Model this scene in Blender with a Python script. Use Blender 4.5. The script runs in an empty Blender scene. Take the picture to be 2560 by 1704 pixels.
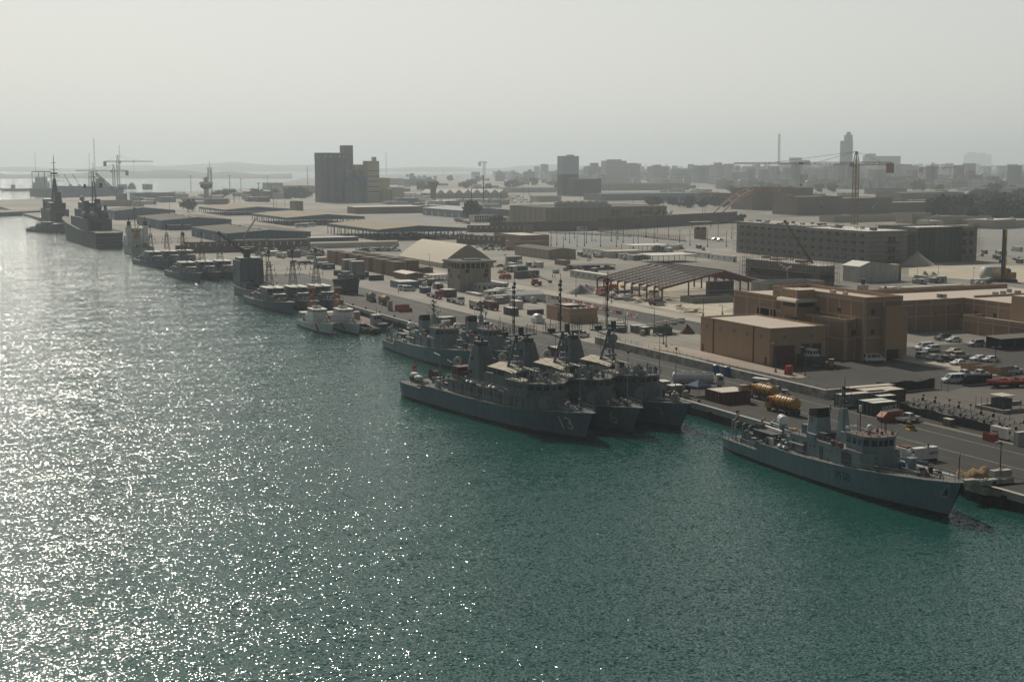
import bpy,bmesh,math,random
from mathutils import Vector,Matrix
R=math.radians
C=bpy.context.scene.collection
rnd=random.Random(7)
F,YH,CAMZ,VPX,GZ=3556.0,409.0,51.5,-380.0,2.5
PITCH=math.atan((852-YH)/F)
HEAD=math.atan2(1280-VPX,F*math.cos(PITCH)+(852-YH)*math.sin(PITCH))
SP,CP,SH,CH=math.sin(PITCH),math.cos(PITCH),math.sin(HEAD),math.cos(HEAD)
def ray(p):
 x,w=p[0]-1280,852-p[1]
 fy,fz=F*CP+w*SP,-F*SP+w*CP
 return Vector((x*CH+fy*SH,-x*SH+fy*CH,fz))
def g(p,z=GZ):
 d=ray(p);t=(z-CAMZ)/d.z
 return Vector((d.x*t,d.y*t,z))
def hitx(p,x):
 d=ray(p);t=x/d.x
 return Vector((x,d.y*t,CAMZ+d.z*t))
def hity(p,y):
 d=ray(p);t=y/d.y
 return Vector((d.x*t,y,CAMZ+d.z*t))
def hgt(p,v):
 b=g(p);h=b.x*SH+b.y*CH;t=(852-v)/F
 return(t*h*CP-h*SP)/(CP+t*SP)+CAMZ-GZ
def hat(loc,v):
 h=loc[0]*SH+loc[1]*CH;t=(852-v)/F
 return(t*h*CP-h*SP)/(CP+t*SP)+CAMZ
def colx(u,y,z):
 k=(u-1280)/F;zz=z-CAMZ
 return(y*SH+k*(y*CH*CP-zz*SP))/(CH-k*SH*CP)
def coly(u,x,z):
 k=(u-1280)/F;zz=z-CAMZ
 return(x*CH-k*(x*SH*CP-zz*SP))/(SH+k*CH*CP)
def zf(x0,y0,s):return lambda x,y:(x0+x/s,y0+y/s)
zA,zB,zC,zD=zf(0,340,4.9),zf(320,480,4.9),zf(440,340,4.9),zf(560,600,4.9)
zE,zF,zG,zH=zf(760,500,3.92),zf(920,680,3.92),zf(1300,680,3.92),zf(1780,900,3.564)
zI,zJ,zK,zL=zf(2050,880,4.612),zf(1700,640,3.92),zf(2200,640,6.533),zf(1240,400,3.92)
zM,zN,zO=zf(1780,500,3.0154),zf(1780,310,3.0205),zf(840,340,3.927)
MATS={}
def mat(name,rgb,rough=0.75,var=0.16,scale=0.35,metal=0.0,streak=0.0,corr=0.0,corrs=0.55,fac=None,spec=0.4,coat=0.0):
 """principled paint with two octaves of wear, optional rain streaks, ribs (corr) or a grid of openings (fac)"""
 if name in MATS:return MATS[name]
 m=bpy.data.materials.new(name);m.use_nodes=True
 nt=m.node_tree;N=nt.nodes;Lk=nt.links.new
 b=N['Principled BSDF'];b.inputs['Roughness'].default_value=rough;b.inputs['Metallic'].default_value=metal
 b.inputs['Specular IOR Level'].default_value=spec;b.inputs['Coat Weight'].default_value=coat
 tc=N.new('ShaderNodeTexCoord');geo=N.new('ShaderNodeNewGeometry');info=N.new('ShaderNodeObjectInfo')
 n1=N.new('ShaderNodeTexNoise');n1.inputs['Scale'].default_value=scale;n1.inputs['Detail'].default_value=6;n1.inputs['Roughness'].default_value=0.65
 Lk(geo.outputs['Position'],n1.inputs['Vector'])
 mr=N.new('ShaderNodeMapRange');mr.inputs[1].default_value=0.25;mr.inputs[2].default_value=0.75
 mr.inputs[3].default_value=1-var;mr.inputs[4].default_value=1+var
 Lk(n1.outputs['Fac'],mr.inputs[0]);f=mr.outputs[0]
 def mul(a,bb):
  q=N.new('ShaderNodeMath');q.operation='MULTIPLY';Lk(a,q.inputs[0]);Lk(bb,q.inputs[1]);return q.outputs[0]
 if streak:
  mp=N.new('ShaderNodeMapping');mp.inputs['Scale'].default_value=(1.3,1.3,0.09);Lk(geo.outputs['Position'],mp.inputs[0])
  n2=N.new('ShaderNodeTexNoise');n2.inputs['Scale'].default_value=0.9;n2.inputs['Detail'].default_value=4;Lk(mp.outputs[0],n2.inputs['Vector'])
  m2=N.new('ShaderNodeMapRange');m2.inputs[1].default_value=0.35;m2.inputs[2].default_value=0.7;m2.inputs[3].default_value=1.0;m2.inputs[4].default_value=1-streak
  Lk(n2.outputs['Fac'],m2.inputs[0]);f=mul(f,m2.outputs[0])
 if corr:
  mp=N.new('ShaderNodeMapping');mp.inputs['Scale'].default_value=(1,1,0);Lk(tc.outputs['Object'],mp.inputs[0])
  wv=N.new('ShaderNodeTexWave');wv.bands_direction='DIAGONAL';wv.inputs['Scale'].default_value=corrs;Lk(mp.outputs[0],wv.inputs['Vector'])
  m3=N.new('ShaderNodeMapRange');m3.inputs[3].default_value=1-corr;m3.inputs[4].default_value=1+corr*0.5
  Lk(wv.outputs['Fac'],m3.inputs[0]);f=mul(f,m3.outputs[0])
  bp=N.new('ShaderNodeBump');bp.inputs['Strength'].default_value=0.6;bp.inputs['Distance'].default_value=0.08
  Lk(wv.outputs['Fac'],bp.inputs['Height']);Lk(bp.outputs[0],b.inputs['Normal'])
 col=N.new('ShaderNodeRGB');col.outputs[0].default_value=(*rgb,1);cs=col.outputs[0]
 if fac:
  o_rgb,w,h,bd=fac
  sx=N.new('ShaderNodeSeparateXYZ');Lk(tc.outputs['Object'],sx.inputs[0])
  ad=N.new('ShaderNodeMath');ad.operation='ADD';Lk(sx.outputs[0],ad.inputs[0]);Lk(sx.outputs[1],ad.inputs[1])
  cb=N.new('ShaderNodeCombineXYZ');Lk(ad.outputs[0],cb.inputs[0]);Lk(sx.outputs[2],cb.inputs[1])
  br=N.new('ShaderNodeTexBrick');br.offset=0;br.inputs['Scale'].default_value=1;br.inputs['Brick Width'].default_value=w;br.inputs['Row Height'].default_value=h
  br.inputs['Mortar Size'].default_value=bd;br.inputs['Mortar Smooth'].default_value=0
  br.inputs['Color1'].default_value=(*o_rgb,1);br.inputs['Color2'].default_value=(*[c*0.6 for c in o_rgb],1);br.inputs['Mortar'].default_value=(*rgb,1)
  Lk(cb.outputs[0],br.inputs['Vector']);cs=br.outputs['Color']
 mx=N.new('ShaderNodeVectorMath');mx.operation='SCALE';Lk(cs,mx.inputs[0]);Lk(f,mx.inputs['Scale'])
 Lk(mx.outputs[0],b.inputs['Base Color'])
 MATS[name]=m
 return m
def glow_free_glass(name,rgb,rough=0.12):
 m=mat(name,rgb,rough,0.2,0.6,spec=0.6);return m
class MB:
 def __init__(s):s.v=[];s.f=[];s.m=[];s.ms=[];s.sm=[]
 def mi(s,m):
  if m not in s.ms:s.ms.append(m)
  return s.ms.index(m)
 def add(s,vs,fs,m,smooth=False):
  o=len(s.v);s.v+=[tuple(v) for v in vs];k=s.mi(m)
  for q in fs:s.f.append([o+i for i in q]);s.m.append(k);s.sm.append(smooth)
  return s
 def box(s,x0,x1,y0,y1,z0,z1,m,mt=None):
  vs=[(x,y,z) for z in(z0,z1) for y in(y0,y1) for x in(x0,x1)]
  s.add(vs,[(0,1,5,4),(1,3,7,5),(3,2,6,7),(2,0,4,6),(0,2,3,1)]+([] if mt else[(4,5,7,6)]),m)
  if mt:s.add(vs,[(4,5,7,6)],mt)
  return s
 def cbox(s,c,d,m,rz=0,mt=None,ry=0,rx=0):
  M=Matrix.Translation(c)@Matrix.Rotation(rz,4,'Z')@Matrix.Rotation(ry,4,'Y')@Matrix.Rotation(rx,4,'X')
  h=[q/2 for q in d]
  vs=[M@Vector((x,y,z)) for z in(-h[2],h[2]) for y in(-h[1],h[1]) for x in(-h[0],h[0])]
  s.add(vs,[(0,1,5,4),(1,3,7,5),(3,2,6,7),(2,0,4,6),(0,2,3,1)],m);s.add(vs,[(4,5,7,6)],mt or m)
  return s
 def prism(s,pts,z0,z1,m,mt=None,top=None,mb=None):
  n=len(pts);tp=top or pts
  za=z0 if hasattr(z0,'__len__') else[z0]*n;zb=z1 if hasattr(z1,'__len__') else[z1]*n
  vs=[(p[0],p[1],za[i]) for i,p in enumerate(pts)]+[(p[0],p[1],zb[i]) for i,p in enumerate(tp)]
  s.add(vs,[(i,(i+1)%n,n+(i+1)%n,n+i) for i in range(n)],m)
  s.add(vs[n:],[tuple(range(n))],mt or m);s.add(vs[:n],[tuple(reversed(range(n)))],mb or m)
  return s
 def tube(s,p,q,r,m,n=5,r2=None,smooth=True,caps=True):
  p,q=Vector(p),Vector(q);d=q-p
  if d.length<1e-6:return s
  a=d.orthogonal().normalized();b=d.normalized().cross(a);r2=r if r2 is None else r2
  vs=[p+(a*math.cos(t)+b*math.sin(t))*r for t in[2*math.pi*i/n for i in range(n)]]
  vs+=[q+(a*math.cos(t)+b*math.sin(t))*r2 for t in[2*math.pi*i/n for i in range(n)]]
  s.add(vs,[(i,(i+1)%n,n+(i+1)%n,n+i) for i in range(n)],m,smooth and n>5)
  if caps:s.add(vs,[tuple(reversed(range(n))),tuple(range(n,2*n))],m)
  return s
 def poly(s,pts,r,m,n=4):
  for a,b in zip(pts,pts[1:]):s.tube(a,b,r,m,n)
  return s
 def lathe(s,prof,c,m,n=14,axis='z',smooth=True):
  c=Vector(c);vs=[]
  for r,h in prof:
   for i in range(n):
    t=2*math.pi*i/n;x,y=r*math.cos(t),r*math.sin(t)
    vs.append(c+(Vector((x,y,h)) if axis=='z' else Vector((h,x,y)) if axis=='x' else Vector((x,h,y))))
  fs=[(k*n+i,k*n+(i+1)%n,(k+1)*n+(i+1)%n,(k+1)*n+i) for k in range(len(prof)-1) for i in range(n)]
  s.add(vs,fs,m,smooth);s.add(vs,[tuple(range(n)),tuple(range(len(vs)-n,len(vs)))],m)
  return s
 def ball(s,c,r,m,n=12,sq=1.0):
  k=7
  return s.lathe([(r*math.sin(math.pi*i/k)+1e-4,-r*sq*math.cos(math.pi*i/k)) for i in range(k+1)],c,m,n)
 def sheet(s,rows,m,smooth=False):
  n=len(rows[0]);vs=[p for r in rows for p in r]
  return s.add(vs,[(j*n+i,j*n+i+1,(j+1)*n+i+1,(j+1)*n+i) for j in range(len(rows)-1) for i in range(n-1)],m,smooth)
 def lattice(s,p,q,w0,w1,r,m,step=None,n=4,sides=4):
  """square lattice tower from p to q, w = side widths"""
  p,q=Vector(p),Vector(q);d=(q-p);L=d.length;d.normalize()
  a=Vector((1,0,0)) if abs(d.z)>0.9 else Vector((0,0,1)).cross(d).normalized()
  b=d.cross(a).normalized();a=b.cross(d).normalized()
  k=max(1,int(L/(step or(w0+w1)/2*1.2)))
  cs=[(-1,-1),(1,-1),(1,1),(-1,1)] if sides==4 else[(-1,-0.6),(1,-0.6),(0,1)]
  def pt(i,t):w=(w0+(w1-w0)*t)/2;return p+d*(L*t)+a*(cs[i][0]*w)+b*(cs[i][1]*w)
  for i in range(len(cs)):
   s.tube(pt(i,0),pt(i,1),r,m,n)
   j=(i+1)%len(cs)
   for e in range(k):
    t0,t1=e/k,(e+1)/k
    s.tube(pt(i if e%2 else j,t0),pt(j if e%2 else i,t1),r*0.6,m,3,caps=False)
    s.tube(pt(i,t1),pt(j,t1),r*0.6,m,3,caps=False)
  return s
 def mesh(s,name):
  me=bpy.data.meshes.new(name);me.from_pydata(s.v,[],s.f)
  for m in s.ms:me.materials.append(m)
  me.polygons.foreach_set('material_index',s.m);me.polygons.foreach_set('use_smooth',s.sm)
  me.update()
  bm=bmesh.new();bm.from_mesh(me)
  bmesh.ops.recalc_face_normals(bm,faces=bm.faces);bm.to_mesh(me);bm.free()
  return me
def tag(o,label=None,cat=None,group=None,kind=None):
 if label:o['label']=label
 if cat:o['category']=cat
 if group:o['group']=group
 if kind or cat:o['kind']=kind or 'thing'
 return o
def place(o,loc,rz=0,sc=1):
 o.location=loc;o.rotation_euler=(0,0,rz)
 if sc!=1:o.scale=(sc,sc,sc) if not hasattr(sc,'__len__') else sc
 return o
def thing(name,label,cat,loc=(0,0,0),rz=0,group=None):
 o=bpy.data.objects.new(name,None);C.objects.link(o);o.empty_display_size=0.5
 return tag(place(o,loc,rz),label,cat,group)
KIDS={}
def part(name,mb,parent,label=None):
 o=bpy.data.objects.new(name,mb.mesh(name) if isinstance(mb,MB) else mb);C.objects.link(o);o.parent=parent
 KIDS.setdefault(parent.name,[]).append(o)
 if label:o['label']=label
 return o
def solid(name,mb,label,cat,loc=(0,0,0),rz=0,group=None,kind=None,sc=1):
 o=bpy.data.objects.new(name,mb.mesh(name) if isinstance(mb,MB) else mb);C.objects.link(o)
 return tag(place(o,loc,rz,sc),label,cat,group,kind)
def dup(root,loc,rz=0,label=None,group=None,sc=None):
 def cp(o,par):
  c=o.copy();C.objects.link(c)
  if par:c.parent=par;KIDS.setdefault(par.name,[]).append(c)
  for ch in list(KIDS.get(o.name,[])):cp(ch,c)
  return c
 r=cp(root,None);r.location=loc;r.rotation_euler=(0,0,rz)
 if sc:r.scale=(sc,sc,sc) if not hasattr(sc,'__len__') else sc
 if label:r['label']=label
 if group:r['group']=group
 return r
def ground(name,polys,m,z):
 mb=MB()
 for pts in polys:mb.add([(p[0],p[1],z) for p in pts],[tuple(range(len(pts)))],m)
 me=mb.mesh(name)
 if me.polygons[0].normal.z<0:me.flip_normals()
 return solid(name,me,None,None,kind='structure')
class BX:
 def __init__(s,pc,ul=None,ur=None,vt=None,h=None,lx=None,ly=None,top=False,z=GZ):
  z1=z+h if h else None
  c=g(pc,z1) if top else g(pc,z)
  s.x,s.y,s.z=c.x,c.y,z
  zz=z1 if top else z
  s.lx=lx if lx else colx(ur,s.y,zz)-s.x
  s.ly=ly if ly else coly(ul,s.x,zz)-s.y
  s.h=h if h else hgt(pc,vt)
  s.loc=(s.x,s.y,z)
 def L(s,p):q=hitx(p,s.x);return q.y-s.y,q.z-s.z
 def Fr(s,p):q=hity(p,s.y);return q.x-s.x,q.z-s.z
def text_mesh(txt,size,m,bold=0.0,depth=0.02):
 cu=bpy.data.curves.new('lettering','FONT');cu.body=txt;cu.size=size;cu.offset=bold;cu.extrude=depth;cu.align_x='CENTER';cu.align_y='CENTER';cu.resolution_u=3
 o=bpy.data.objects.new('lettering',cu);C.objects.link(o)
 bpy.context.view_layer.update()
 me=bpy.data.meshes.new_from_object(o.evaluated_get(bpy.context.evaluated_depsgraph_get()))
 bpy.data.objects.remove(o);bpy.data.curves.remove(cu)
 me.materials.clear();me.materials.append(m)
 return me
def text_left(name,txt,size,m,parent,y,z,x=-0.03,bold=0,sx=1):
 o=part(name,text_mesh(txt,size,m,bold),parent);o.location=(x,y,z);o.rotation_euler=(R(90),0,R(-90));o.scale=(sx,1,1);return o
def text_front(name,txt,size,m,parent,x,z,y=-0.03,bold=0,sx=1):
 o=part(name,text_mesh(txt,size,m,bold),parent);o.location=(x,y,z);o.rotation_euler=(R(90),0,0);o.scale=(sx,1,1);return o
grey=mat('haze grey paint',(.15,.18,.20),.6,.14,.5,streak=.25)
greyl=mat('light grey paint',(.22,.275,.30),.55,.12,.4,streak=.2)
greyd=mat('dark grey paint',(.07,.078,.08),.7,.2,.8)
hullg=mat('warship hull grey',(.125,.185,.24),.5,.12,.25,streak=.22)
hullh=mat('minehunter hull grey',(.155,.235,.28),.5,.10,.2,streak=.2)
deckm=mat('brown grey deck paint',(.125,.115,.10),.85,.22,.7)
deckr=mat('red brown deck paint',(.17,.105,.085),.85,.2,.9)
boot=mat('black boot topping',(.02,.02,.02),.6,.3,.6)
black=mat('black rubber',(.016,.016,.017),.8,.25,1)
dark=mat('dark opening',(.012,.013,.015),.6,.2,1)
glass=mat('dark window glass',(.02,.025,.03),.1,.2,.5,spec=.6)
white=mat('white paint',(.72,.73,.72),.45,.07,.5,streak=.12)
offw=mat('dirty white paint',(.52,.51,.48),.6,.14,.5,streak=.2)
steel=mat('galvanised steel',(.30,.31,.32),.5,.15,1,metal=.3)
polem=mat('dark lamp pole',(.06,.06,.06),.6,.15,1)
rust=mat('rusty brown steel',(.13,.055,.035),.85,.3,1)
redb=mat('dark red container',(.12,.042,.036),.7,.15,.5,streak=.25,corr=.22)
brownc=mat('brown container',(.27,.165,.105),.75,.12,.4,streak=.2,corr=.2)
orange=mat('orange red skip',(.33,.07,.035),.65,.15,.6,streak=.15)
yellow=mat('yellow tank paint',(.50,.25,.04),.5,.14,.6,streak=.2)
amber=mat('amber paint',(.6,.36,.04),.5,.1,1)
bluec=mat('blue container',(.045,.09,.17),.6,.15,.5,streak=.2,corr=.2)
blul=mat('pale blue container',(.12,.22,.29),.6,.15,.5,streak=.2,corr=.2)
greenc=mat('green container',(.02,.065,.045),.6,.15,.5,streak=.2,corr=.25)
dgreyc=mat('charcoal container',(.05,.055,.06),.65,.15,.5,streak=.15,corr=.2)
lgreyc=mat('grey container',(.20,.22,.23),.65,.12,.5,streak=.2,corr=.15)
beigec=mat('beige container',(.36,.29,.2),.7,.12,.5,streak=.15,corr=.15)
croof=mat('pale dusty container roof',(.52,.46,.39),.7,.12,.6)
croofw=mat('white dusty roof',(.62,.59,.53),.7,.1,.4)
red=mat('red plastic',(.42,.05,.04),.5,.12,.8)
bluep=mat('blue plastic',(.02,.10,.30),.5,.12,.8)
orangem=mat('orange mast paint',(.33,.155,.08),.6,.15,1)
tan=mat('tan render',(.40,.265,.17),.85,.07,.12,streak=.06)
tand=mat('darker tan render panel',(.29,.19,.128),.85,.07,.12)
tanl=mat('pale tan trim',(.44,.32,.225),.85,.06,.3)
troof=mat('pale sandy roof sheet',(.48,.40,.33),.8,.06,.15)
conc=mat('grey concrete',(.27,.26,.24),.9,.2,.3,streak=.25)
concl=mat('pale concrete',(.42,.39,.35),.9,.15,.4,streak=.12)
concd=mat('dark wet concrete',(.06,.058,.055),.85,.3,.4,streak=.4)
greenn=mat('green netting',(.05,.075,.06),.95,.25,.5)
camo=mat('brown camouflage net',(.20,.13,.07),1,.35,1.4)
sandh=mat('heap of pale sand',(.42,.37,.30),1,.15,.6)
cream=mat('cream fabric',(.50,.44,.345),.8,.05,.1)
beigew=mat('beige metal cladding',(.33,.285,.215),.75,.08,.05,streak=.1,corr=.10,corrs=.12)
blueg=mat('blue grey cladding',(.072,.145,.195),.7,.1,.06,streak=.12,corr=.08,corrs=.2)
groof=mat('grey brown metal roof',(.165,.155,.135),.95,.12,.05,spec=.08)
broof=mat('dusty beige metal roof',(.35,.30,.23),.95,.1,.05,spec=.08)
bark=mat('bark',(.10,.07,.05),.9,.2,2)
leafa=mat('dark foliage',(.045,.065,.032),.9,.35,.8)
leafb=mat('grey green foliage',(.07,.09,.05),.9,.35,.8)
skinm=mat('skin',(.30,.17,.12),.6,.05,3)
sc=bpy.context.scene
cd=bpy.data.cameras.new('camera');cd.sensor_width=36;cd.lens=36*F/2560;cd.clip_end=40000;cd.clip_start=1
cam=bpy.data.objects.new('camera',cd);C.objects.link(cam)
cam.location=(0,0,CAMZ);cam.rotation_euler=(R(90)-PITCH,0,-HEAD);sc.camera=cam
SUN_EL,SUN_AZ=R(39),R(2)
SKYB,SKYK=.17,6.65
w=bpy.data.worlds.new('World');sc.world=w;w.use_nodes=True
nt=w.node_tree;bg=nt.nodes['Background']
sky=nt.nodes.new('ShaderNodeTexSky');sky.sky_type='NISHITA';sky.sun_disc=False
sky.sun_elevation=SUN_EL;sky.sun_rotation=SUN_AZ;sky.air_density=1.0;sky.dust_density=3.0;sky.ozone_density=1.0;sky.altitude=0
hs=nt.nodes.new('ShaderNodeHueSaturation');hs.inputs['Saturation'].default_value=0.42
tint=nt.nodes.new('ShaderNodeMix');tint.data_type='RGBA';tint.blend_type='MULTIPLY';tint.inputs[0].default_value=1;tint.inputs[7].default_value=(1.0,1.0,0.95,1)
nt.links.new(sky.outputs[0],hs.inputs['Color']);nt.links.new(hs.outputs[0],tint.inputs[6]);
tcw=nt.nodes.new('ShaderNodeTexCoord');sep=nt.nodes.new('ShaderNodeSeparateXYZ');nt.links.new(tcw.outputs['Generated'],sep.inputs[0])
rz_=nt.nodes.new('ShaderNodeValToRGB');e=rz_.color_ramp.elements;e[0].position=0;e[0].color=(.90,.90,.845,1);e[1].position=1;e[1].color=(.16,.22,.26,1)
for p_,c_ in((.07,(.93,.935,.885,1)),(.14,(.92,.93,.885,1)),(.3,(.56,.63,.63,1)),(.55,(.30,.37,.39,1))):k_=e.new(p_);k_.color=c_
nt.links.new(sep.outputs[2],rz_.inputs[0])
dt=nt.nodes.new('ShaderNodeVectorMath');dt.operation='DOT_PRODUCT';dt.inputs[1].default_value=(math.sin(SUN_AZ+R(24)),math.cos(SUN_AZ+R(24)),0);nt.links.new(tcw.outputs['Generated'],dt.inputs[0])
ra=nt.nodes.new('ShaderNodeMapRange');ra.inputs[1].default_value=-.6;ra.inputs[2].default_value=1;ra.inputs[3].default_value=SKYB;ra.inputs[4].default_value=1.0;nt.links.new(dt.outputs['Value'],ra.inputs[0])
vs_=nt.nodes.new('ShaderNodeVectorMath');vs_.operation='SCALE';nt.links.new(rz_.outputs[0],vs_.inputs[0])
vk=nt.nodes.new('ShaderNodeMath');vk.operation='MULTIPLY';vk.inputs[1].default_value=SKYK;nt.links.new(ra.outputs[0],vk.inputs[0]);nt.links.new(vk.outputs[0],vs_.inputs['Scale'])
veil=nt.nodes.new('ShaderNodeMix');veil.data_type='RGBA';veil.inputs[0].default_value=.85
nt.links.new(tint.outputs[2],veil.inputs[6]);nt.links.new(vs_.outputs[0],veil.inputs[7]);nt.links.new(veil.outputs[2],bg.inputs['Color'])
bg.inputs['Strength'].default_value=0.11
sl=bpy.data.lights.new('sun','SUN');sl.energy=3.6;sl.angle=R(0.53);sl.color=(1,.93,.80)
so=bpy.data.objects.new('sun',sl);C.objects.link(so)
so.rotation_euler=(R(90)-SUN_EL,0,math.pi-SUN_AZ)
so.location=(-200,800,600)
sc.view_settings.view_transform='Standard';sc.view_settings.look='None';sc.view_settings.gamma=1;sc.view_settings.exposure=0.0
sc.cycles.use_denoising=True
sc.cycles.max_bounces=5;sc.cycles.diffuse_bounces=2;sc.cycles.glossy_bounces=2;sc.cycles.volume_bounces=0;sc.cycles.transparent_max_bounces=8
sc.cycles.caustics_reflective=False;sc.cycles.caustics_refractive=False
WK=(.3,.85,1.5)
wm=bpy.data.materials.new('sea water');wm.use_nodes=True
nt=wm.node_tree;N=nt.nodes;b=N['Principled BSDF']
b.inputs['Base Color'].default_value=(.011,.042,.037,1);b.inputs['Roughness'].default_value=0.10;b.inputs['IOR'].default_value=1.33
geo=N.new('ShaderNodeNewGeometry')
def octave(scale,rot,sx,detail,rough,k):
 mp=N.new('ShaderNodeMapping');mp.inputs['Rotation'].default_value=(0,0,rot);mp.inputs['Scale'].default_value=(sx,1,1)
 nt.links.new(geo.outputs['Position'],mp.inputs[0])
 n=N.new('ShaderNodeTexNoise');n.inputs['Scale'].default_value=scale;n.inputs['Detail'].default_value=detail;n.inputs['Roughness'].default_value=rough
 nt.links.new(mp.outputs[0],n.inputs['Vector'])
 c=N.new('ShaderNodeVectorMath');c.operation='SUBTRACT';c.inputs[1].default_value=(.5,.5,.5);nt.links.new(n.outputs['Color'],c.inputs[0])
 q=N.new('ShaderNodeVectorMath');q.operation='MULTIPLY';q.inputs[1].default_value=(k*.85,k,0);nt.links.new(c.outputs[0],q.inputs[0]);return q.outputs[0]
def addn(a,c):
 q=N.new('ShaderNodeVectorMath');q.operation='ADD';nt.links.new(a,q.inputs[0])
 if isinstance(c,tuple):q.inputs[1].default_value=c
 else:nt.links.new(c,q.inputs[1])
 return q.outputs[0]
slope=addn(addn(octave(.16,R(20),.5,2,.5,WK[0]),octave(.9,R(-14),.75,3,.6,WK[1])),octave(3.6,R(8),.7,1,.5,WK[2]))
nv=N.new('ShaderNodeVectorMath');nv.operation='NORMALIZE';nt.links.new(addn(slope,(0,0,1)),nv.inputs[0]);nt.links.new(nv.outputs[0],b.inputs['Normal'])
n=N.new('ShaderNodeTexNoise');n.inputs['Scale'].default_value=.012;n.inputs['Detail'].default_value=3;nt.links.new(geo.outputs['Position'],n.inputs['Vector'])
cr=N.new('ShaderNodeValToRGB');cr.color_ramp.elements[0].color=(.010,.062,.054,1);cr.color_ramp.elements[1].color=(.012,.074,.060,1);cr.color_ramp.elements[0].position=.35;cr.color_ramp.elements[1].position=.7
nt.links.new(n.outputs['Fac'],cr.inputs[0]);nt.links.new(cr.outputs[0],b.inputs['Base Color'])
ground('water',[[(-4000,-200),(12500,-200),(12500,13500),(-4000,13500)]],wm,0)
def gmat(name,rgb,var,scale,rough=.85,crack=0.0):
 m=mat(name,rgb,rough,var,scale,spec=.25)
 nt=m.node_tree;N=nt.nodes;b=N['Principled BSDF']
 src=b.inputs['Base Color'].links[0].from_socket
 geo=N.new('ShaderNodeNewGeometry');mp=N.new('ShaderNodeMapping');mp.inputs['Scale'].default_value=(.5,.035,1);nt.links.new(geo.outputs['Position'],mp.inputs[0])
 n=N.new('ShaderNodeTexNoise');n.inputs['Scale'].default_value=.8;n.inputs['Detail'].default_value=5;n.inputs['Roughness'].default_value=.7;nt.links.new(mp.outputs[0],n.inputs['Vector'])
 r=N.new('ShaderNodeMapRange');r.inputs[1].default_value=.3;r.inputs[2].default_value=.75;r.inputs[3].default_value=1.12;r.inputs[4].default_value=.72;nt.links.new(n.outputs['Fac'],r.inputs[0])
 s=N.new('ShaderNodeVectorMath');s.operation='SCALE';nt.links.new(src,s.inputs[0]);nt.links.new(r.outputs[0],s.inputs['Scale']);nt.links.new(s.outputs[0],b.inputs['Base Color'])
 n3=N.new('ShaderNodeTexNoise');n3.inputs['Scale'].default_value=.007;n3.inputs['Detail'].default_value=7;n3.inputs['Roughness'].default_value=.62;nt.links.new(geo.outputs['Position'],n3.inputs['Vector'])
 r3=N.new('ShaderNodeMapRange');r3.inputs[1].default_value=.38;r3.inputs[2].default_value=.62;r3.inputs[3].default_value=1-var;r3.inputs[4].default_value=1+var*.4;nt.links.new(n3.outputs['Fac'],r3.inputs[0])
 s3=N.new('ShaderNodeVectorMath');s3.operation='SCALE';nt.links.new(s.outputs[0],s3.inputs[0]);nt.links.new(r3.outputs[0],s3.inputs['Scale']);nt.links.new(s3.outputs[0],b.inputs['Base Color']);s=s3
 if crack:
  br=N.new('ShaderNodeTexBrick');br.offset=0;br.inputs['Scale'].default_value=1;br.inputs['Brick Width'].default_value=6;br.inputs['Row Height'].default_value=6;br.inputs['Mortar Size'].default_value=.07
  br.inputs['Color1'].default_value=(1,1,1,1);br.inputs['Color2'].default_value=(.9,.9,.9,1);br.inputs['Mortar'].default_value=(1-crack,)*3+(1,)
  nt.links.new(geo.outputs['Position'],br.inputs['Vector'])
  m2=N.new('ShaderNodeMix');m2.data_type='RGBA';m2.blend_type='MULTIPLY';m2.inputs[0].default_value=1
  nt.links.new(s.outputs[0],m2.inputs[6]);nt.links.new(br.outputs['Color'],m2.inputs[7]);nt.links.new(m2.outputs[2],b.inputs['Base Color'])
 return m
gbase=gmat('dusty yard ground',(.265,.24,.205),.34,.022)
gapron=gmat('worn quay concrete',(.056,.053,.048),.26,.05,crack=.25)
gasph=gmat('dusty asphalt',(.058,.053,.046),.2,.05)
gpave=gmat('pinkish pavement',(.36,.29,.235),.1,.2)
gstrip=gmat('pale pavement',(.40,.36,.30),.12,.1)
gsand=gmat('pale sand',(.50,.44,.34),.14,.06)
glot=gmat('grey parking ground',(.25,.245,.235),.12,.04)
gkerb=mat('kerb concrete',(.45,.42,.38),.9,.1,.5)
QX=g((1718,1004)).x
NORTH=[(1560,428),(1400,432),(1000,436),(760,445),(640,470),(480,478),(250,492)]
north=[g(p).xy for p in NORTH]
land=[(QX+.8,40),(3200,40),(12000,1500),(12000,13000),(7000,13000)]+[tuple(p) for p in north]+[(QX+.8,north[-1].y-150)]
ground('ground',[land],gbase,GZ)
def strip(name,xs,ys,m,z):return ground(name,[[(xs[0],ys[0]),(xs[1],ys[0]),(xs[1],ys[1]),(xs[0],ys[1])]],m,z)
strip('quay_apron',(QX+.8,183.2),(45,620),gapron,GZ+.01)
RX0,RX1=g(zG(900,340)).x,g(zG(900,300)).x
strip('road',(g(zG(900,440)).x,RX0+.2),(240,1000),gasph,GZ+.012)
mb=MB();mb.box(RX0,RX1+1.2,250,640,GZ-.1,GZ+.14,gkerb,gstrip);solid('pavement_strip',mb,None,None,kind='structure')
strip('yard_asphalt',(184.4,330),(90,300),gasph,GZ+.014)
ground('trailer_lot',[[g(p).xy for p in(zI(930,500),zI(1315,432),zI(1480,455),zI(1700,395),zI(2500,420),zI(2500,1000),zI(1960,925),zI(1640,860),zI(1300,770),zI(960,640))]],gmat('dusty trailer lot',(.135,.12,.10),.18,.1),GZ+.022)
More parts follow.
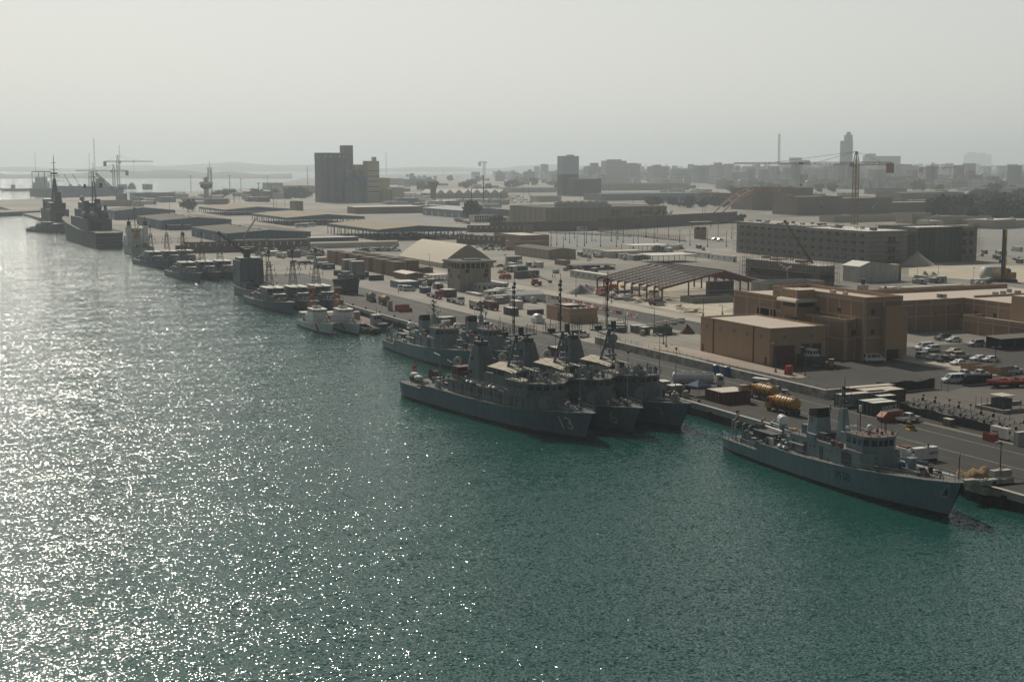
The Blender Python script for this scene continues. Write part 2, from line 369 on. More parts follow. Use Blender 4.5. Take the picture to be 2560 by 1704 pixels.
pv=[g(p).xy for p in(zG(1180,690),zG(1310,706),zG(1500,712),zJ(-100,872),zJ(200,932),zJ(872,1090),zJ(1180,1165),zJ(1265,1185),zJ(1200,1200),zJ(1060,1195),zJ(500,1075),zJ(0,955),zG(1200,740))]
mb=MB();mb.prism([(p.x,p.y) for p in pv],GZ-.1,GZ+.14,gkerb,gpave);solid('pavement',mb,None,None,kind='structure')
ground('sand_ground',[[g(p).xy for p in(zK(470,200),zK(470,330),zK(1200,360),zK(1740,410),zK(2352,430),zK(2900,430),zK(2900,165),zK(1600,150),zK(800,165))],[g(p).xy for p in(zL(1080,1190),zL(2340,1200),zL(2340,1560),zL(1960,1520),zL(1450,1420),zL(900,1290))]],gsand,GZ+.016)
ground('fenced_lot',[[g(p).xy for p in(zL(560,720),zL(1000,720),zL(1850,800),zL(2340,810),zL(2340,860),zL(1340,860),zL(1340,840),zL(540,850))],[g(p).xy for p in(zE(900,130),zE(1450,190),zE(1420,245),zE(900,240),zE(640,175))],[g(p).xy for p in(zM(2060,210),zM(2352,195),zM(2352,420),zM(2050,400))]],glot,GZ+.018)
mb=MB();y1=north[-1].y-150
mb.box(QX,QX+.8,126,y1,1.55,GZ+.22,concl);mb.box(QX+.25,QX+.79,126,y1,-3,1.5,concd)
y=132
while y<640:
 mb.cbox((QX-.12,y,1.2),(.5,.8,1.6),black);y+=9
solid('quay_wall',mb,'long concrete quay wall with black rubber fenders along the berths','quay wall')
pc=[g(p).xy for p in((2412,1207),(2434,1214),(2462,1222),(2490,1220),(2600,1208),(2760,1200))]
mb=MB();pp=[(p.x,p.y) for p in pc]+[(260,100),(260,140),(QX+2,150)]
mb.prism(pp,1.5,GZ+.2,concl,gapron);mb.prism([(p[0]+.3,p[1]+.4) for p in pp],-3,1.5,concd)
for(a,bb) in(((2445,1240),(2490,1240)),):
 q0,q1=g(a,1.2),g(bb,1.2);mb.poly([(q0.x,q0.y,1.4),((q0.x+q1.x)/2,(q0.y+q1.y)/2-.2,.7),(q1.x,q1.y,1.4)],.12,black,6)
solid('quay_corner',mb,'rounded end of the concrete quay by the bow of the nearest grey ship','quay wall')
mb=MB()
for dx in(4.2,5.6,9.2):mb.box(QX+dx,QX+dx+.22,130,620,GZ+.01,GZ+.03,rust)
solid('crane_rails',mb,'rusty crane rails set into the quay apron','rails')
coastm=mat('far coast',(.10,.11,.085),.95,.3,.004)
def coast(name,u0,u1,v,depth,hmax,seed):
 rr=random.Random(seed);rows=[]
 n=70;base=[g((u0+(u1-u0)*i/n,v),.3) for i in range(n+1)]
 for k,(t,hh) in enumerate(((0,.3),(.02,2.5),(.25,.45),(.6,.8),(1,1.0))):
  row=[]
  for i,p in enumerate(base):
   d=(p.xy.normalized()*depth*t);e=.55+.3*math.sin(i*.21+seed)+.15*math.sin(i*.83+seed*2)+rr.uniform(-.08,.08)
   row.append((p.x+d.x,p.y+d.y,hh if k<2 else hmax*hh*e))
  rows.append(row)
 mb=MB();mb.sheet(rows,coastm,True)
 return solid(name,mb,None,None,kind='structure')
coast('far_coast',-700,730,446,1500,26,3)
coast('hills',-900,1500,429,3000,62,5)
hz=bpy.data.materials.new('dusty haze');hz.use_nodes=True;nt=hz.node_tree;nt.nodes.remove(nt.nodes['Principled BSDF'])
pvn=nt.nodes.new('ShaderNodeVolumePrincipled');pvn.inputs['Color'].default_value=(.84,.93,1.0,1);pvn.inputs['Density'].default_value=HAZE if 'HAZE' in globals() else .000135;pvn.inputs['Anisotropy'].default_value=.35
nt.links.new(pvn.outputs[0],nt.nodes['Material Output'].inputs['Volume'])
hm=MB();hm.box(-3900,12400,-190,13400,-5,215,hz);solid('haze',hm,None,None,kind='stuff')
def lerp_st(st,x):
 for a,b in zip(st,st[1:]):
  if x<=b[0]+1e-9:
   t=(x-a[0])/max(1e-6,b[0]-a[0]);t2=t*t*(3-2*t) if b[0]-a[0]<1.5 else t
   return[a[i]+(b[i]-a[i])*t2 for i in range(4)]
 return list(st[-1])
class Hull:
 """lofted hull: stations (x, half breadth at deck, half breadth at waterline, deck height); bow raked forward by rake"""
 def __init__(s,st,rake,m,bw=0.0,bt=.45,n=46):
  s.st,s.rake,s.L,s.bw=st,rake,st[-1][0],bw
  xs=sorted(set([s.L*i/n for i in range(n+1)]+[q[0] for q in st]));rows=[]
  ts=[0,.25,.5,.75,1]
  for x in xs:
   _,hd,hw,zd=lerp_st(st,x);zt=zd+bw;r=[]
   for z in[-1.2,0.02,bt]+[bt+(zt-bt)*t for t in ts[1:]]:r.append((x+s.rk(x,max(0,z)/zt),s.hb(x,z),z))
   rows.append(r)
  mb=MB()
  for sg in(1,-1):
   R2=[[(p[0],p[1]*sg,p[2]) for p in r] for r in rows]
   mb.sheet([r[:3] for r in R2],boot,True);mb.sheet([r[2:] for r in R2],m,True)
  tr=rows[0];mb.add([(p[0],p[1],p[2]) for p in tr]+[(p[0],-p[1],p[2]) for p in reversed(tr)],[tuple(range(2*len(tr)))],m)
  s.mb=mb;s.xs=xs
 def rk(s,x,t):u=max(0,(x/s.L-.7)/.3);return s.rake*t*u*u
 def hb(s,x,z):
  _,hd,hw,zd=lerp_st(s.st,x);t=max(0,min(1,z/(zd+s.bw)));return hw+(hd-hw)*t**1.4 if z>=0 else hw*.95
 def edge(s,x,sg,dz=0,inset=0):
  _,hd,hw,zd=lerp_st(s.st,x);return(x+s.rk(x,1),sg*max(.02,hd-inset),zd+dz)
 def deck(s,m,dz=-.02):
  mb=MB();mb.sheet([[s.edge(x,1,dz,.04),s.edge(x,-1,dz,.04)] for x in s.xs],m);return mb
 def text(s,txt,size,m,root,x,z,sg=-1,bold=0.0,name='hull_number'):
  me=text_mesh(txt,size,m,bold,0)
  for v in me.vertices:
   px,pz=(x+v.co.x*(1 if sg<0 else-1),z+v.co.y)
   _,_,_,zd=lerp_st(s.st,px);xx=px-s.rk(px,pz/zd)
   v.co=(px,sg*(s.hb(xx,pz)+.04),pz)
  return part(name,me,root)
def rail(mb,pts,m,h=1.0,step=2.2,r=.03,wires=2):
 for a,b in zip(pts,pts[1:]):
  a,b=Vector(a),Vector(b);k=max(1,int((b-a).length/step));up=Vector((0,0,h))
  for i in range(k+(b==Vector(pts[-1]))):p=a.lerp(b,i/k);mb.tube(p,p+up,r*1.3,m,4)
  for w_ in range(wires):dz=Vector((0,0,h*(w_+1)/wires));mb.tube(a+dz,b+dz,r,m,4,caps=False)
 return mb
def MB_poly(pts,r,m,n=4):mb=MB();mb.poly(pts,r,m,n);return mb
def hull_rail(H,x0,x1,m,inset=.15,step=2.2,n=10,h=1.0,wires=2):
 mb=MB()
 for sg in(1,-1):rail(mb,[H.edge(x0+(x1-x0)*i/n,sg,0,inset) for i in range(n+1)],m,h,step,wires=wires)
 return mb
def winrow(parent,a,b,z0,z1,n,gap=.25,name='window',m=None,out=.03):
 a,b=Vector((*a,0)),Vector((*b,0));d=(b-a);nrm=Vector((d.y,-d.x,0)).normalized()*out
 for i in range(n):
  p=a+d*((i+gap/2)/n);q=a+d*((i+1-gap/2)/n)
  mb=MB();mb.add([(p.x+nrm.x,p.y+nrm.y,z0),(q.x+nrm.x,q.y+nrm.y,z0),(q.x+nrm.x,q.y+nrm.y,z1),(p.x+nrm.x,p.y+nrm.y,z1)],[(0,1,2,3)],m or glass)
  part(name,mb,parent)
def octa(x0,x1,w,c):
 return[(x0,-w),(x1-c,-w),(x1,-w+c),(x1,w-c),(x1-c,w),(x0,w)]
def clutter(root,H,x0,x1,zoff,n,seed,mats,big=1.0):
 """deck gear: lockers, drums, vents and bitts, each a part of the ship"""
 rr=random.Random(seed)
 for i in range(n):
  x=rr.uniform(x0,x1);e=H.edge(x,1);w_=max(.3,abs(e[1])-.9);y=rr.uniform(-w_,w_);z=e[2]+zoff;m=rr.choice(mats);k=rr.random();mb=MB()
  if k<.4:
   a,b_,c=rr.uniform(.5,1.6)*big,rr.uniform(.4,1.2)*big,rr.uniform(.5,1.5)*big
   mb.cbox((x,y,z+c/2),(a,b_,c),m,rr.uniform(-.2,.2));mb.cbox((x,y,z+c+.03),(a*1.06,b_*1.06,.08),m,0);nm='deck_locker'
  elif k<.6:
   r_,l_=rr.uniform(.35,.7)*big,rr.uniform(.6,1.2)*big
   for s_ in(-1,1):mb.lathe([(r_*1.3,0),(r_*1.3,.08)],(x,y+s_*l_/2,z+r_*1.35),m,12,'y')
   mb.lathe([(r_,-l_/2),(r_,l_/2)],(x,y,z+r_*1.35),rr.choice((black,steel,rust)),12,'y');mb.cbox((x,y,z+.15),(r_*1.8,l_,.3),m);nm='cable_reel'
  elif k<.8:
   hh_=rr.uniform(.7,1.6);mb.lathe([(.25,0),(.25,hh_),(.42,hh_+.05),(.42,hh_+.3),(.1,hh_+.45)],(x,y,z),m,10);nm='deck_vent'
  else:
   for s_ in(-.35,.35):mb.lathe([(.16,0),(.16,.6),(.24,.62),(.24,.7)],(x+s_,y,z),m,8)
   mb.cbox((x,y,z+.05),(1.2,.5,.1),m);nm='mooring_bitts'
  part(nm,mb,root)
def davit(root,x,y,z,h,reach,m,name='davit'):
 mb=MB();mb.lathe([(.2,0),(.17,h*.55),(.13,h)],(x,y,z),m,8);mb.tube((x,y,z+h),(x+reach,y,z+h+.4),.13,m,6);mb.tube((x,y,z+h*.6),(x+reach*.5,y,z+h+.15),.07,m,5)
 mb.tube((x+reach,y,z+h+.4),(x+reach,y,z+h-1.2),.03,black,4);return part(name,mb,root)
def raft(root,x,y,z):
 mb=MB();mb.lathe([(.02,-.62),(.28,-.55),(.3,-.06),(.34,-.04),(.34,.04),(.3,.06),(.28,.55),(.02,.62)],(x,y,z+.45),white,12,'x');mb.cbox((x,y,z+.08),(.8,.6,.16),greyd);return part('life_raft',mb,root)
def dome(root,x,y,z,r,leg,m=white,legm=grey,name='satellite_dome'):
 mb=MB();mb.ball((x,y,z+leg+r),r,m,14);mb.lathe([(r*.97,0),(r*.97,r*.5)],(x,y,z+leg+r*.35),m,14)
 mb.lathe([(r*.28,0),(r*.24,leg+r*.3)],(x,y,z),legm,8);return part(name,mb,root)
def flag(root,x,y,z,h,w_,cols,staff=3.0,name='ensign',lean=-.5):
 mb=MB();mb.tube((x,y,z),(x+lean,y,z+staff),.05,steel,5);f=part('flag_staff',mb,root)
 mb=MB();n=6;k=len(cols);h=max(h,w_*.9)
 for j in range(k):
  z1=z+staff-h*j/k;z0=z+staff-h*(j+1)/k
  rows=[[(x+lean-w_*i/n*.15,y-w_*i/n*.32+.14*math.sin(i*1.5+zz),zz-.75*h*i/n) for i in range(n+1)] for zz in(z0,z1)]
  mb.sheet(rows,cols[j])
 part(name,mb,f)
def minehunter(label,loc,rz,num,group,seed,ring=False):
 t=thing('minehunter',label,'warship',loc,rz,group)
 H=Hull([(0,3.5,3.1,2.25),(3,4.2,3.7,2.25),(13.2,4.85,4.4,2.35),(14.4,4.9,4.45,3.75),(26,4.95,4.6,3.7),(36,4.9,4.2,4.1),(43,4.6,3.3,4.6),(49,3.7,2.0,5.0),(53,2.6,1.0,5.35),(55.5,1.4,.35,5.6),(56.6,.25,.05,5.75)],2.9,hullh)
 h=part('hull',H.mb,t)
 dk=part('deck',H.deck(deckm),t)
 for sg in(1,-1):
  mb=MB()
  for x0,x1 in((0,13.2),(14.4,55.5)):
   pts=[H.edge(x0+(x1-x0)*i/16,sg,.03) for i in range(17)];mb.poly(pts,.085,greyl,4)
  part('rubbing_strake',mb,t)
 mb=MB()
 for sg in(1,-1):
  pts=[Vector(H.edge(.3+12.4*i/8,sg,0,.1)) for i in range(9)]
  for dz in(.55,.85,1.1):mb.poly([p+Vector((0,0,dz)) for p in pts],.07,greyl,4)
  for p in pts:mb.tube(p,p+Vector((0,0,1.15)),.06,greyl,4)
 p0,p1=Vector(H.edge(.2,1)),Vector(H.edge(.2,-1));rail(mb,[p0,p1],greyl,1.1,1.2)
 part('stern_rail',mb,t)
 part('guard_rail',hull_rail(H,15.5,56,greyl,h=.95,step=1.7),t)
 zh=6.55
 mb=MB();mb.prism([(20.5,-3.0),(33.6,-3.0),(33.6,3.0),(20.5,3.0)],3.6,zh,greyl,deckm)
 for x in(21.2,24.5,29.0):mb.box(x,x+.9,-3.07,-3.0,3.8,5.8,greyd)
 for x in(22.8,26.5,27.6,31,32):mb.lathe([(.16,-.03),(.16,.03)],(x,-3.02,5.5),dark,10,'y')
 mb.box(26,28.2,-3.5,-3.0,zh-.05,zh+1.0,greyl);mb.box(21,25,-3.6,-3.05,5.1,5.2,greyl)
 d1=part('deckhouse',mb,t);mb=MB();rail(mb,[(20.6,-2.9,zh),(33.4,-2.9,zh)],greyl);rail(mb,[(20.6,2.9,zh),(33.4,2.9,zh)],greyl);part('guard_rail',mb,d1)
 mb=MB();a=[(-1.9,-1.15),(-1.2,-1.5),(1.5,-1.5),(2.1,-1.0),(2.1,1.0),(1.5,1.5),(-1.2,1.5),(-1.9,1.15)]
 sc2=lambda q,k,dx:[(24.6+dx+p[0]*k,p[1]*k) for p in q]
 mb.prism(sc2(a,1.0,0),zh-.05,9.9,greyl,top=sc2(a,.86,-.1));mb.prism(sc2(a,.87,-.1),9.9,[11.0,11.05,11.4,11.45,11.45,11.4,11.05,11.0],black,dark,top=sc2(a,.78,-.2))
 fn=part('funnel',mb,t)
 mb=MB();mb.lathe([(.33,-.03),(.33,.03)],(0,0,0),red,16,'y');mb.lathe([(.17,-.05),(.17,.05)],(0,0,0),amber,12,'y');o=part('crest',mb,fn);o.location=(24.2,-1.42,9.3);o.scale=(1,1,1.35)
 for q_ in((21.3,22.6,-1.2,1.2,zh,zh+1.5,grey),(27.3,29.0,-2.2,2.0,zh,zh+1.2,greyd),(19.0,20.4,-2.6,-.9,3.6,5.7,greyl)):mb=MB();mb.box(*q_);part('machinery_box',mb,d1)
 mb=MB();q=[(-1.1,-.85),(1.1,-.85),(1.1,.85),(-1.1,.85)]
 mb.prism([(31.2+p[0],p[1]) for p in q],zh-.05,12.2,greyl,top=[(31.2+p[0]*.4,p[1]*.45) for p in q])
 mb.tube((31.2,0,12.1),(31.2,0,15.2),.2,grey,8,.14);mb.tube((31.2,0,15.2),(31.2,0,17.3),.07,greyd,6,.04)
 for z,hw_ in((12.6,1.9),(13.8,1.3),(14.8,.8)):mb.tube((31.2,-hw_,z),(31.2,hw_,z),.07,grey,5);[mb.tube((31.2,sy*hw_,z-.1),(31.2,sy*hw_,z+.9),.05,greyd,5) for sy in(-1,1)]
 for z in(13.1,14.2,15.3):mb.cbox((31.2,.25,z),(.5,.6,.35),greyd);mb.cbox((31.35,-.35,z+.3),(.35,.4,.5),greyd)
 for z in(7.4,8,8.6,9.2,9.8,10.4,11):mb.tube((29.9+(z-6.5)*.08,-.35,z),(29.9+(z-6.5)*.08,.35,z),.04,black,4)
 mb.tube((30.0,-.4,6.6),(30.4,-.35,11.8),.05,black,4);mb.tube((30.0,.4,6.6),(30.4,.35,11.8),.05,black,4);mb.tube((32.3,-.8,6.6),(31.7,-.45,12),.06,black,4)
 mm=part('mast',mb,t)
 mb=MB();mb.box(31.9,33.4,-1.2,1.2,zh,8.6,greyl);mb.cbox((33.2,0,9.4),(.3,2.1,.4),white);part('radar',mb,mm)
 ob=octa(33.6,42.2,3.9,1.6);mb=MB();mb.prism(ob,4.0,6.9,greyl,deckm);mb.lathe([(1.15,0),(1.15,.06),(1.0,.2)],(42.1,1.0,5.6),greyl,20,'x')
 for y_ in(-1.9,2.4):mb.lathe([(.14,0),(.14,.1)],(42.17,y_,6.2),dark,8,'x')
 mb.box(34.0,37.5,-4.55,-3.9,6.75,6.95,greyl);mb.box(34,37.2,-4.5,-4.4,6.95,7.8,greyl);mb.box(34.0,37.5,3.9,4.55,6.75,6.95,greyl);mb.box(36,38.5,-3.97,-3.9,4.3,6.3,greyd)
 br=part('bridge',mb,t)
 ow=octa(36.2,42.0,3.2,1.7);mb=MB();mb.prism(ow,6.88,9.25,greyl,deckr);ov=octa(35.9,42.3,3.4,1.75);mb.prism(ov,9.25,9.42,greyl,deckr);wh=part('wheelhouse',mb,t)
 winrow(wh,ow[0],ow[1],7.9,8.85,3,.4);winrow(wh,ow[1],ow[2],7.9,8.85,2,.3);winrow(wh,ow[2],ow[3],7.9,8.85,3,.25);winrow(wh,ow[3],ow[4],7.9,8.85,2,.3)
 mb=MB();rail(mb,[(p[0],p[1],9.42) for p in ov],greyl,.5,1.2)
 for x,y_,l_ in((39,2,2.6),(40.2,1.4,2.8),(41,.6,2.4),(41.4,-1.2,1.6),(38,-2.4,2.2),(37.5,2.6,3.2)):mb.tube((x,y_,9.4),(x,y_,9.4+l_),.045,greyd,4)
 for x,y_ in((40.5,.3),(41.2,1.8),(40,-1.8),(38.5,1)):mb.lathe([(.22,0),(.22,.45),(.12,.6)],(x,y_,9.4),greyd,8)
 part('roof_antenna',mb,wh)
 dome(wh,38.2,-.2,9.42,.55,.2);mb=MB();mb.tube((37.0,-1.2,9.4),(37.0,-1.2,12.6),.09,greyd,6);mb.lathe([(.2,0),(.24,.15),(.24,1.0),(.1,1.1)],(37.0,-1.2,12.6),white,10);part('searchlight_post',mb,wh)
 for sg in(-1,1):
  for x in(34.6,36.6):mb=MB();mb.lathe([(.42,-.08),(.52,0),(.42,.08),(.3,0)],(x,sg*4.62,7.45),orange,12,'y');part('life_belt',mb,br)
 mb=MB();mb.lathe([(.95,0),(.9,.5),(.75,.8),(.75,1.4)],(47.6,.4,4.9),greyl,14);mb.cbox((47.7,.4,6.7),(1.3,1.5,.9),greyl);mb.tube((48.2,.4,6.8),(51.4,.4,7.2),.08,greyd,6);mb.lathe([(.5,-.08),(.5,.08)],(47.2,.95,7.1),white,12,'y');part('deck_gun',mb,t)
 for y_ in(-.7,.9):
  mb=MB();mb.lathe([(.55,0),(.5,.3),(.34,.4),(.34,1.0),(.5,1.1),(.5,1.25)],(51.4,y_,5.2),black,12);mb.cbox((50.2,y_,5.4),(1.6,.7,.4),greyd);part('capstan',mb,t)
 mb=MB();mb.cbox((49.0,-1.0,5.35),(4.4,.25,.6),greyd,R(-6));part('breakwater',mb,t)
 clutter(t,H,44,47,0,5,seed,(greyl,grey,greyd),.7);clutter(t,H,51.5,54.5,0,6,seed+1,(greyd,offw,steel),.5)
 mb=MB();rr=random.Random(seed);
 for i in range(5):
  pts=[(52+k*.9+rr.uniform(-.3,.3),rr.uniform(-1,1)*(1-k*.2),5.45+k*.05) for k in range(4)];mb.poly(pts,.06,offw if i else amber,4)
 part('mooring_rope',mb,t)
 mb=MB();mb.tube((58.6,0,5.7),(58.7,0,10.0),.05,steel,5);jf=part('jack_staff',mb,t);mb=MB();mb.sheet([[(58.7-.05*i,.06*math.sin(i),z-.08*i) for i in range(5)] for z in(6.4,9.6)],red);part('jack_flag',mb,jf)
 for x,y_ in((2.2,-2.6),(4.2,-3.2),(6.4,-3.2),(8.6,-3.4),(3.4,2.8),(6.0,3.2),(9.5,3.3)):davit(t,x,y_,2.3,3.2,1.0,greyl)
 clutter(t,H,2,13,0,24,seed+2,(greyd,steel,camo,offw,grey),1.0);clutter(t,H,14.8,20,0,20,seed+3,(greyd,steel,greyl,black,grey),1.1)
 mb=MB()
 for i in range(6):mb.lathe([(.5,0),(.62,.05),(.5,.1)],(7.2+i*.34,-.6,5.3),camo if i%2 else greyl,12,'x')
 mb.lathe([(.45,0),(.45,2.0)],(7.2,-.6,5.3),camo,12,'x');mb.box(6.9,9.4,-1.4,.2,2.3,4.7,greyd);part('sweep_reel',mb,t)
 mb=MB();mb.box(9.6,14.2,-2.2,3.0,2.3,4.9,greyd);mb.box(10.2,12.6,-2.26,-2.2,2.6,4.6,dark);mb.box(9.2,14.6,-2.5,3.3,4.9,5.05,greyd);part('gear_shelter',mb,t)
 mb=MB();mb.tube((9,1.0,6.0),(18,1.8,5.6),.22,greyl,8);mb.tube((9.5,-.4,5.6),(17,-.2,5.3),.16,white,8);mb.tube((10,2.2,5.2),(10,2.2,6.1),.15,greyd,6);part('crane_jib',mb,t)
 mb=MB();mb.prism([(15.5,1.2),(19.3,1.2),(20.4,2.2),(19.3,3.2),(15.5,3.2)],5.2,5.9,black,greyd);mb.box(16,19,1.4,3,4.2,5.2,steel);part('inflatable_boat',mb,t)
 mb=MB();mb.cbox((16.6,-4.2,4.4),(1.8,.1,1.2),white);part('canvas_screen',mb,t)
 dome(t,11.4,1.6,4.9,.8,1.4);dome(t,14.8,-.4,3.7,.85,3.0)
 for sg in(-1,1):raft(t,19.6,sg*4.1,3.75);raft(t,21.2,sg*4.2,3.75)
 mb=MB();mb.box(17.6,18.3,-.6,.2,5.2,6.6,amber);part('yellow_pump',mb,t)
 flag(t,.6,0,3.3,1.1,2.4,(white,red,white),3.6)
 if num:H.text(num,1.95,black,t,37.2,2.55,bold=-.025)
 if ring:
  mb=MB();o=[(-.75,-.9),(.75,-.9),(.45,.95),(-.1,.95)]
  for a,b in zip(o,o[1:]+o[:1]):mb.tube((57.4+a[0]+a[1]*.3,-H.hb(55.2,4)-.12+abs(a[1])*0,4.1+a[1]),(57.4+b[0]+b[1]*.3,-H.hb(55.2,4)-.12,4.1+b[1]),.13,greyl,5)
  mb.cbox((57.3,-H.hb(55.4,4)-.02,4.0),(.5,.1,1.0),black);part('anchor',mb,t)
 return t
def ship_at(A,B,beam):
 a,b=g(A,0),g(B,0);c=Vector((a.x+beam/2,a.y,0));d=b-c
 return c,math.atan2(d.y,d.x),d.length
c,rz,L_=ship_at((1797,1122),(2365,1290),8.2)
minehunter('light grey minehunter marked M38 moored alone by the near quay corner',c,rz,'M38','grey minehunters',11,True)
c2=g((949,867),0);c2=Vector((c2.x+4.2,c2.y+.5,0))
minehunter('light grey minehunter flying a white ensign behind the warship marked 13',c2,rz+R(1.5),'M1','grey minehunters',21)
minehunter('light grey minehunter squeezed between another minehunter and the quay',c2+Vector((10.6,-7.5,0)),rz+R(1.0),'','grey minehunters',31)
awn=mat('sandy awning cloth',(.46,.40,.31),.85,.07,.5)
def minesweeper(label,loc,rz,num,seed):
 t=thing('minesweeper',label,'warship',loc,rz,'dark grey minesweepers moored abreast')
 H=Hull([(0,4.4,3.9,3.3),(2,5.0,4.5,3.3),(11.6,5.7,5.2,3.3),(12.6,5.75,5.3,4.2),(30,5.95,5.6,4.0),(44,5.7,4.9,4.1),(52,4.9,3.4,4.5),(58,3.4,1.6,4.95),(61.5,2.0,.6,5.2),(63.6,.35,.06,5.4)],3.0,hullg)
 part('hull',H.mb,t);part('deck',H.deck(deckm),t);part('guard_rail',hull_rail(H,1,63,greyl,h=1.05,step=1.6),t)
 [part('rubbing_strake',MB_poly([H.edge(x,sg,.03) for x in[i*4 for i in range(16)]+[63]],.08,greyl),t) for sg in(1,-1)]
 o1=octa(21,56,4.4,3.2);mb=MB();mb.prism(o1,3.9,6.6,grey,deckm)
 for x in(23,26.5,30,33.5,37.5,41,45,49):mb.box(x,x+.85,-4.47,-4.4,4.2,6.1,greyd);mb.box(x+1.4,x+1.7,-4.5,-4.4,4.1,6.5,greyl);mb.lathe([(.16,-.02),(.16,.06)],(x+2.4,-4.42,5.5),dark,8,'y')
 d1=part('deckhouse',mb,t);mb=MB();rail(mb,[(21.2,-4.3,6.6),(45,-4.3,6.6)],steel,1.05,1.6,.035,3);rail(mb,[(21.2,4.3,6.6),(45,4.3,6.6)],steel,1.05,1.6,.035,3);part('guard_rail',mb,d1)
 o2=octa(43.5,54.6,5.0,3.2);mb=MB();mb.prism(o2,6.58,7.4,grey,deckm);mb.prism(octa(44,54.6,4.7,3.2),7.4,9.3,grey,deckm);ob=octa(43.7,54.9,5.0,3.3);mb.prism(ob,9.3,9.45,greyl,deckm);br=part('pilothouse',mb,t)
 ow=octa(44,54.62,4.72,3.2);winrow(br,ow[0],ow[1],8.1,8.95,5,.35);winrow(br,ow[1],ow[2],8.1,8.95,3,.3);winrow(br,ow[2],ow[3],8.1,8.95,2,.3);winrow(br,ow[3],ow[4],8.1,8.95,3,.3)
 mb=MB();rail(mb,[(p[0],p[1],9.45) for p in ob],greyl,1.0,1.1,.035,3);part('guard_rail',mb,br)
 mb=MB();mb.lathe([(1.3,0),(1.35,.08),(1.1,.1),(1.05,.02)],(0,0,0),greyl,20,'x');mb.box(-.02,.05,-.1,.1,-.8,.8,greyl);o=part('badge',mb,d1);o.location=(54.5,-2.7,5.9);o.rotation_euler=(0,0,R(-42))
 mb=MB();mb.cbox((47,-3.4,9.55),(3.6,2.2,.12),awn,0,ry=R(4));part('wing_awning',mb,br)
 mb=MB();mb.box(33.5,41.5,-3.2,3.2,6.58,9.4,grey,deckm);mb.box(36,42.5,-2.6,2.6,9.4,10.6,greyd);mb.box(33.4,33.9,-2,2,7,9,dark);sh=part('signal_house',mb,t)
 mb=MB()
 for x0,x1 in((34.4,37.2),(37.3,40.6),(40.7,44.6)):
  z0,z1=11.4-(x0-33)*.02,11.4-(x1-33)*.02-(.25 if x1>43 else 0)
  for sg in(-1,1):mb.sheet([[(x0,0,z0),(x1,0,z1)],[(x0,sg*3.1,z0-.7),(x1,sg*3.1,z1-.7)]],awn)
  mb.tube((x1+.05,-3.1,z1-.75),(x1+.05,0,z1-.02),.07,greyd,4);mb.tube((x1+.05,3.1,z1-.75),(x1+.05,0,z1-.02),.07,greyd,4)
 aw=part('awning',mb,t)
 for x in(34.6,38,41,44.4):
  for sg in(-1,1):mb=MB();mb.tube((x,sg*3.0,9.4 if x>43.5 else 6.6),(x,sg*3.05,10.65),.06,steel,4);part('awning_post',mb,aw)
 q=[(-3.4,-2.0),(-2.4,-2.5),(2.8,-2.5),(3.8,-1.6),(3.8,1.6),(2.8,2.5),(-2.4,2.5),(-3.4,2.0)]
 mb=MB();mb.prism([(27.6+p[0],p[1]) for p in q],6.55,14.0,grey,greyd,top=[(27.2+p[0]*.5,p[1]*.55) for p in q]);mb.prism([(27.2+p[0]*.42,p[1]*.46) for p in q],14,14.9,greyd,dark)
 for z in(8.5,11.2):mb.cbox((26.6,-2.5+(z-6.5)*.155-.04,z),(.9,.1,1.2),dark,rx=R(8))
 mb.lathe([(.28,0),(.28,1.1)],(26,.3,14.8),greyd,8);mb.lathe([(.28,0),(.28,.9)],(28,-.2,14.8),greyd,8);part('funnel',mb,t)
 mb=MB();P=(40.5,0,17.4)
 for a in((38.9,-1.5,9.3),(38.9,1.5,9.3),(43.0,0,9.3)):mb.tube(a,P,.3,grey,8,.22)
 for z,k in((11.2,.77),(13.2,.52),(15.2,.27)):
  ring=[(40.5+(ax-40.5)*k,ay*k,z) for ax,ay in((38.9,-1.5),(38.9,1.5),(43.0,0))]
  for a,b in zip(ring,ring[1:]+ring[:1]):mb.tube(a,b,.12,grey,5)
 ms=part('tripod_mast',mb,t)
 mb=MB();mb.box(39.7,41.3,-4.4,4.4,17.3,17.55,greyd)
 for sg in(-1,1):mb.tube((40.5,sg*.3,16.0),(40.5,sg*3.6,17.3),.12,grey,5)
 rail(mb,[(39.75,-4.35,17.55),(39.75,4.35,17.55)],greyd,1.5,.75,.03,2);rail(mb,[(41.25,-4.35,17.55),(41.25,4.35,17.55)],greyd,1.5,.75,.03,2)
 for y_,l_ in((-4.3,2.2),(-3,2.6),(2.6,2.0),(4.3,2.4)):mb.tube((40.5,y_,17.5),(40.5,y_,17.5+l_),.06,greyd,4)
 mb.cbox((40.8,.9,18.3),(.8,.8,1.5),greyd);mb.cbox((40.5,-2.8,17.9),(1.0,1.2,.7),greyd);part('yard_platform',mb,ms)
 mb=MB();mb.tube((40.3,-.4,17.5),(40.3,-.4,28.2),.16,greyd,8,.11);mb.tube((39.7,-.4,17.6),(39.7,-.4,27.4),.05,greyd,4)
 for i in range(16):z=18+i*.6;mb.tube((39.7,-.4,z),(40.3,-.4,z),.035,greyd,3)
 for z,s_ in((26.0,.5),(27.0,.62),(27.7,.45),(25.0,.4),(23.6,.4),(21.5,.3),(20.2,.35)):mb.cbox((40.35,-.4+rnd.uniform(-.2,.2),z),(s_,s_*.8,.55),greyd)
 for z in(22.5,24):mb.tube((40.3,-1.3,z),(40.3,.5,z),.05,greyd,4);mb.tube((40.3,-1.3,z),(40.3,-1.3,z+.8),.04,greyd,4)
 mb.tube((40.3,-.4,28.2),(40.3,-.4,29.3),.05,greyd,4);part('pole_mast',mb,ms)
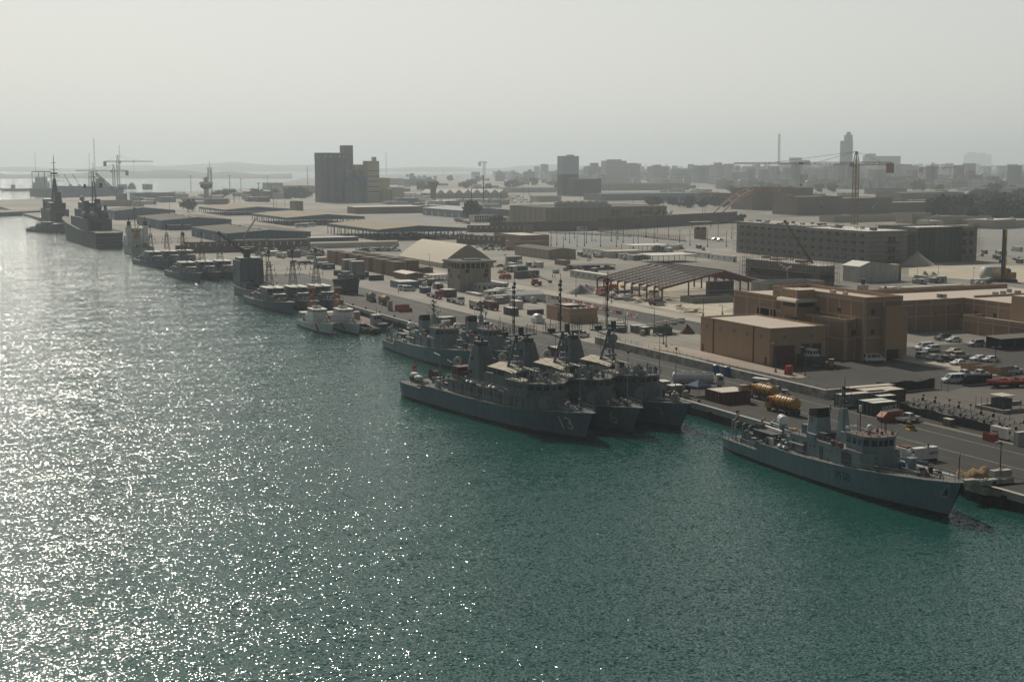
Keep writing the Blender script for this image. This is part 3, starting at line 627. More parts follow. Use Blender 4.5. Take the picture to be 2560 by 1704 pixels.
 for x,y_ in((3.0,-2.0),(7.5,-3.6)):
  mb=MB();mb.lathe([(.02,-1.6),(.42,-1.35),(.62,-.4),(.62,.7),(.4,1.5),(.02,1.7)],(x,y_,4.9),offw,12,'x');mb.cbox((x,y_,4.1),(1.6,.8,.9),greyd);mb.cbox((x-1.3,y_,5.4),(.5,.08,.7),offw);part('sweep_float',mb,t)
 mb=MB();
 for s_ in(-1,1):mb.lathe([(1.25,0),(1.25,.1)],(5.6,1.6+s_*1.0,5.0),rust,16,'y')
 mb.lathe([(.85,-1),(.85,1)],(5.6,1.6,5.0),deckr,14,'y');part('sweep_winch',mb,t)
 davit(t,14.6,-2.4,4.1,6.4,-2.6,greyl,'stern_crane');davit(t,10,3.4,3.4,4.6,-2,grey,'stern_crane')
 clutter(t,H,1.5,11,0,12,seed,(greyd,steel,rust,grey),1);clutter(t,H,13,20.5,0,20,seed+1,(greyd,grey,greyl,black,grey),1.25);clutter(t,H,21.5,44,2.55,26,seed+2,(grey,greyl,greyd,redb),.9)
 clutter(t,H,57,62.5,0,20,seed+3,(offw,steel,greyd,greyl),.55)
 mb=MB();rr=random.Random(seed)
 for i in range(10):mb.poly([(57.5+k*1.3+rr.uniform(-.4,.4),rr.uniform(-1.6,1.6)*(1-k*.22),5.2+k*.05) for k in range(4)],.07,rr.choice((offw,greyl,steel)),4)
 part('mooring_rope',mb,t)
 for x in(30,31.6,38.5,40.1):
  for sg in(-1,1):raft(t,x,sg*4.9,6.7)
 mb=MB();mb.box(21.5,24.3,-3.6,-.4,6.55,9.3,redb,deckr);mb.box(24.4,25.6,-3.4,-1.2,6.6,8.4,rust);part('equipment_crate',mb,t)
 mb=MB();mb.lathe([(.1,0),(.8,.22),(1.0,.55),(.92,.62),(.1,.26)],(0,0,0),offw,18,'x');mb.tube((0,0,0),(1.2,0,0),.12,greyd,5);o=part('dish_antenna',mb,t);o.location=(20.0,-1.0,9.8);o.rotation_euler=(0,R(-12),R(-60));mb=MB();mb.lathe([(.3,4),(.22,9.6)],(20,-.8,0),grey,8);part('antenna_post',mb,t)
 mb=MB();mb.tube((62.0,0,5.3),(62.1,0,15.8),.09,greyl,6,.05);mb.tube((61.5,0,14.2),(62.6,0,14.2),.04,greyl,4);mb.cbox((62.1,0,15.6),(.3,.3,.5),greyd);part('bow_pole',mb,t)
 for x,y_ in((34.5,-3.8),(52.4,3.8),(33,3.6)):mb=MB();mb.tube((x,y_,9.4),(x,y_,18.5),.07,greyd,5,.03);part('whip_aerial',mb,t)
 rr=random.Random(seed+9)
 for i in range(24):
  mb=MB();x,y_=rr.uniform(44.5,54),rr.uniform(-3.6,3.6);hh_=rr.uniform(.5,1.5);mb.cbox((x,y_,9.45+hh_/2),(rr.uniform(.3,.8),rr.uniform(.3,.8),hh_),rr.choice((greyd,greyl,steel,offw)));mb.lathe([(.12,0),(.12,.3)],(x,y_,9.4+hh_),greyd,6);part('bridge_instrument',mb,br)
 flag(t,.8,0,3.3,1.3,2.6,(red,offw,red,offw,red),4.6)
 for x,y_,z0,z1 in((22.2,-4.5,4,6.6),(32,-4.55,4,6.6),(43.3,-4.6,6.6,9.4),(33.2,2.2,6.6,9.4)):
  mb=MB();[mb.tube((x+d_,y_,z0),(x+d_+1.2,y_,z1),.05,steel,4) for d_ in(0,.6)];[mb.tube((x+1.2*f,y_,z0+(z1-z0)*f),(x+.6+1.2*f,y_,z0+(z1-z0)*f),.04,steel,3) for f in(.15,.3,.45,.6,.75,.9)];part('ladder',mb,d1)
 mb=MB();[mb.tube((40.5,0,17),(x,y_,z),.025,greyd,3) for x,y_,z in((62.2,0,7),(25,-2,9),(25,2,9),(52,-4.5,9.5),(52,4.5,9.5))];part('rigging',mb,ms)
 mb=MB();mb.cbox((39.2,1.2,13.6),(1.4,1.4,1.6),greyd);mb.lathe([(.9,-.1),(.9,.1)],(42.2,0,15.6),greyl,12,'x');mb.cbox((42.4,-.9,12.2),(.7,2.4,.5),greyl);part('mast_radar',mb,ms)
 H.text(num,3.6,offw if num!='3' else greyl,t,60.2,2.65,bold=.05)
 return t
a,b=g((999,989),0),g((1461,1097),0);c0=Vector((a.x+4.3,a.y+.8,0));dv=b-c0;rz0=math.atan2(dv.y,dv.x)
b6,b3=g((1580,1082),0),g((1700,1070),0)
minesweeper('dark grey minesweeper with bow number 13, outermost of three moored abreast',c0,rz0,'13',41)
minesweeper('dark grey minesweeper with bow number 6 between two sister ships',c0+(b6-b),rz0,'6',51)
minesweeper('dark grey minesweeper with bow number 3, innermost of three against the quay',c0+(b3-b),rz0,'3',61)
def patrol(label,loc,rz,seed,group='grey patrol ships moored abreast',k=1.0):
 t=thing('patrol_ship',label,'warship',loc,rz,group)
 H=Hull([(0,3.1,2.8,2.2),(14,3.75,3.4,2.3),(30,3.9,3.3,2.9),(42,3.2,2.0,3.6),(49,1.8,.8,4.1),(52.5,.25,.05,4.4)],2.6,hullg,n=26)
 part('hull',H.mb,t);part('deck',H.deck(deckm),t);part('guard_rail',hull_rail(H,.5,51,greyl,step=2.4,n=6),t)
 mb=MB();mb.prism(octa(15,40,3.0,2.2),2.4,5.1,grey,greyl)
 for x in(17,22,27,33):mb.box(x,x+.9,-3.08,-3.0,2.9,4.8,dark)
 d=part('deckhouse',mb,t)
 ow=octa(24,34.5,3.0,1.6);mb=MB();mb.prism(ow,5.1,7.5,grey,greyl);mb.prism(octa(23.6,34.9,3.3,1.7),7.5,7.65,croofw);b=part('pilothouse',mb,t)
 winrow(b,ow[0],ow[1],6.4,7.2,5,.4);winrow(b,ow[1],ow[2],6.4,7.2,1,.2);winrow(b,ow[2],ow[3],6.4,7.2,3,.3);winrow(b,ow[3],ow[4],6.4,7.2,1,.2)
 mb=MB();mb.box(36,39.5,-2.2,2.2,5.1,5.9,grey,croofw);mb.box(15.5,22,-2.4,2.4,5.1,5.9,greyd,deckm);part('raised_deck',mb,d)
 mb=MB();mb.lattice((25.5,0,7.5),(25.1,0,16.5),2.6,.9,.11,greyd,1.5);mb.tube((25.1,0,16.4),(25.1,0,20.2),.16,greyd,6)
 for z,hw_ in((11.5,2.6),(13.4,2.1)):mb.tube((25.4,-hw_,z),(25.4,hw_,z),.09,greyd,4);[mb.tube((25.4,s_*hw_,z-.6),(25.4,s_*hw_,z+1.0),.1,greyd,4) for s_ in(-1,1)]
 mb.cbox((25.1,0,20.0),(.9,.9,1.5),greyd);mb.cbox((25.4,0,14.6),(1.6,1.6,.3),greyd);mb.cbox((26.2,0,15.2),(.3,2.4,.35),greyl);part('lattice_mast',mb,t)
 mb=MB();mb.lathe([(.7,0),(.6,.9),(.4,1.2)],(44,0,3.7),grey,12);mb.tube((44,0,4.6),(46.4,0,4.9),.08,greyd,6);part('deck_gun',mb,t)
 mb=MB();mb.lathe([(.6,0),(.5,.8),(.35,1.0)],(12.5,0,2.3),grey,12);mb.tube((12.5,0,3.1),(10.2,0,3.4),.08,greyd,6);part('aft_gun',mb,t)
 mb=MB();mb.prism([(4,-1.2),(8.4,-1.2),(9.8,0),(8.4,1.2),(4,1.2)],2.9,3.6,black,greyd);mb.box(4.6,8,-1,1,2.3,2.9,steel);part('inflatable_boat',mb,t)
 clutter(t,H,1,13,0,7,seed,(greyd,steel,grey,black),.9);clutter(t,H,16,23,3.4,5,seed+1,(greyd,steel,offw),.8);clutter(t,H,40,48,0,4,seed+2,(greyd,offw,steel),.7)
 for sg in(-1,1):raft(t,20.5,sg*2.2,5.9)
 dome(t,22.6,1.2,5.9,.5,.6)
 flag(t,.4,0,2.2,.8,1.5,(red,offw,red),2.6)
 return t
def axis_of(A,B,dx):a,b=g(A,0),g(B,0);a=Vector((a.x+dx,a.y,0));d=b-a;return a,math.atan2(d.y,d.x)
NTH=('outermost','middle one','innermost')
pp=None
for gi,(A,B,word,sp) in enumerate((((605.7,753.5),(732,786),'close beyond the white cutters',8.9),((409,686),(495.5,704.5),'before the landing support ship',8.6),((329,657.5),(412,672),'below the white supply ship',8.4))):
 a,rz=axis_of(A,B,3.2)
 for i in range(3):
  lab='grey patrol ship with lattice mast, %s of the three %s'%(NTH[i],word)
  l=a+Vector((i*sp,i*1.6-(0 if gi else i*1.2),0))
  if pp is None:pp=patrol(lab,l,rz,71)
  else:dup(pp,l,rz,lab)
whull=mat('cutter white hull',(.62,.64,.62),.5,.1,.4,streak=.25)
def cutter(label,loc,rz,seed):
 t=thing('patrol_cutter',label,'patrol boat',loc,rz,'white cutters with orange masts')
 H=Hull([(0,2.6,2.3,1.9),(10,3.1,2.7,2.0),(20,3.0,2.3,2.6),(27,1.9,1.0,3.3),(31.3,.25,.05,3.7)],2.2,whull,n=22)
 part('hull',H.mb,t);part('deck',H.deck(deckm),t);part('guard_rail',hull_rail(H,.4,30.5,greyl,step=2,n=6),t)
 mb=MB()
 for sg in(-1,1):mb.sheet([[(22.5+q-z*.25+.0,sg*(H.hb(22.5+q-z*.25,z)+.04),z) for z in(.5,1.2,2.0,2.7)] for q in(0,1.3)],red)
 part('bow_stripe',mb,t)
 mb=MB();mb.prism([(10,-2.3),(19,-2.3),(20.5,-1.5),(20.5,1.5),(19,2.3),(10,2.3)],2.0,4.6,white,croofw);d=part('deckhouse',mb,t)
 ow=octa(12.5,19.6,2.2,.9);mb=MB();mb.prism(octa(12.2,20.2,2.4,1),4.6,6.6,white,croofw,top=ow);mb.prism(octa(12.3,19.9,2.4,1),6.6,6.75,croofw);b=part('pilothouse',mb,t)
 winrow(b,ow[0],ow[1],5.75,6.35,5,.4,out=.14);winrow(b,ow[1],ow[2],5.75,6.35,1,.2,out=.14);winrow(b,ow[2],ow[3],5.75,6.35,4,.35,out=.2);winrow(b,ow[3],ow[4],5.75,6.35,1,.2,out=.14)
 mb=MB();mb.box(14,16.5,-1.2,1.2,6.75,7.5,croofw);mb.lathe([(.3,0),(.3,.5),(.1,.7)],(17.5,.4,6.7),white,10);mb.tube((18,-1,6.7),(18,-1,8.2),.05,greyd,4);part('roof_gear',mb,b)
 mb=MB();mb.lattice((9.5,0,2.2),(9.3,0,12.5),2.0,1.2,.13,orangem,1.3);mb.box(8.4,10.2,-1.4,1.4,12.5,12.7,orangem)
 for z in(7.5,9.6):mb.tube((9.4,-2.0,z),(9.4,2.0,z),.09,orangem,4);mb.cbox((9.4,.2,z+.5),(.8,.8,.8),orangem)
 mb.cbox((9.3,0,13.1),(.5,2.2,.4),greyd);part('lattice_mast',mb,t)
 mb=MB();mb.box(1.2,6.0,-2.1,2.1,4.4,4.5,croof)
 for x in(1.4,5.8):
  for y_ in(-2,2):mb.tube((x,y_,1.9),(x,y_,4.4),.05,steel,4)
 part('awning',mb,t)
 clutter(t,H,1,9,0,6,seed,(steel,offw,greyd),.7);clutter(t,H,21,28,0,7,seed+1,(rust,orange,offw,greyd),.6)
 mb=MB();mb.lathe([(.5,0),(.45,.7),(.3,.9)],(24,0,3.0),offw,10);mb.tube((24,0,3.7),(25.6,0,3.9),.07,greyd,5);part('deck_gun',mb,t)
 return t
a,rz=axis_of((740,812),(831,838),2.6)
ct=cutter('white patrol cutter with orange lattice mast, on the seaward side of its twin',a,rz,81)
a2,_=axis_of((803,812),(895,838),2.6);dup(ct,a2,rz,'white patrol cutter with orange lattice mast, between its twin and the brown barge')
a,rz=axis_of((583,734),(640,752),5)
t=thing('support_ship','grey support ship with tall block house and black crane boom raised','ship',a,R(-88))
H=Hull([(0,5.0,4.6,2.6),(10,5.6,5.2,2.0),(30,5.6,5.0,2.2),(40,3.2,2.2,2.8),(43,.6,.2,3.1)],1,hullg,bw=1.2,n=20)
part('hull',H.mb,t);part('deck',H.deck(deckm),t)
mb=MB();[mb.poly([H.edge(x,sg,dz) for x in(0,6,14,22,30)],.14,greyl,4) for sg in(-1,1) for dz in(1.2,.1)];part('bulwark_rail',mb,t)
mb=MB();mb.box(-1,9,-4.6,4.8,2,13.6,grey,greyd);mb.box(9,9.25,-3.8,4.0,3,11.5,grey);mb.box(0,8,-4,4,13.6,14.6,grey,greyl);mb.box(.5,2,-4.66,-4.6,8,10,dark);mb.box(9.25,9.35,-.8,.8,3,6,dark);part('block_house',mb,t)
mb=MB();mb.box(9.5,16,-4.5,-1.0,2,5.4,grey,greyl);mb.box(10,20,1,4.6,2,4.6,greyd,greyl);mb.lathe([(.9,0),(.9,1.6)],(18,-2.5,2.2),grey,12);part('deck_cargo',mb,t)
mb=MB();mb.lathe([(1.4,0),(1.4,1.4),(1.0,1.6)],(3,0,14.5),greyd,12);mb.box(1.6,5,-1.2,1.2,16,18,greyd);cr=part('crane',mb,t)
mb=MB();mb.lattice((3,-.6,16.6),(1.5,-11.5,24.5),.8,.35,.1,black,1.6);mb.tube((3,.8,18),(1.6,-11,24.2),.05,black,4);mb.tube((3,0,17),(2.4,-4.5,18.6),.2,greyd,5);part('crane_boom',mb,cr)
mb=MB();mb.lattice((13,3,4.6),(13,3,15),1.4,.5,.1,greyd,1.2)
for z in(9,12):mb.tube((13,1,z),(13,5,z),.09,greyd,4)
part('lattice_mast',mb,t)
for x,y_,h_ in((2,6.5,15),(4,8.5,14),(6,10,16)):mb=MB();mb.tube((x,y_-3,2),(x,y_-3,h_),.12,greyd,5);part('pole',mb,t)
clutter(t,H,10,34,0,16,5,(greyd,grey,steel,offw),1.3)
a=g((334,640),0)
t=thing('supply_ship','white supply ship with twin dark topped funnels behind patrol ships','ship',a+Vector((6,4,0)),R(88))
H=Hull([(0,6.3,5.9,3.4),(25,6.6,6.2,3.4),(40,6.0,5.0,6),(50,3,2,7),(54,.4,.1,7.4)],3,offw,bw=1.0,n=20)
part('hull',H.mb,t);part('deck',H.deck(deckm),t)
for s_ in(-1,1):
 mb=MB();mb.box(18,22,s_*4.6-1.3,s_*4.6+1.3,3.4,16,white,greyd);mb.box(18.6,21.4,s_*4.6-.9,s_*4.6+.9,16,18.6,black);mb.tube((20,s_*4.6,18.5),(20,s_*4.6,21),.25,black,6);part('funnel',mb,t)
mb=MB();mb.box(24,36,-5.6,5.6,3.4,10,white,croofw);mb.box(25,33,-5,5,10,14.6,white,croofw);b=part('superstructure',mb,t)
for zz in(12.3,):winrow(b,(25,5),(25,-5),zz,zz+1.4,5,.3)
mb=MB();mb.tube((28,0,14.5),(28,0,27),.3,greyd,6,.12);[mb.tube((28,-2.5,z),(28,2.5,z),.12,greyd,4) for z in(18,21)];mb.cbox((28,0,25.5),(1.2,1.2,1),greyd);part('mast',mb,t)
mb=MB();mb.box(22.5,24,-1.5,1.5,9,13.5,amber);mb.tube((23,0,13),(15,0,16),.3,amber,6);part('deck_crane',mb,t)
clutter(t,H,2,17,0,16,6,(greyd,steel,grey,rust),1.6)
navyg=mat('shadowed naval grey',(.095,.11,.12),.65,.14,.2,streak=.25)  # darker than the real ship paint: shade on the far warships put into the colour
a,b2=g((240,622.6),0),g((314,622.6),0);wd=b2.x-a.x
t=thing('amphibious_ship','large grey amphibious ship with its broad flight deck facing the harbour','warship',((a.x+b2.x)/2,a.y,0),R(91))
bh=wd/2;H=Hull([(0,bh,bh*.96,9.6),(60,bh*1.12,bh*1.08,9.6),(110,bh*1.1,bh,12),(150,bh*.6,bh*.35,13),(165,1,.3,14)],10,navyg,n=30)
part('hull',H.mb,t);part('flight_deck',H.deck(deckm,.05),t)
mb=MB();mb.box(-.25,-.05,-bh*.92,bh*.92,.6,9.2,greyd)
for z in(2.5,4.5,6.5):mb.box(-.4,-.25,-bh*.9,bh*.9,z,z+.25,grey)
part('stern_gate',mb,t)
mb=MB();[mb.box(x,x+.5,sg*bh*1.0-.5*(sg<0)+(sg>0)*0,sg*bh*1.0+.5*(sg>0),8.6,10.2,greyd) for x in range(2,56,5) for sg in(-1,1)];part('deck_net',mb,t)
mb=MB();mb.box(34,100,-bh*.98,bh*.86,9.6,17,navyg,greyd);mb.box(40,46,-2.2,5,9.6,15.5,greyl);mb.box(33.6,34,-1.5,5.5,10,14.6,dark);mb.box(46,92,-bh*.75,bh*.7,17,22,navyg,greyd);mb.box(60,82,-bh*.6,bh*.6,22,26.5,navyg,greyl);s=part('superstructure',mb,t)
mb=MB();mb.box(50,55,-4,-1,22,29,greyd);mb.box(50,55,3,6,22,28,greyd);part('funnel',mb,t)
for x,y_,z in((42,3,17),(44,7.5,17),(48,-3,22),(70,4,26.5)):dome(s,x,y_,z,1.7,.9,offw,greyd,'radar_dome')
mb=MB();mb.lattice((58,-1.5,22),(58,-1.5,40),3,1.2,.22,greyd,2.2);mb.tube((58,-1.5,40),(58,-1.5,52),.3,greyd,6,.12);mb.box(56.5,59.5,-7,5,36,36.4,greyd);mb.cbox((58,4,37.4),(1,1.4,2),greyd);mb.cbox((58,-6,37.8),(1,1.6,2.6),greyd)
[mb.tube((58,-4,z),(58,1,z),.15,greyd,4) for z in(43,46)];part('mast',mb,t)
rr=random.Random(4)
for i in range(34):
 mb=MB();x,y_=rr.uniform(34,62),rr.uniform(-bh*.9,bh*.8);z=17 if x<46 else 22;h_=rr.uniform(1,4);mb.cbox((x,y_,z+h_/2),(rr.uniform(1,3),rr.uniform(.8,2.4),h_),rr.choice((navyg,greyd,grey)));mb.tube((x,y_,z+h_),(x,y_,z+h_+rr.uniform(.5,3)),.1,greyd,4);part('deck_equipment',mb,s)
mb=MB();rail(mb,[(1,-bh,9.6),(34,-bh,9.6)],greyd,1.1,2);rail(mb,[(1,bh,9.6),(34,bh,9.6)],greyd,1.1,2);part('guard_rail',mb,t)
a,b2=g((124,584),0),g((170,584),0)
t=thing('frigate','tall masted dark grey warship moored beyond the amphibious ship','warship',((a.x+b2.x)/2+4.5,a.y,0),R(90))
bh=7.0;H=Hull([(0,bh,bh*.95,7),(60,bh*1.1,bh,7.2),(100,bh*.8,bh*.5,9),(125,.6,.2,11)],8,navyg,n=20)
part('hull',H.mb,t);part('flight_deck',H.deck(croof,.05),t)
mb=MB();mb.box(24,80,-bh*1.0,bh*1.0,7,17,navyg,greyd);mb.box(23.6,24,-3,3,7.5,14,dark);mb.box(30,50,-bh*.8,bh*.8,17,22,navyg,croofw);mb.box(60,78,-bh*.8,bh*.8,17,24,greyd,greyl);mb.prism([(28,-3),(36,-3),(36,3),(28,3)],22,30,greyd,dark,top=[(29,-2),(34,-2),(34,2),(29,2)]);part('superstructure',mb,t)
mb=MB();mb.prism([(44,-3),(50,-3),(50,3),(44,3)],22,40,greyd,top=[(46,-1),(48,-1),(48,1),(46,1)]);mb.tube((47,0,40),(47,0,58),.5,greyd,6,.2);[mb.tube((47,-w_,z),(47,w_,z),.25,greyd,4) for z,w_ in((38,7),(42,4),(47,3),(52,2))];mb.cbox((47,0,44),(2,5,1.2),greyd);part('mast',mb,t)
for i in range(16):
 mb=MB();x,y_=rr.uniform(26,76),rr.uniform(-6,6);h_=rr.uniform(2,7);mb.cbox((x,y_,17+h_/2),(rr.uniform(1,4),rr.uniform(1,3),h_),rr.choice((navyg,greyd,grey)));part('deck_equipment',mb,t)
dup(pp,g((64,578),0)+Vector((3,0,0)),R(-70),'small grey patrol ship moored outside the tall masted warship','grey patrol ships moored abreast',1.05)
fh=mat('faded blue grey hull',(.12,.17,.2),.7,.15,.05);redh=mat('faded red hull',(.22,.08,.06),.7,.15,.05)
def far_ship(name,label,A,B,hd,m,parts_):
 a,b_=g(A,0),g(B,0);d=b_-a;L=d.length
 t=thing(name,label,'ship',a,math.atan2(d.y,d.x));k=hd
 H=Hull([(0,k*.9,k*.8,k),(L*.12,k*1.1,k,k),(L*.85,k*1.1,k,k),(L,.5,.2,k*1.2)],4,m,n=16);part('hull',H.mb,t);part('deck',H.deck(deckm),t);parts_(t,L,k);return t
def fr(t,L,k):
 mb=MB();mb.box(4,24,-8,8,k,k+9,white,croofw);mb.box(8,20,-7,7,k+9,k+18,white,croofw);part('superstructure',mb,t)
 mb=MB();mb.box(0,26,-11.2,-11.05,.6,k*.9,redh);part('red_hull_band',mb,t)
 mb=MB();[mb.tube((2+dx,y_,k),(2+dx,y_,k+26),.7,grey,5) for dx in(0,26) for y_ in(-7,7)];[mb.tube((2,y_,k+26),(28,y_,k+26),.8,grey,5) for y_ in(-7,7)];part('gantry',mb,t)
 for x in(L*.42,L*.52,L*.75):mb=MB();mb.lattice((x,0,k),(x,0,k+6),3,3,.5,greyd,3);mb.tube((x,0,k+5),(x-13,0,k+22),.6,greyd,5);part('deck_crane',mb,t)
 mb=MB();mb.lattice((L*.66,0,k),(L*.66,0,k+26),7,5,.4,grey,5);part('lattice_mast',mb,t)
 mb=MB();mb.box(L*.3,L*.98,-9,9,k,k+4,fh,greyd);mb.prism([(L*.72,-6),(L*.8,-6),(L*.8,6),(L*.72,6)],k+4,k+16,fh,top=[(L*.74,-4),(L*.78,-4),(L*.78,4),(L*.74,4)]);part('deckhouse',mb,t)
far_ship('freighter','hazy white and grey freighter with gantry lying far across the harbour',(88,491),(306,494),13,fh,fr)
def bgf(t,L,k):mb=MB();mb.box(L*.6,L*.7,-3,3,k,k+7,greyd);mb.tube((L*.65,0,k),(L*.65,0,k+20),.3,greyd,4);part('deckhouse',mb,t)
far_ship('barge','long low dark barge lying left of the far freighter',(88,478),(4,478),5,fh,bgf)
mb=MB();a,b_=g((-60,545),0),g((118,536),0);mb.prism([(a.x,a.y),(b_.x,b_.y),(b_.x+8,b_.y+60),(a.x,a.y+60)],-1,4.2,concd,gmat('pale quay top',(.2,.19,.17),.2,.05));solid('breakwater',mb,'low dark breakwater at the left edge beyond the last ships','breakwater')
a=g((876,838),0);yb=a.y
t=thing('work_barge','rusty brown flat work barge lying along the quay','barge',(g(zD(1560,1010),1.4).x,g(zD(1560,1010),1.4).y-6,0))
mb=MB();mb.prism([(0,0),(9,0),(9,34),(0,34)],-1,1.5,rust,deckr);part('hull',mb,t);mb=MB();mb.box(3.5,5.4,13,15.2,1.5,4.0,beigec,croof);part('cabinet',mb,t)
for y_ in(3,9,20,28):mb=MB();mb.lathe([(.2,0),(.2,.8),(.3,.8),(.3,.95)],(.5,y_,1.5),rust,8);part('bollard',mb,t)
c_=g(zD(1895,1095),0)
t=thing('tug','small dark tug with pale cabin and black bow fenders beside the barge','tug',(c_.x,c_.y-6,0),R(93))
H=Hull([(0,2.4,2.0,1.2),(4,2.7,2.3,1.1),(11,2.4,1.9,1.6),(13.5,.8,.5,2)],.5,greyd,n=14);part('hull',H.mb,t);part('deck',H.deck(deckm),t)
mb=MB();mb.box(6,9,-1.3,1.3,1.2,4.6,offw,croofw);b=part('cabin',mb,t);winrow(b,(6,1.3),(6,-1.3),3.3,4.2,3);winrow(b,(6,-1.3),(9,-1.3),3.3,4.2,3)
mb=MB();mb.tube((7,0,4.6),(7,0,7),.08,greyd,5);part('mast',mb,t)
mb=MB();mb.box(1,4.4,-1.6,1.6,1.1,2.3,bluec,greyd);part('engine_cover',mb,t)
for i,(px,r_) in enumerate(((zD(1690,1120),1.2),(zD(1760,1130),1.3),(zD(1850,1140),1.5))):
 c_=g(px,.2);mb=MB();mb.lathe([(.1,-1.6),(r_*.8,-1.4),(r_,-.5),(r_,.5),(r_*.8,1.4),(.1,1.6)],(0,0,.4),black,12,'x');solid('fender',mb,'fat black rubber fender floating by the tug, %s'%('farthest from the minehunter','in the middle','nearest the minehunter')[i],'fender',(c_.x,c_.y,0),R(20))
c_=g(zD(1400,640));t=thing('laid_up_boat','grey workboat standing on blocks on the quay apron','boat',(c_.x,c_.y,GZ),R(-75))
H=Hull([(0,2.7,1.6,3.4),(5,3.1,2,3.4),(10,2.6,1.4,3.9),(13.5,.5,.1,4.6)],.8,greyd,bw=.6,n=14)
for v in H.mb.v:pass
part('hull',H.mb,t).location=(0,0,1.2);part('deck',H.deck(greyl),t).location=(0,0,1.2)
mb=MB();mb.prism(octa(2.5,8.5,1.9,.8),4.6,7.4,greyl,offw);mb.box(3.5,7,-1.4,1.4,7.4,8.4,grey,greyl);b=part('cabin',mb,t);ow=octa(2.5,8.5,1.92,.8);winrow(b,ow[0],ow[1],6.2,7,4);winrow(b,ow[2],ow[3],6.2,7,3)
mb=MB();mb.tube((5,0,8.4),(5,0,11.5),.1,greyd,5);mb.tube((5,-1.2,10),(5,1.2,10),.06,greyd,4);part('mast',mb,t)
for x in(2.5,9):
 mb=MB();mb.box(x,x+.9,-1.6,1.6,0,.5,bark);part('cradle_block',mb,t)
def frust(mb,a,z0,b,z1,m,mt=None):
 vs=[(a[0],-a[2],z0),(a[1],-a[2],z0),(a[1],a[2],z0),(a[0],a[2],z0),(b[0],-b[2],z1),(b[1],-b[2],z1),(b[1],b[2],z1),(b[0],b[2],z1)]
 mb.add(vs,[(0,1,5,4),(1,2,6,5),(2,3,7,6),(3,0,4,7),(3,2,1,0)],m);mb.add(vs,[(4,5,6,7)],mt or m);return vs
def xprism(mb,pts,y0,y1,m):
 n=len(pts);vs=[(p[0],y0,p[1]) for p in pts]+[(p[0],y1,p[1]) for p in pts]
 mb.add(vs,[(i,(i+1)%n,n+(i+1)%n,n+i) for i in range(n)]+[tuple(range(n)),tuple(reversed(range(n,2*n)))],m);return mb
def inset_quad(mb,q,k,out,m):
 q=[Vector(p) for p in q];c=sum(q,Vector())/4;nrm=(q[1]-q[0]).cross(q[3]-q[0]).normalized()*out
 mb.add([c+(p-c)*k+nrm for p in q],[(0,1,2,3)],m)
CARK={'sedan':(4.6,1.78,[(-2.3,.32),(-2.32,.8),(-1.5,.95),(1.0,.95),(2.2,.78),(2.3,.5),(2.3,.32)],(-1.75,1.05,.84),(-1.1,.35,.66),.93,1.43),'suv':(4.8,1.9,[(-2.4,.38),(-2.42,1.0),(-2.3,1.08),(1.05,1.08),(2.3,.98),(2.4,.6),(2.4,.38)],(-2.32,1.1,.9),(-2.15,.5,.76),1.06,1.82),'pickup':(5.2,1.8,[(-2.6,.45),(-2.6,1.0),(-.65,1.0),(-.6,1.05),(1.15,1.05),(2.5,.95),(2.6,.6),(2.6,.45)],(-.65,1.2,.85),(-.45,.6,.7),1.03,1.72),'van':(5.2,1.95,[(-2.6,.36),(-2.62,1.12),(1.55,1.12),(2.45,.95),(2.6,.6),(2.6,.36)],(-2.6,1.75,.95),(-2.5,.95,.82),1.1,2.05)}
def car(label,loc,rz,kind,paint,group=None,full=True):
 L,W,prof,gb,gr,zb,zr=CARK[kind];cat={'sedan':'car','suv':'car','pickup':'pickup truck','van':'van'}[kind];nm={'sedan':'parked_car','suv':'parked_suv','pickup':'pickup_truck','van':'minivan'}[kind]
 body=MB();xprism(body,prof,-W/2,W/2,paint)
 q=frust(body,gb,zb,gr,zr,paint)
 if kind=='pickup':body.box(-2.45,-.75,-.72,.72,.98,1.012,dark)
 body.box(-L/2-.03,-L/2+.1,-W*.46,W*.46,.4,.55,greyd);body.box(L/2-.1,L/2+.03,-W*.46,W*.46,.38,.55,greyd)
 gl=[((0,1,5,4),.84),((2,3,7,6),.84),((1,2,6,5),.86),((3,0,4,7),.84)]
 wh=[(sx*L*.315,sy*(W/2-.08)) for sx in(-1,1) for sy in(-1,1)]
 wr=.34 if kind!='sedan' else .31
 def wheel(mb,x,y):mb.lathe([(wr*.6,-.11),(wr,-.1),(wr,.1),(wr*.6,.11)],(x,y,wr),black,12,'y');mb.lathe([(wr*.55,-.125),(wr*.55,.125)],(x,y,wr),steel,8,'y')
 if not full:
  for f,k in gl:inset_quad(body,[q[i] for i in f],k,.02,glass)
  for x,y in wh:wheel(body,x,y)
  return solid(nm,body,label,cat,loc,rz,group)
 t=thing(nm,label,cat,loc,rz,group);b=part('body',body,t)
 for(f,k),n_ in zip(gl,('side_window','side_window','windscreen','rear_window')):
  mb=MB();inset_quad(mb,[q[i] for i in f],k,.02,glass)
  if n_=='side_window':
   s_=-1 if f[0]==0 else 1
   for x in((-.35,) if kind!='van' else(-1.2,.3)):frust(mb,(x-.05,x+.05,0),zb,(x-.05,x+.05,0),zr,paint) if 0 else mb.add([(x-.05,s_*(gb[2]+.03),zb),(x+.05,s_*(gb[2]+.03),zb),(x+.05,s_*(gr[2]+.05),zr),(x-.05,s_*(gr[2]+.05),zr)],[(0,1,2,3)],paint)
  part(n_,mb,b)
 for x,y in wh:mb=MB();wheel(mb,x,y);part('wheel',mb,t)
 for s_ in(-1,1):
  mb=MB();mb.cbox((L/2,s_*W*.36,.68),(.06,.3,.16),white);part('headlight',mb,t)
  mb=MB();mb.cbox((-L/2-.01,s_*W*.42,.8),(.05,.14,.25),red);part('tail_light',mb,t)
 return t
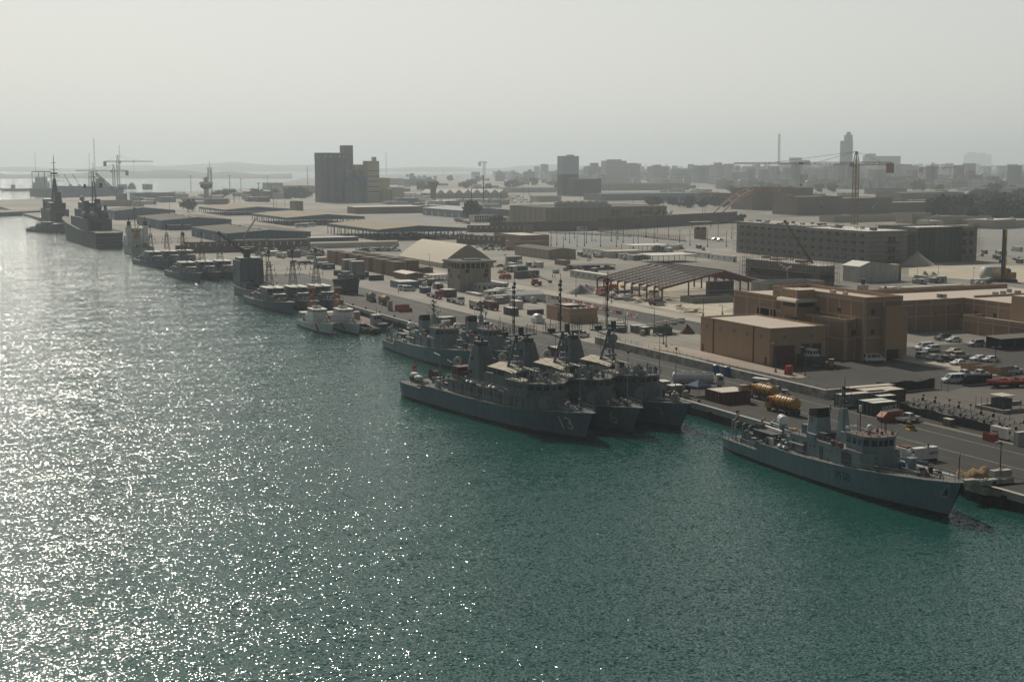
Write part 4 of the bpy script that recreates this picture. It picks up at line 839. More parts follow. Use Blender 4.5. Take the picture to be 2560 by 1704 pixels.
pwhite=mat('white car paint',(.70,.71,.72),.3,.04,1,coat=.4);psilver=mat('silver car paint',(.34,.36,.38),.3,.05,1,coat=.4);pblack=mat('black car paint',(.015,.016,.018),.25,.1,1,coat=.5);pblue=mat('dark blue car paint',(.03,.045,.08),.3,.1,1,coat=.4);pgold=mat('beige car paint',(.36,.30,.2),.35,.05,1,coat=.3);pred=mat('red car paint',(.3,.03,.03),.35,.08,1,coat=.3)
def face(uv_a,uv_b):
 a,b=g(uv_a),g(uv_b);d=b-a;return(a+b)/2,math.atan2(d.y,d.x),d.length
def winp(par,f,a,z,w,h,fr,pane=None,name='window',ins=.07):
 """a window (frame with its pane) on the left (x = 0) or front (y = 0) face"""
 def q(mb,w_,h_,o,m,t=.08):
  if f=='L':mb.box(-o,-o+t,a-w_/2,a+w_/2,z-h_/2,z+h_/2,m)
  else:mb.box(a-w_/2,a+w_/2,-o,-o+t,z-h_/2,z+h_/2,m)
 mb=MB();q(mb,w,h,.06,fr);o=part(name,mb,par);mb=MB();q(mb,w-2*ins,h-2*ins,.075,pane or glass);part('pane',mb,o);return o
def walls(lx,ly,h,m,mt,par=.0,pt=.3,pm=None):
 """box with a roof, and a parapet of height par"""
 mb=MB();mb.box(0,lx,0,ly,0,h-par,m,mt)
 if par:
  pm=pm or m
  for x0,x1,y0,y1 in((0,lx,0,pt),(0,lx,ly-pt,ly),(0,pt,pt,ly-pt),(lx-pt,lx,pt,ly-pt)):mb.box(x0,x1,y0,y1,h-par-.01,h,pm)
 return mb
def containers(name,label,b,m,rm=None,n=(1,1,1),cat='shipping container',group=None,door='L',txt=None):
 """one container read off the photo as box b"""
 lx,ly,h=b.lx,b.ly,b.h;t=thing(name,label,cat,b.loc,0,group)
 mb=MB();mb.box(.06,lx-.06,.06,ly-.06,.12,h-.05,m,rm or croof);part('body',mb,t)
 mb=MB()
 for x in(0,lx-.16):
  for y in(0,ly-.16):mb.box(x,x+.16,y,y+.16,0,h,m)
 for z in(.0,h-.16):
  for y in(0,ly-.14):mb.box(.16,lx-.16,y,y+.14,z,z+.15,m)
  for x in(0,lx-.14):mb.box(x,x+.14,.16,ly-.16,z,z+.15,m)
 part('frame',mb,t)
 for k in range(2):
  mb=MB()
  if door=='L':y0=.2+k*(ly-.4)/2;mb.box(.0,.05,y0+.04,y0+(ly-.4)/2-.04,.2,h-.22,m);[mb.tube((-.03,y,.2),(-.03,y,h-.25),.03,steel,4) for y in(y0+(ly-.4)*.15,y0+(ly-.4)*.35)]
  elif door=='F':x0=.2+k*(lx-.4)/2;mb.box(x0+.04,x0+(lx-.4)/2-.04,.0,.05,.2,h-.22,m);[mb.tube((x,-.03,.2),(x,-.03,h-.25),.03,steel,4) for x in(x0+(lx-.4)*.15,x0+(lx-.4)*.35)]
  else:continue
  part('door',mb,t)
 return t
WX=g((1700,891),GZ+1.93).x;wy0,wy1=hitx((2062,976),WX).y,hitx((1489,838),WX).y
cblk=[mat('barrier block %s'%n_,c_,.9,.2,.5,streak=.2) for n_,c_ in(('pale',(.50,.48,.43)),('grey',(.38,.37,.34)),('dark',(.27,.27,.255)),('ochre',(.44,.31,.15)))]
mb=MB();rr=random.Random(3);y=wy0;k=0
while y<wy1:
 for c_ in range(2):
  m_=rr.choice((0,0,1,1,1,2,2,0,1,3 if rr.random()<.35 else 1));d_=rr.uniform(-.04,.04)
  mb.box(WX+d_,WX+.9+d_,y+.02+.7*c_*(k%2==0)*0,y+1.46,c_*.98+GZ,c_*.98+.95+GZ,cblk[m_],concl if c_ else None)
 y+=1.5;k+=1
xe=colx(2103,wy0,GZ+1.93);x=WX+1.0
while x<xe+3:
 for c_ in range(2):mb.box(x,x+1.46,wy0,wy0+.9,c_*.98+GZ,c_*.98+.95+GZ,cblk[rr.randrange(3)],concl if c_ else None)
 x+=1.5
solid('barrier_wall',mb,'long double row of weathered concrete blocks dividing quay from yard','wall')
def fence(label,pts,h,m,step=3,screen=None,wires=3,cat='fence',tint=None,seed=0,r=.045):
 """posts (one part each), wires, and optionally a cloth screen; pts on the ground"""
 t=thing('fence',label,cat,(pts[0].x,pts[0].y,GZ));o=Vector((pts[0].x,pts[0].y,GZ));rr=random.Random(seed)
 P=[Vector((p.x,p.y,GZ))-o for p in pts];wm_=MB();cl=MB();n_=0;up=Vector((0,0,h))
 for a,b in zip(P,P[1:]):
  k=max(1,int((b-a).length/step))
  for i in range(k+(b is P[-1])):
   p=a.lerp(b,i/k)
   if n_<95:mb=MB();mb.tube(p,p+up*1.02,r,m,5);part('post',mb,t);n_+=1
  for w_ in range(wires):dz=up*((w_+1)/wires);wm_.tube(a+dz,b+dz,.022,m,3,caps=False)
  if screen:
   kk=max(2,int((b-a).length/1.1));rows=[]
   for f in(.03,.55,1):
    rows.append([a.lerp(b,i/kk)+up*(f if f<1 else .92+.08*math.sin(i*.9+seed)+rr.uniform(-.05,.03))+Vector((rr.uniform(-.08,.08),rr.uniform(-.08,.08),0)) for i in range(kk+1)])
   cl.sheet(rows,screen)
 part('wire',wm_,t)
 if screen:part('screen_cloth',cl,t)
 return t
blackcl=mat('black fence cloth',(.018,.02,.024),.9,.3,1);greycl=mat('charcoal fence cloth',(.035,.042,.042),.9,.3,1)
fence('chain link fence on the pavement edge in front of the tan hall',[g(zJ(p_[0],p_[1]),GZ+2.1) for p_ in((-800,745),(0,937),(1130,1208),(1560,1305))],2.1,polem,3.2,wires=4)
fence('long chain link fence beside the road seen beyond the ship masts',[g(zG(40,250)),g(zG(740,360)),g(zG(1290,480))],2.2,steel,4,wires=3)
def tan_trim(mb,lx,ly,h,face,n,zs):
 """raised bands and pilasters of the render"""
 for z in zs:
  if 'L' in face:mb.box(-.07,0,0,ly,z,z+.45,tanl)
  if 'F' in face:mb.box(-.07 if 'L' in face else 0,lx,-.07,0,z,z+.45,tanl)
 for i in range(n+1):
  if 'L' in face:y=i*(ly-.6)/n;mb.box(-.09,0,y,y+.6,0,h-.01,tanl)
  if 'F' in face:k=max(1,round(n*lx/max(ly,1))) if 'L' in face else n
 if 'F' in face:
  for i in range(k+1):x=i*(lx-.6)/k;mb.box(x,x+.6,-.09,0,0,h-.01,tanl)
b=BX((1923,915.5),1751,2063.5,821.6);t=thing('boat_hall','plain tan hall with flat pale roof and two roller doors','building',b.loc)
tfrm=mat('pale window frame',(.42,.42,.38),.6,.05,1);tpane=mat('milky window pane',(.16,.2,.19),.15,.1,1)
wl=part('wall',walls(b.lx,b.ly,b.h,tan,troof,.35,.25),t)
for p in((268,685),(395,715),(530,733),(658,762),(795,787)):a,z=b.L(zJ(*p));winp(t,'L',a,z,1.1,1.2,tfrm,tpane)
for p in((1025,792),(1285,783)):a,z=b.Fr(zJ(*p));winp(t,'F',a,z,1.1,1.2,tfrm,tpane)
doorr=mat('dark red roller door',(.13,.035,.03),.6,.1,2,corr=.1,corrs=2)
for xa,xb,zt,m_,lab in((925,1110,885,doorr,'closed dark red roller door'),(1190,1370,865,dark,'open dark doorway')):
 a0,a1,z1=b.Fr(zJ(xa,1000))[0],b.Fr(zJ(xb,1000))[0],b.Fr(zJ((xa+xb)/2,zt))[1]
 mb=MB();mb.box(a0,a1,-.05,.1,.02,z1,m_);[mb.box(x,x+.25,-.12,.0,0,z1+.25,greyd) for x in(a0-.25,a1)];mb.box(a0,a1,-.12,0,z1,z1+.25,greyd);part('roller_door',mb,t,lab)
for p in((222,930),(838,1065)):
 a,z=b.L(zJ(p[0],p[1]));mb=MB();mb.box(-.06,.05,a-.5,a+.5,0,2.2,doorr);d_=part('door',mb,t);mb=MB();mb.box(-.12,-.06,a-.62,a+.62,2.2,2.35,tanl);part('lintel',mb,d_)
for u in(328,722):a,z=b.L(zJ(u,800));mb=MB();mb.box(-.2,0,a-.1,a+.1,0,b.h-.2,rust);part('drainpipe',mb,t)
mb=MB();mb.box(-.12,.3,-.12,.3,b.h,b.h+.06,tanl);mb.box(-.1,b.lx+.1,-.1,.25,b.h+.001,b.h+.08,tand);mb.box(-.1,.25,.25,b.ly,b.h+.001,b.h+.08,tand);part('parapet_cap',mb,t)
T1=b
b1=BX(zJ(1795,1030),zJ(900,0)[0],zJ(2165,0)[0],zJ(0,405)[1])
t=thing('office_block','stepped tan office block with flat roofs, curved awning and recessed terraces','building',b1.loc)
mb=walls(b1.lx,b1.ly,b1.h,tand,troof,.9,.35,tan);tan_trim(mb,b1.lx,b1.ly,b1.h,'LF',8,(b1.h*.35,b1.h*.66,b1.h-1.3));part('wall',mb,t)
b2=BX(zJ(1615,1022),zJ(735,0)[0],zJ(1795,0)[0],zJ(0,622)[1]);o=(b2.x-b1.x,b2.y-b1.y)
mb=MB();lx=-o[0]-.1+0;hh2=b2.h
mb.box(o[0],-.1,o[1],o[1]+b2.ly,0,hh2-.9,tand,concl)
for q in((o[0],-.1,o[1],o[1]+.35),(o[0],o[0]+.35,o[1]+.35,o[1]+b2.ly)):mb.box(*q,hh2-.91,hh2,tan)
for z in(hh2*.5,hh2-.35):mb.box(o[0]-.07,-.1,o[1]-.07,o[1],z,z+.35,tanl);mb.box(o[0]-.07,o[0],o[1],o[1]+b2.ly,z,z+.35,tanl)
for i in range(7):y=o[1]+i*(b2.ly-.6)/6;mb.box(o[0]-.09,o[0],y,y+.6,0,hh2-.02,tanl)
for x in(o[0]-.09,-.7):mb.box(x,x+.6,o[1]-.09,o[1],0,hh2-.02,tanl)
part('lower_wing',mb,t)
c0=g(zJ(1145,596),GZ+hh2-.9);ax_,ay_=c0.x-b1.x,c0.y-b1.y;aL=coly(zJ(990,0)[0],c0.x,GZ+hh2)-c0.y;aR=max(2.5,min(-ax_-.1,colx(zJ(1350,0)[0],c0.y,GZ+hh2)-c0.x))
zt=min(hat((c0.x,c0.y),zJ(0,335)[1])-GZ,b1.h+.8);z0=hh2-.92;zw=(z0+zt)/2
mb=MB();mb.box(ax_,ax_+aR,ay_,ay_+aL,z0,zt,tan,troof);[mb.box(ax_-.1,ax_,y,y+.6,z0,zt-.05,tanl) for y in(ay_,ay_+aL-.6)];rm_=part('corner_room',mb,t)
mb=MB();mb.box(ax_-.08,ax_+.1,ay_+.8,ay_+aL-.8,zw-1.0,zw+.2,dark);part('window',mb,rm_);mb=MB();mb.box(ax_+.4,ax_+aR-.4,ay_-.08,ay_+.1,zw-1.0,zw+.2,dark);part('window',mb,rm_)
mb=MB()
for sd in range(2):
 rows=[]
 for i in range(7):
  a_=i/6*math.pi/2;o_,z_=1.7*math.sin(a_),zw+.35+1.0*math.cos(a_)
  rows.append([(ax_-o_+.05,ay_-(o_ if sd==0 else 0),z_),(ax_-o_+.05,ay_+aL,z_)] if sd==0 else[(ax_-o_,ay_-o_+.05,z_),(ax_+aR,ay_-o_+.05,z_)])
 mb.sheet(rows,cream,True)
part('curved_awning',mb,rm_)
fx0,fx1=b1.Fr(zJ(1975,700))[0],b1.Fr(zJ(2165,700))[0];zb=b1.Fr(zJ(2060,905))[1];zt2=b1.Fr(zJ(2060,488))[1]
mb=MB();mb.box(fx0,fx1,-1.6,-.0,max(2.6,zb),zt2,tan);mb.box(fx0+.1,fx0+.5,-1.5,-1.1,0,zb,tanl);mb.box(fx1-.5,fx1-.1,-1.5,-1.1,0,zb,tanl);mb.box(fx0+.8,fx1-.8,-.12,-.02,0,2.6,dark);part('entrance_bay',mb,t)
bw_=BX(zJ(2180,972),0,zJ(2330,0)[0],zJ(0,552)[1],ly=9);ox,oy=b1.lx+.02,bw_.y-b1.y
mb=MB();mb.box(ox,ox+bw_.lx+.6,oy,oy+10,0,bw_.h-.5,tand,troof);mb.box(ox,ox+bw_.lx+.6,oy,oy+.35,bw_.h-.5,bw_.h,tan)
for z in(bw_.h*.42,bw_.h-.8):mb.box(ox,ox+bw_.lx+.65,oy-.07,oy,z,z+.4,tanl)
mb.box(ox+bw_.lx,ox+bw_.lx+.6,oy-.09,oy,0,bw_.h-.1,tanl);mb.box(ox+.8,ox+2.6,oy-.08,oy,0,2.6,doorr);part('right_wing',mb,t)
y5,y6=hitx(zJ(525,400),b2.x).y-b1.y,b1.ly+.02;h5=hitx(zJ(530,332),b2.x).z-GZ
mb=MB();x5=o[0];mb.box(x5,12,y6-6,max(y5,y6+8),0,h5-.6,tand,troof);mb.box(x5,x5+.35,y6-6,max(y5,y6+8),h5-.6,h5,tan)
for z in(h5-1.5,):mb.box(x5-.07,x5,y6-6,max(y5,y6+8),z,z+.4,tanl)
for i in range(4):y=y6-5+i*(max(y5,y6+8)-y6+4)/3;mb.box(x5-.09,x5,y,y+.5,0,h5-.05,tanl)
part('left_wing',mb,t)
for p in((1890,547),(1885,742)):a,z=b1.Fr(zJ(*p));winp(t,'F',a,z,1.3,1.6,tanl)
a,z=b1.Fr(zJ(2230,715));mb=MB();mb.box(ox+1.4,ox+2.7,oy-.1,oy,z-.8,z+.8,tanl);o_=part('window',mb,t);mb=MB();mb.box(ox+1.55,ox+2.55,oy-.13,oy-.1,z-.65,z+.65,glass);part('pane',mb,o_)
for u,v in((1705,750),(1560,535),(1352,522)):
 q=hitx(zJ(u,v),b1.x if v<700 else b2.x) if v<700 else hity(zJ(u,v),b2.y);mb=MB();lx_,ly_,z_=q.x-b1.x,q.y-b1.y,q.z-GZ
 mb.box(lx_-(.1 if v<700 else .9),lx_+(.05 if v<700 else .9),ly_-(.7 if v<700 else .1),ly_+(.7 if v<700 else .05),z_-.7,z_+.7,glass);part('window',mb,t)
rz_b=b1.h
for(u,v),dims in(((1790,330),(2.2,2.0,2.2)),((1620,350),(1.0,1.0,.8)),((1500,335),(1.2,1.2,.9))):
 q=g(zJ(u,v+30),GZ+rz_b-.9);mb=MB();mb.cbox((q.x-b1.x,q.y-b1.y,rz_b-.9+dims[2]/2),dims,offw,.3)
 if dims[0]>2:mb.lathe([(.5,0),(.5,1.2),(.9,1.6)],(q.x-b1.x,q.y-b1.y,rz_b+1.2),greyd,12);
 part('roof_plant',mb,t)
mb=MB();rail(mb,[(ax_,ay_,zt),(ax_,ay_+aL,zt)],tand,1.1,1.5);part('roof_rail',mb,t)
bb=BX(zJ(885,375),zJ(700,0)[0],zJ(1420,0)[0],h=10.5,top=False);q=g(zJ(870,265),GZ+9.5)
t=thing('concrete_shell','unfinished grey concrete block with open top behind the tan offices','building',(q.x,q.y,GZ))
lx=colx(zJ(1418,0)[0],q.y,GZ+9.5)-q.x;ly=coly(zJ(700,0)[0],q.x,GZ+9.5)-q.y;part('wall',walls(lx,ly,9.5,conc,croofw,1.6,.5),t)
for i in range(4):mb=MB();mb.box(-.05,.02,2+i*(ly-4)/3-.6,2+i*(ly-4)/3+.6,3,5,dark);part('window',mb,t)
hc=9.2;q=g(zK(1340,680),GZ+hc);cx,cy=q.x,q.y
t=thing('barracks','long tan two storey building with terrace and pale roof at the right edge','building',(cx,cy,GZ))
xl=colx(zK(330,0)[0],cy,GZ+hc)-cx
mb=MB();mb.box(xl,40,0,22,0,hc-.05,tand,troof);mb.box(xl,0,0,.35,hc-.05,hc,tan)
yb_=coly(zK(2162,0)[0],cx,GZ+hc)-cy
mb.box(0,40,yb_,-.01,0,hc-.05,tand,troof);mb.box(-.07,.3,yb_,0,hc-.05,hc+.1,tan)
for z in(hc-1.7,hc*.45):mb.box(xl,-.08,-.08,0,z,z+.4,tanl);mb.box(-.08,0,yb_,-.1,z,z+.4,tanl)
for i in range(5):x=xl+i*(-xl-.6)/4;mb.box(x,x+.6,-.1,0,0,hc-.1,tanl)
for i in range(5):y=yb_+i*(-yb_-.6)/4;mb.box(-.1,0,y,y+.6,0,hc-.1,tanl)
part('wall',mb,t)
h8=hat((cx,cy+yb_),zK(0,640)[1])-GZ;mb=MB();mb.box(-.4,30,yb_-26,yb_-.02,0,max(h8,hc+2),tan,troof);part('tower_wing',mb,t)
mb=MB();mb.box(-7.5,-.12,yb_-26,-9,0,4.4,tand,concl);mb.box(-7.5,-7.2,yb_-26,-9,4.4,5.3,tan);mb.box(-7.2,-.12,-9.35,-9,4.4,5.3,tan);mb.box(-7.58,-7.5,yb_-26,-9,3.6,4.0,tanl)
for i in range(6):y=-9.6-i*6;mb.box(-7.6,-7.5,y,y+.6,0,5.2,tanl)
part('terrace',mb,t)
mb=MB();mb.box(xl+2,38,21,21.5,hc-.1,hc+1.3,tan);mb.box(4,38,-1,-.6,hc-.1,hc+.6,tan);mb.box(xl,xl+.4,2,21,hc-.06,hc+.8,tan);part('parapet',mb,t)
for p in((905,955),(1090,850)):a=hity(zK(*p),cy);winp(t,'F',a.x-cx,a.z-GZ,1.2,1.5,tanl)
for p,m_ in(((1320,955),dark),((1565,945),glass),((1690,995),doorr),((1875,990),glass)):
 a=hitx(zK(*p),cx);mb=MB();mb.box(-.12,0,a.y-cy-.6,a.y-cy+.6,a.z-GZ-1,a.z-GZ+.9,m_);part('door' if m_ is not glass else 'window',mb,t)
for p in((970,675),(1040,675),(1885,640),(2110,590),(2010,625),(2250,620)):q=g(zK(*p),GZ+hc);mb=MB();mb.cbox((q.x-cx,q.y-cy,hc+.5),(rnd.uniform(.8,2),rnd.uniform(.8,1.6),1.1),rnd.choice((steel,conc,offw)));part('roof_vent',mb,t)
q=g(zK(1960,1540));t=thing('lean_to','low dark open shed with metal roof standing in front of the barracks','shed',(q.x,q.y,GZ))
mb=MB();mb.sheet([[(0,0,3.0),(0,6,3.3)],[(22,0,3.0),(22,6,3.3)]],groof);part('roof',mb,t);mb=MB();mb.box(.5,21.5,5.7,5.8,0,3.1,dark);part('back_wall',mb,t)
for i in range(5):mb=MB();mb.box(i*5.4,i*5.4+.15,.1,.25,0,2.98,greyd);part('post',mb,t)
def lamp_post(label,p,v,heads=1,base=True,group='lamp posts'):
 q=g(p);h=hgt(p,v);t=thing('lamp_post',label,'street lamp',(q.x,q.y,GZ),0,group)
 mb=MB();mb.tube((0,0,.7 if base else 0),(0,0,h),.11,polem,6,.07)
 part('pole',mb,t)
 if base:mb=MB();mb.lathe([(.32,0),(.32,.8),(.2,.9)],(0,0,0),tanl,10);part('footing',mb,t)
 for i in range(heads):
  s_=-1 if i else 1;mb=MB();mb.tube((0,0,h-.1),(-s_*.9,-.2,h),.05,polem,5);mb.cbox((-s_*1.1,-.25,h),(.8,.35,.18),greyl);part('lamp_head',mb,t)
 return t
for(a,v,n_,lab) in((zJ(935,1143),zJ(0,852)[1],1,'lamp post by the corner of the tan hall'),(zJ(1222,1180),zJ(0,887)[1],1,'lamp post in front of the workboat on a trailer'),(zI(2018,128),zI(0,-60)[1],2,'lamp post among the parked cars at the right edge'),(zI(2075,1395),zI(0,1030)[1],1,'lamp post beside the netted sandbag post'),(zG(1405,712),zG(0,455)[1],1,'left lamp post of a pair on the pavement left of the hall'),(zG(1432,738),zG(0,485)[1],1,'right lamp post of a pair on the pavement left of the hall'),(zG(1316,530),zG(0,350)[1],1,'lamp post across the road from the tan hall'),(zG(1795,430),zG(0,258)[1],1,'lamp post on the sand behind the tan hall'),(zG(1983,418),zG(0,322)[1],1,'short lamp post on the sand by the tan hall roof'),(zG(896,305),zG(0,100)[1],1,'lamp post on the pale pavement below the steel frame'),(zG(548,245),zG(0,20)[1],2,'lamp post with boxy head beyond the minesweeper masts'),(zE(2000,835),zE(0,690)[1],1,'lamp post by the white site cabins'),(zE(1233,662),zE(0,528)[1],1,'lamp post in front of the cream fabric hangar'),(zE(1040,545),zE(0,495)[1],1,'lamp post left of the cream hangar'),(zE(185,470),zE(0,410)[1],1,'lamp post at the far end of the brown stacks'),(zE(570,470),zE(0,425)[1],1,'lamp post before the long white tent')):
 lamp_post(lab,a,v,n_)
VG='cars parked round the tan buildings'
for p,d_,k,m_,lab in((zJ(1905,1035),-18,'van',pwhite,'white passenger van parked in the shade of the tan office block'),(zI(1535,350),168,'van',pwhite,'white minivan parked by the gate in the black fence'),(zI(1660,285),0,'pickup',pwhite,'white pickup behind the minivan at the gate'),(zI(1835,285),0,'pickup',pwhite,'white pickup beside the black fence near the red boat'),(zI(1015,800),8,'pickup',pwhite,'white pickup on the quay in front of the orange skip'),(zJ(940,1350),-33,'pickup',psilver,'silver pickup driving past the yellow tank trucks'),(zI(1200,70),10,'suv',psilver,'grey estate car in the parking lot nearest the office wing'),(zI(1315,90),8,'sedan',psilver,'silver saloon beside the grey estate car'),(zI(1440,115),5,'pickup',pblack,'black pickup in the parking lot'),(zI(1600,150),178,'sedan',pwhite,'white saloon beside the tan skips'),(zI(1620,70),-8,'suv',pgold,'beige off roader parked behind the black pickup'),(zI(1830,100),172,'sedan',pwhite,'white saloon behind the tan skips, on the left'),(zI(1965,108),172,'sedan',pwhite,'white saloon behind the tan skips, on the right'),(zK(1200,1400),172,'sedan',pwhite,'white hatchback in the shade of the barracks corner'),(zK(1020,1370),172,'suv',pblack,'black car in the shade of the barracks corner'),(zK(1560,1470),175,'suv',psilver,'silver off roader in the lot before the barracks terrace'),(zK(840,1560),175,'suv',pwhite,'white estate car beside the office wing corner'),(zK(720,1530),175,'van',pwhite,'white van half hidden at the office wing corner'),(zK(1200,1590),175,'sedan',pgold,'cream saloon in the middle of the parking lot'),(zF(2100,635),20,'suv',pwhite,'white car on the quay seen between the minesweeper masts'),(zI(2230,245),0,'pickup',pwhite,'white pickup behind the tan skips at the right edge')):
 car(lab,g(p),R(d_),k,m_,VG)
q,rz,L_=face(zJ(742,1282),zJ(850,1296));t=thing('shuttle_cart','white open shuttle cart with canopy beside the block wall','cart',q,rz);mb=MB();mb.box(-2,2,-.7,.7,.35,.6,white);mb.box(1.4,2.1,-.65,.65,.6,1.1,white);part('body',mb,t);mb=MB();mb.box(-2.1,1.9,-.8,.8,2.0,2.12,white);part('canopy',mb,t)
for x in(-1.6,-.5,.6):mb=MB();mb.box(x,x+.5,-.6,.6,.6,.9,greyd);mb.box(x-.1,x,-.6,.6,.6,1.4,greyd);part('seat',mb,t)
for x in(-2,1.8):
 for y in(-.7,.7):mb=MB();mb.tube((x,y,.5),(x,y,2.0),.035,steel,4);part('post',mb,t);mb=MB();mb.lathe([(.26,-.1),(.26,.1)],(x*.75,y,.26),black,10,'y');part('wheel',mb,t)
def truck_cab(t,x,m,w=1.2,h=2.9):
 mb=MB();xprism(mb,[(x,.7),(x,h),(x+.9,h+.05),(x+1.5,h-.3),(x+1.75,1.8),(x+1.8,.6)],-w,w,m);c=part('cab',mb,t)
 mb=MB();mb.add([(x+1.53,-w*.88,h-.35),(x+1.53,w*.88,h-.35),(x+1.77,w*.88,1.9),(x+1.77,-w*.88,1.9)],[(0,1,2,3)],glass);part('windscreen',mb,c)
 for s_ in(-1,1):mb=MB();mb.box(x+.5,x+1.4,s_*(w+.015)-.01,s_*(w+.015)+.01,1.8,h-.4,glass);part('side_window',mb,c)
def truck_wheels(t,xs,r=.52):
 for x in xs:
  for s_ in(-1,1):mb=MB();mb.lathe([(r*.5,-.2),(r,-.18),(r,.18),(r*.5,.2)],(x,s_*1.0,r),black,12,'y');mb.lathe([(r*.4,-.22),(r*.4,.22)],(x,s_*1.0,r),steel,8,'y');part('wheel',mb,t)
def tank_truck(label,a,b,cm,tm,L,r,ribs=0,front=1,zc=None):
 q,rz,_=face(a,b);t=thing('tank_truck',label,'tanker truck',q,rz);x0=-L/2;zc=zc or 1.15+r
 mb=MB();mb.box(x0,L/2-.4,-.5,.5,.75,1.05,greyd);part('chassis',mb,t);truck_cab(t,L/2-1.9,cm)
 mb=MB();TL=L-2.3;mb.lathe([(r*.6,0),(r*.96,.18),(r,.35),(r,TL-.35),(r*.96,TL-.18),(r*.6,TL)],(x0,0,zc),tm,18,'x')
 for i in range(ribs):mb.lathe([(r+.07,-.07),(r+.07,.07)],(x0+.6+i*(TL-1.2)/max(1,ribs-1),0,zc),tm if i%2 else rust,18,'x')
 tk=part('tank',mb,t);mb=MB();[mb.lathe([(.3,0),(.3,.2)],(x0+TL*f,0,zc+r-.05),tm,10) for f in(.25,.5,.75)];mb.box(x0+.4,x0+TL-.4,-.35,.35,zc+r+.02,zc+r+.05,greyd);part('hatch_walk',mb,tk)
 mb=MB();[mb.box(x0+.3,x0+TL-.3,s_*1.1-.06,s_*1.1+.06,.8,1.15,greyd) for s_ in(-1,1)];part('side_rail',mb,t);truck_wheels(t,(x0+.9,x0+2.2,L/2-1.2));return t
tank_truck('white tanker truck parked by the block wall behind the blue gazebo',zG(1490,1120),zG(2010,1130),white,white,11.5,1.05)
tank_truck('yellow vacuum tank truck, the farther of two beside the red container',zJ(940,1440),zJ(700,1375),yellow,yellow,8.5,1.15,7)
tank_truck('yellow vacuum tank truck, the nearer of two beside the red container',zJ(1150,1570),zJ(870,1500),yellow,yellow,8.8,1.2,7)
tank_truck('small ochre tank truck on the quay, the farther of two',zD(1830,760),zD(1775,735),beigec,beigec,7,1.1,3)
tank_truck('small ochre tank truck on the quay, the nearer of two',zD(2030,815),zD(1900,775),pgold,yellow,7.2,1.15,3)
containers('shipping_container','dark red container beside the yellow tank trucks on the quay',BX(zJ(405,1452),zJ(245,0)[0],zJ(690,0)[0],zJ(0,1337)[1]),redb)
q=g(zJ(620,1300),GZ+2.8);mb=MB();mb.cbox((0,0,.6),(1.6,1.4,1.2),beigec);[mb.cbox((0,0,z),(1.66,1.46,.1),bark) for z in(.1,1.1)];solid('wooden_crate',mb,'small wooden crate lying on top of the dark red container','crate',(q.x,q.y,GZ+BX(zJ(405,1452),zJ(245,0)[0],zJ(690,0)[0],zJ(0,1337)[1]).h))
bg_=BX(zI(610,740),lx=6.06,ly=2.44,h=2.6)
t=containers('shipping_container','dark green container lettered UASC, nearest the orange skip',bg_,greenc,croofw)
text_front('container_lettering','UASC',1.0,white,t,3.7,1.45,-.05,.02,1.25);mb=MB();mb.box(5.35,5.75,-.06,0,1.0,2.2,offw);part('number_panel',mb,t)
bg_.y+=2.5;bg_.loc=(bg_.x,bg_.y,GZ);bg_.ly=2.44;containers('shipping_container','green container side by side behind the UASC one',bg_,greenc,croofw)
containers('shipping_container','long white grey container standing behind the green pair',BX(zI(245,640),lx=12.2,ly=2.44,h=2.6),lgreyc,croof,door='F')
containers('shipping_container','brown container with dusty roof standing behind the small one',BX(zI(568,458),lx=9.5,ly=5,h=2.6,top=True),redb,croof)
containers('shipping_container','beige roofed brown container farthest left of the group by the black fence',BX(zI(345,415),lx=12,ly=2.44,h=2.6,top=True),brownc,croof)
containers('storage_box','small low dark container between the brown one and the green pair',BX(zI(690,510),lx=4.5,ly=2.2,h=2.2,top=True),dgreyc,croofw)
q=g(zI(800,790));t=thing('rubbish_skip','orange red rubbish skip in front of the green container','skip',(q.x,q.y,GZ),R(4));mb=MB();xprism(mb,[(-2.2,.15),(-2.6,1.0),(-1.4,1.9),(2.6,2.0),(2.6,.15)],-.9,.9,orange);part('body',mb,t)
for x in(-1,.3,1.5):mb=MB();mb.box(x,x+.12,-.97,-.9,.15,1.85,orange);part('rib',mb,t)
mb=MB();mb.add([(-1.4,-.8,1.93),(2.5,-.8,2.02),(2.5,.8,2.02),(-1.4,.8,1.93)],[(0,1,2,3)],dark);part('opening',mb,t)
q=g(zI(1050,890));mb=MB();mb.prism([(-.9,-.6),(.9,-.6),(.9,.6),(-.9,.6)],0,.35,amber,top=[(-.75,-.5),(.6,-.5),(.6,.5),(-.75,.5)]);zz=.35
for i in range(4):mb.prism([(-.75+i*.02,-.5),(.6-i*.28,-.5),(.6-i*.28,.5),(-.75+i*.02,.5)],zz,zz+.32,black if i%2==0 else amber,top=[(-.73+i*.02,-.48),(.32-i*.28,-.48),(.32-i*.28,.48),(-.73+i*.02,.48)]);zz+=.32
solid('striped_block',mb,'black and yellow striped wedge block beside the white pickup','barrier',(q.x,q.y,GZ))
b=BX(zI(1500,858),zI(1410,0)[0],zI(1556,0)[0],zI(0,778)[1]);t=thing('equipment_crate','grey green slatted crate standing in front of the charcoal fence','crate',b.loc);mb=MB();mb.box(0,b.lx,0,b.ly,.15,b.h,mat('grey green crate paint',(.2,.2,.16),.8,.15,1),croof);part('body',mb,t);mb=MB();[mb.box(x,x+.1,-.05,0,.15,b.h,bark) for x in(0,b.lx/2,b.lx-.1)];[mb.box(-.05,0,y,y+.1,.15,b.h,bark) for y in(0,b.ly/2,b.ly-.1)];part('batten',mb,t);mb=MB();mb.box(.1,b.lx-.1,.1,b.ly-.1,0,.15,bark);part('pallet',mb,t)
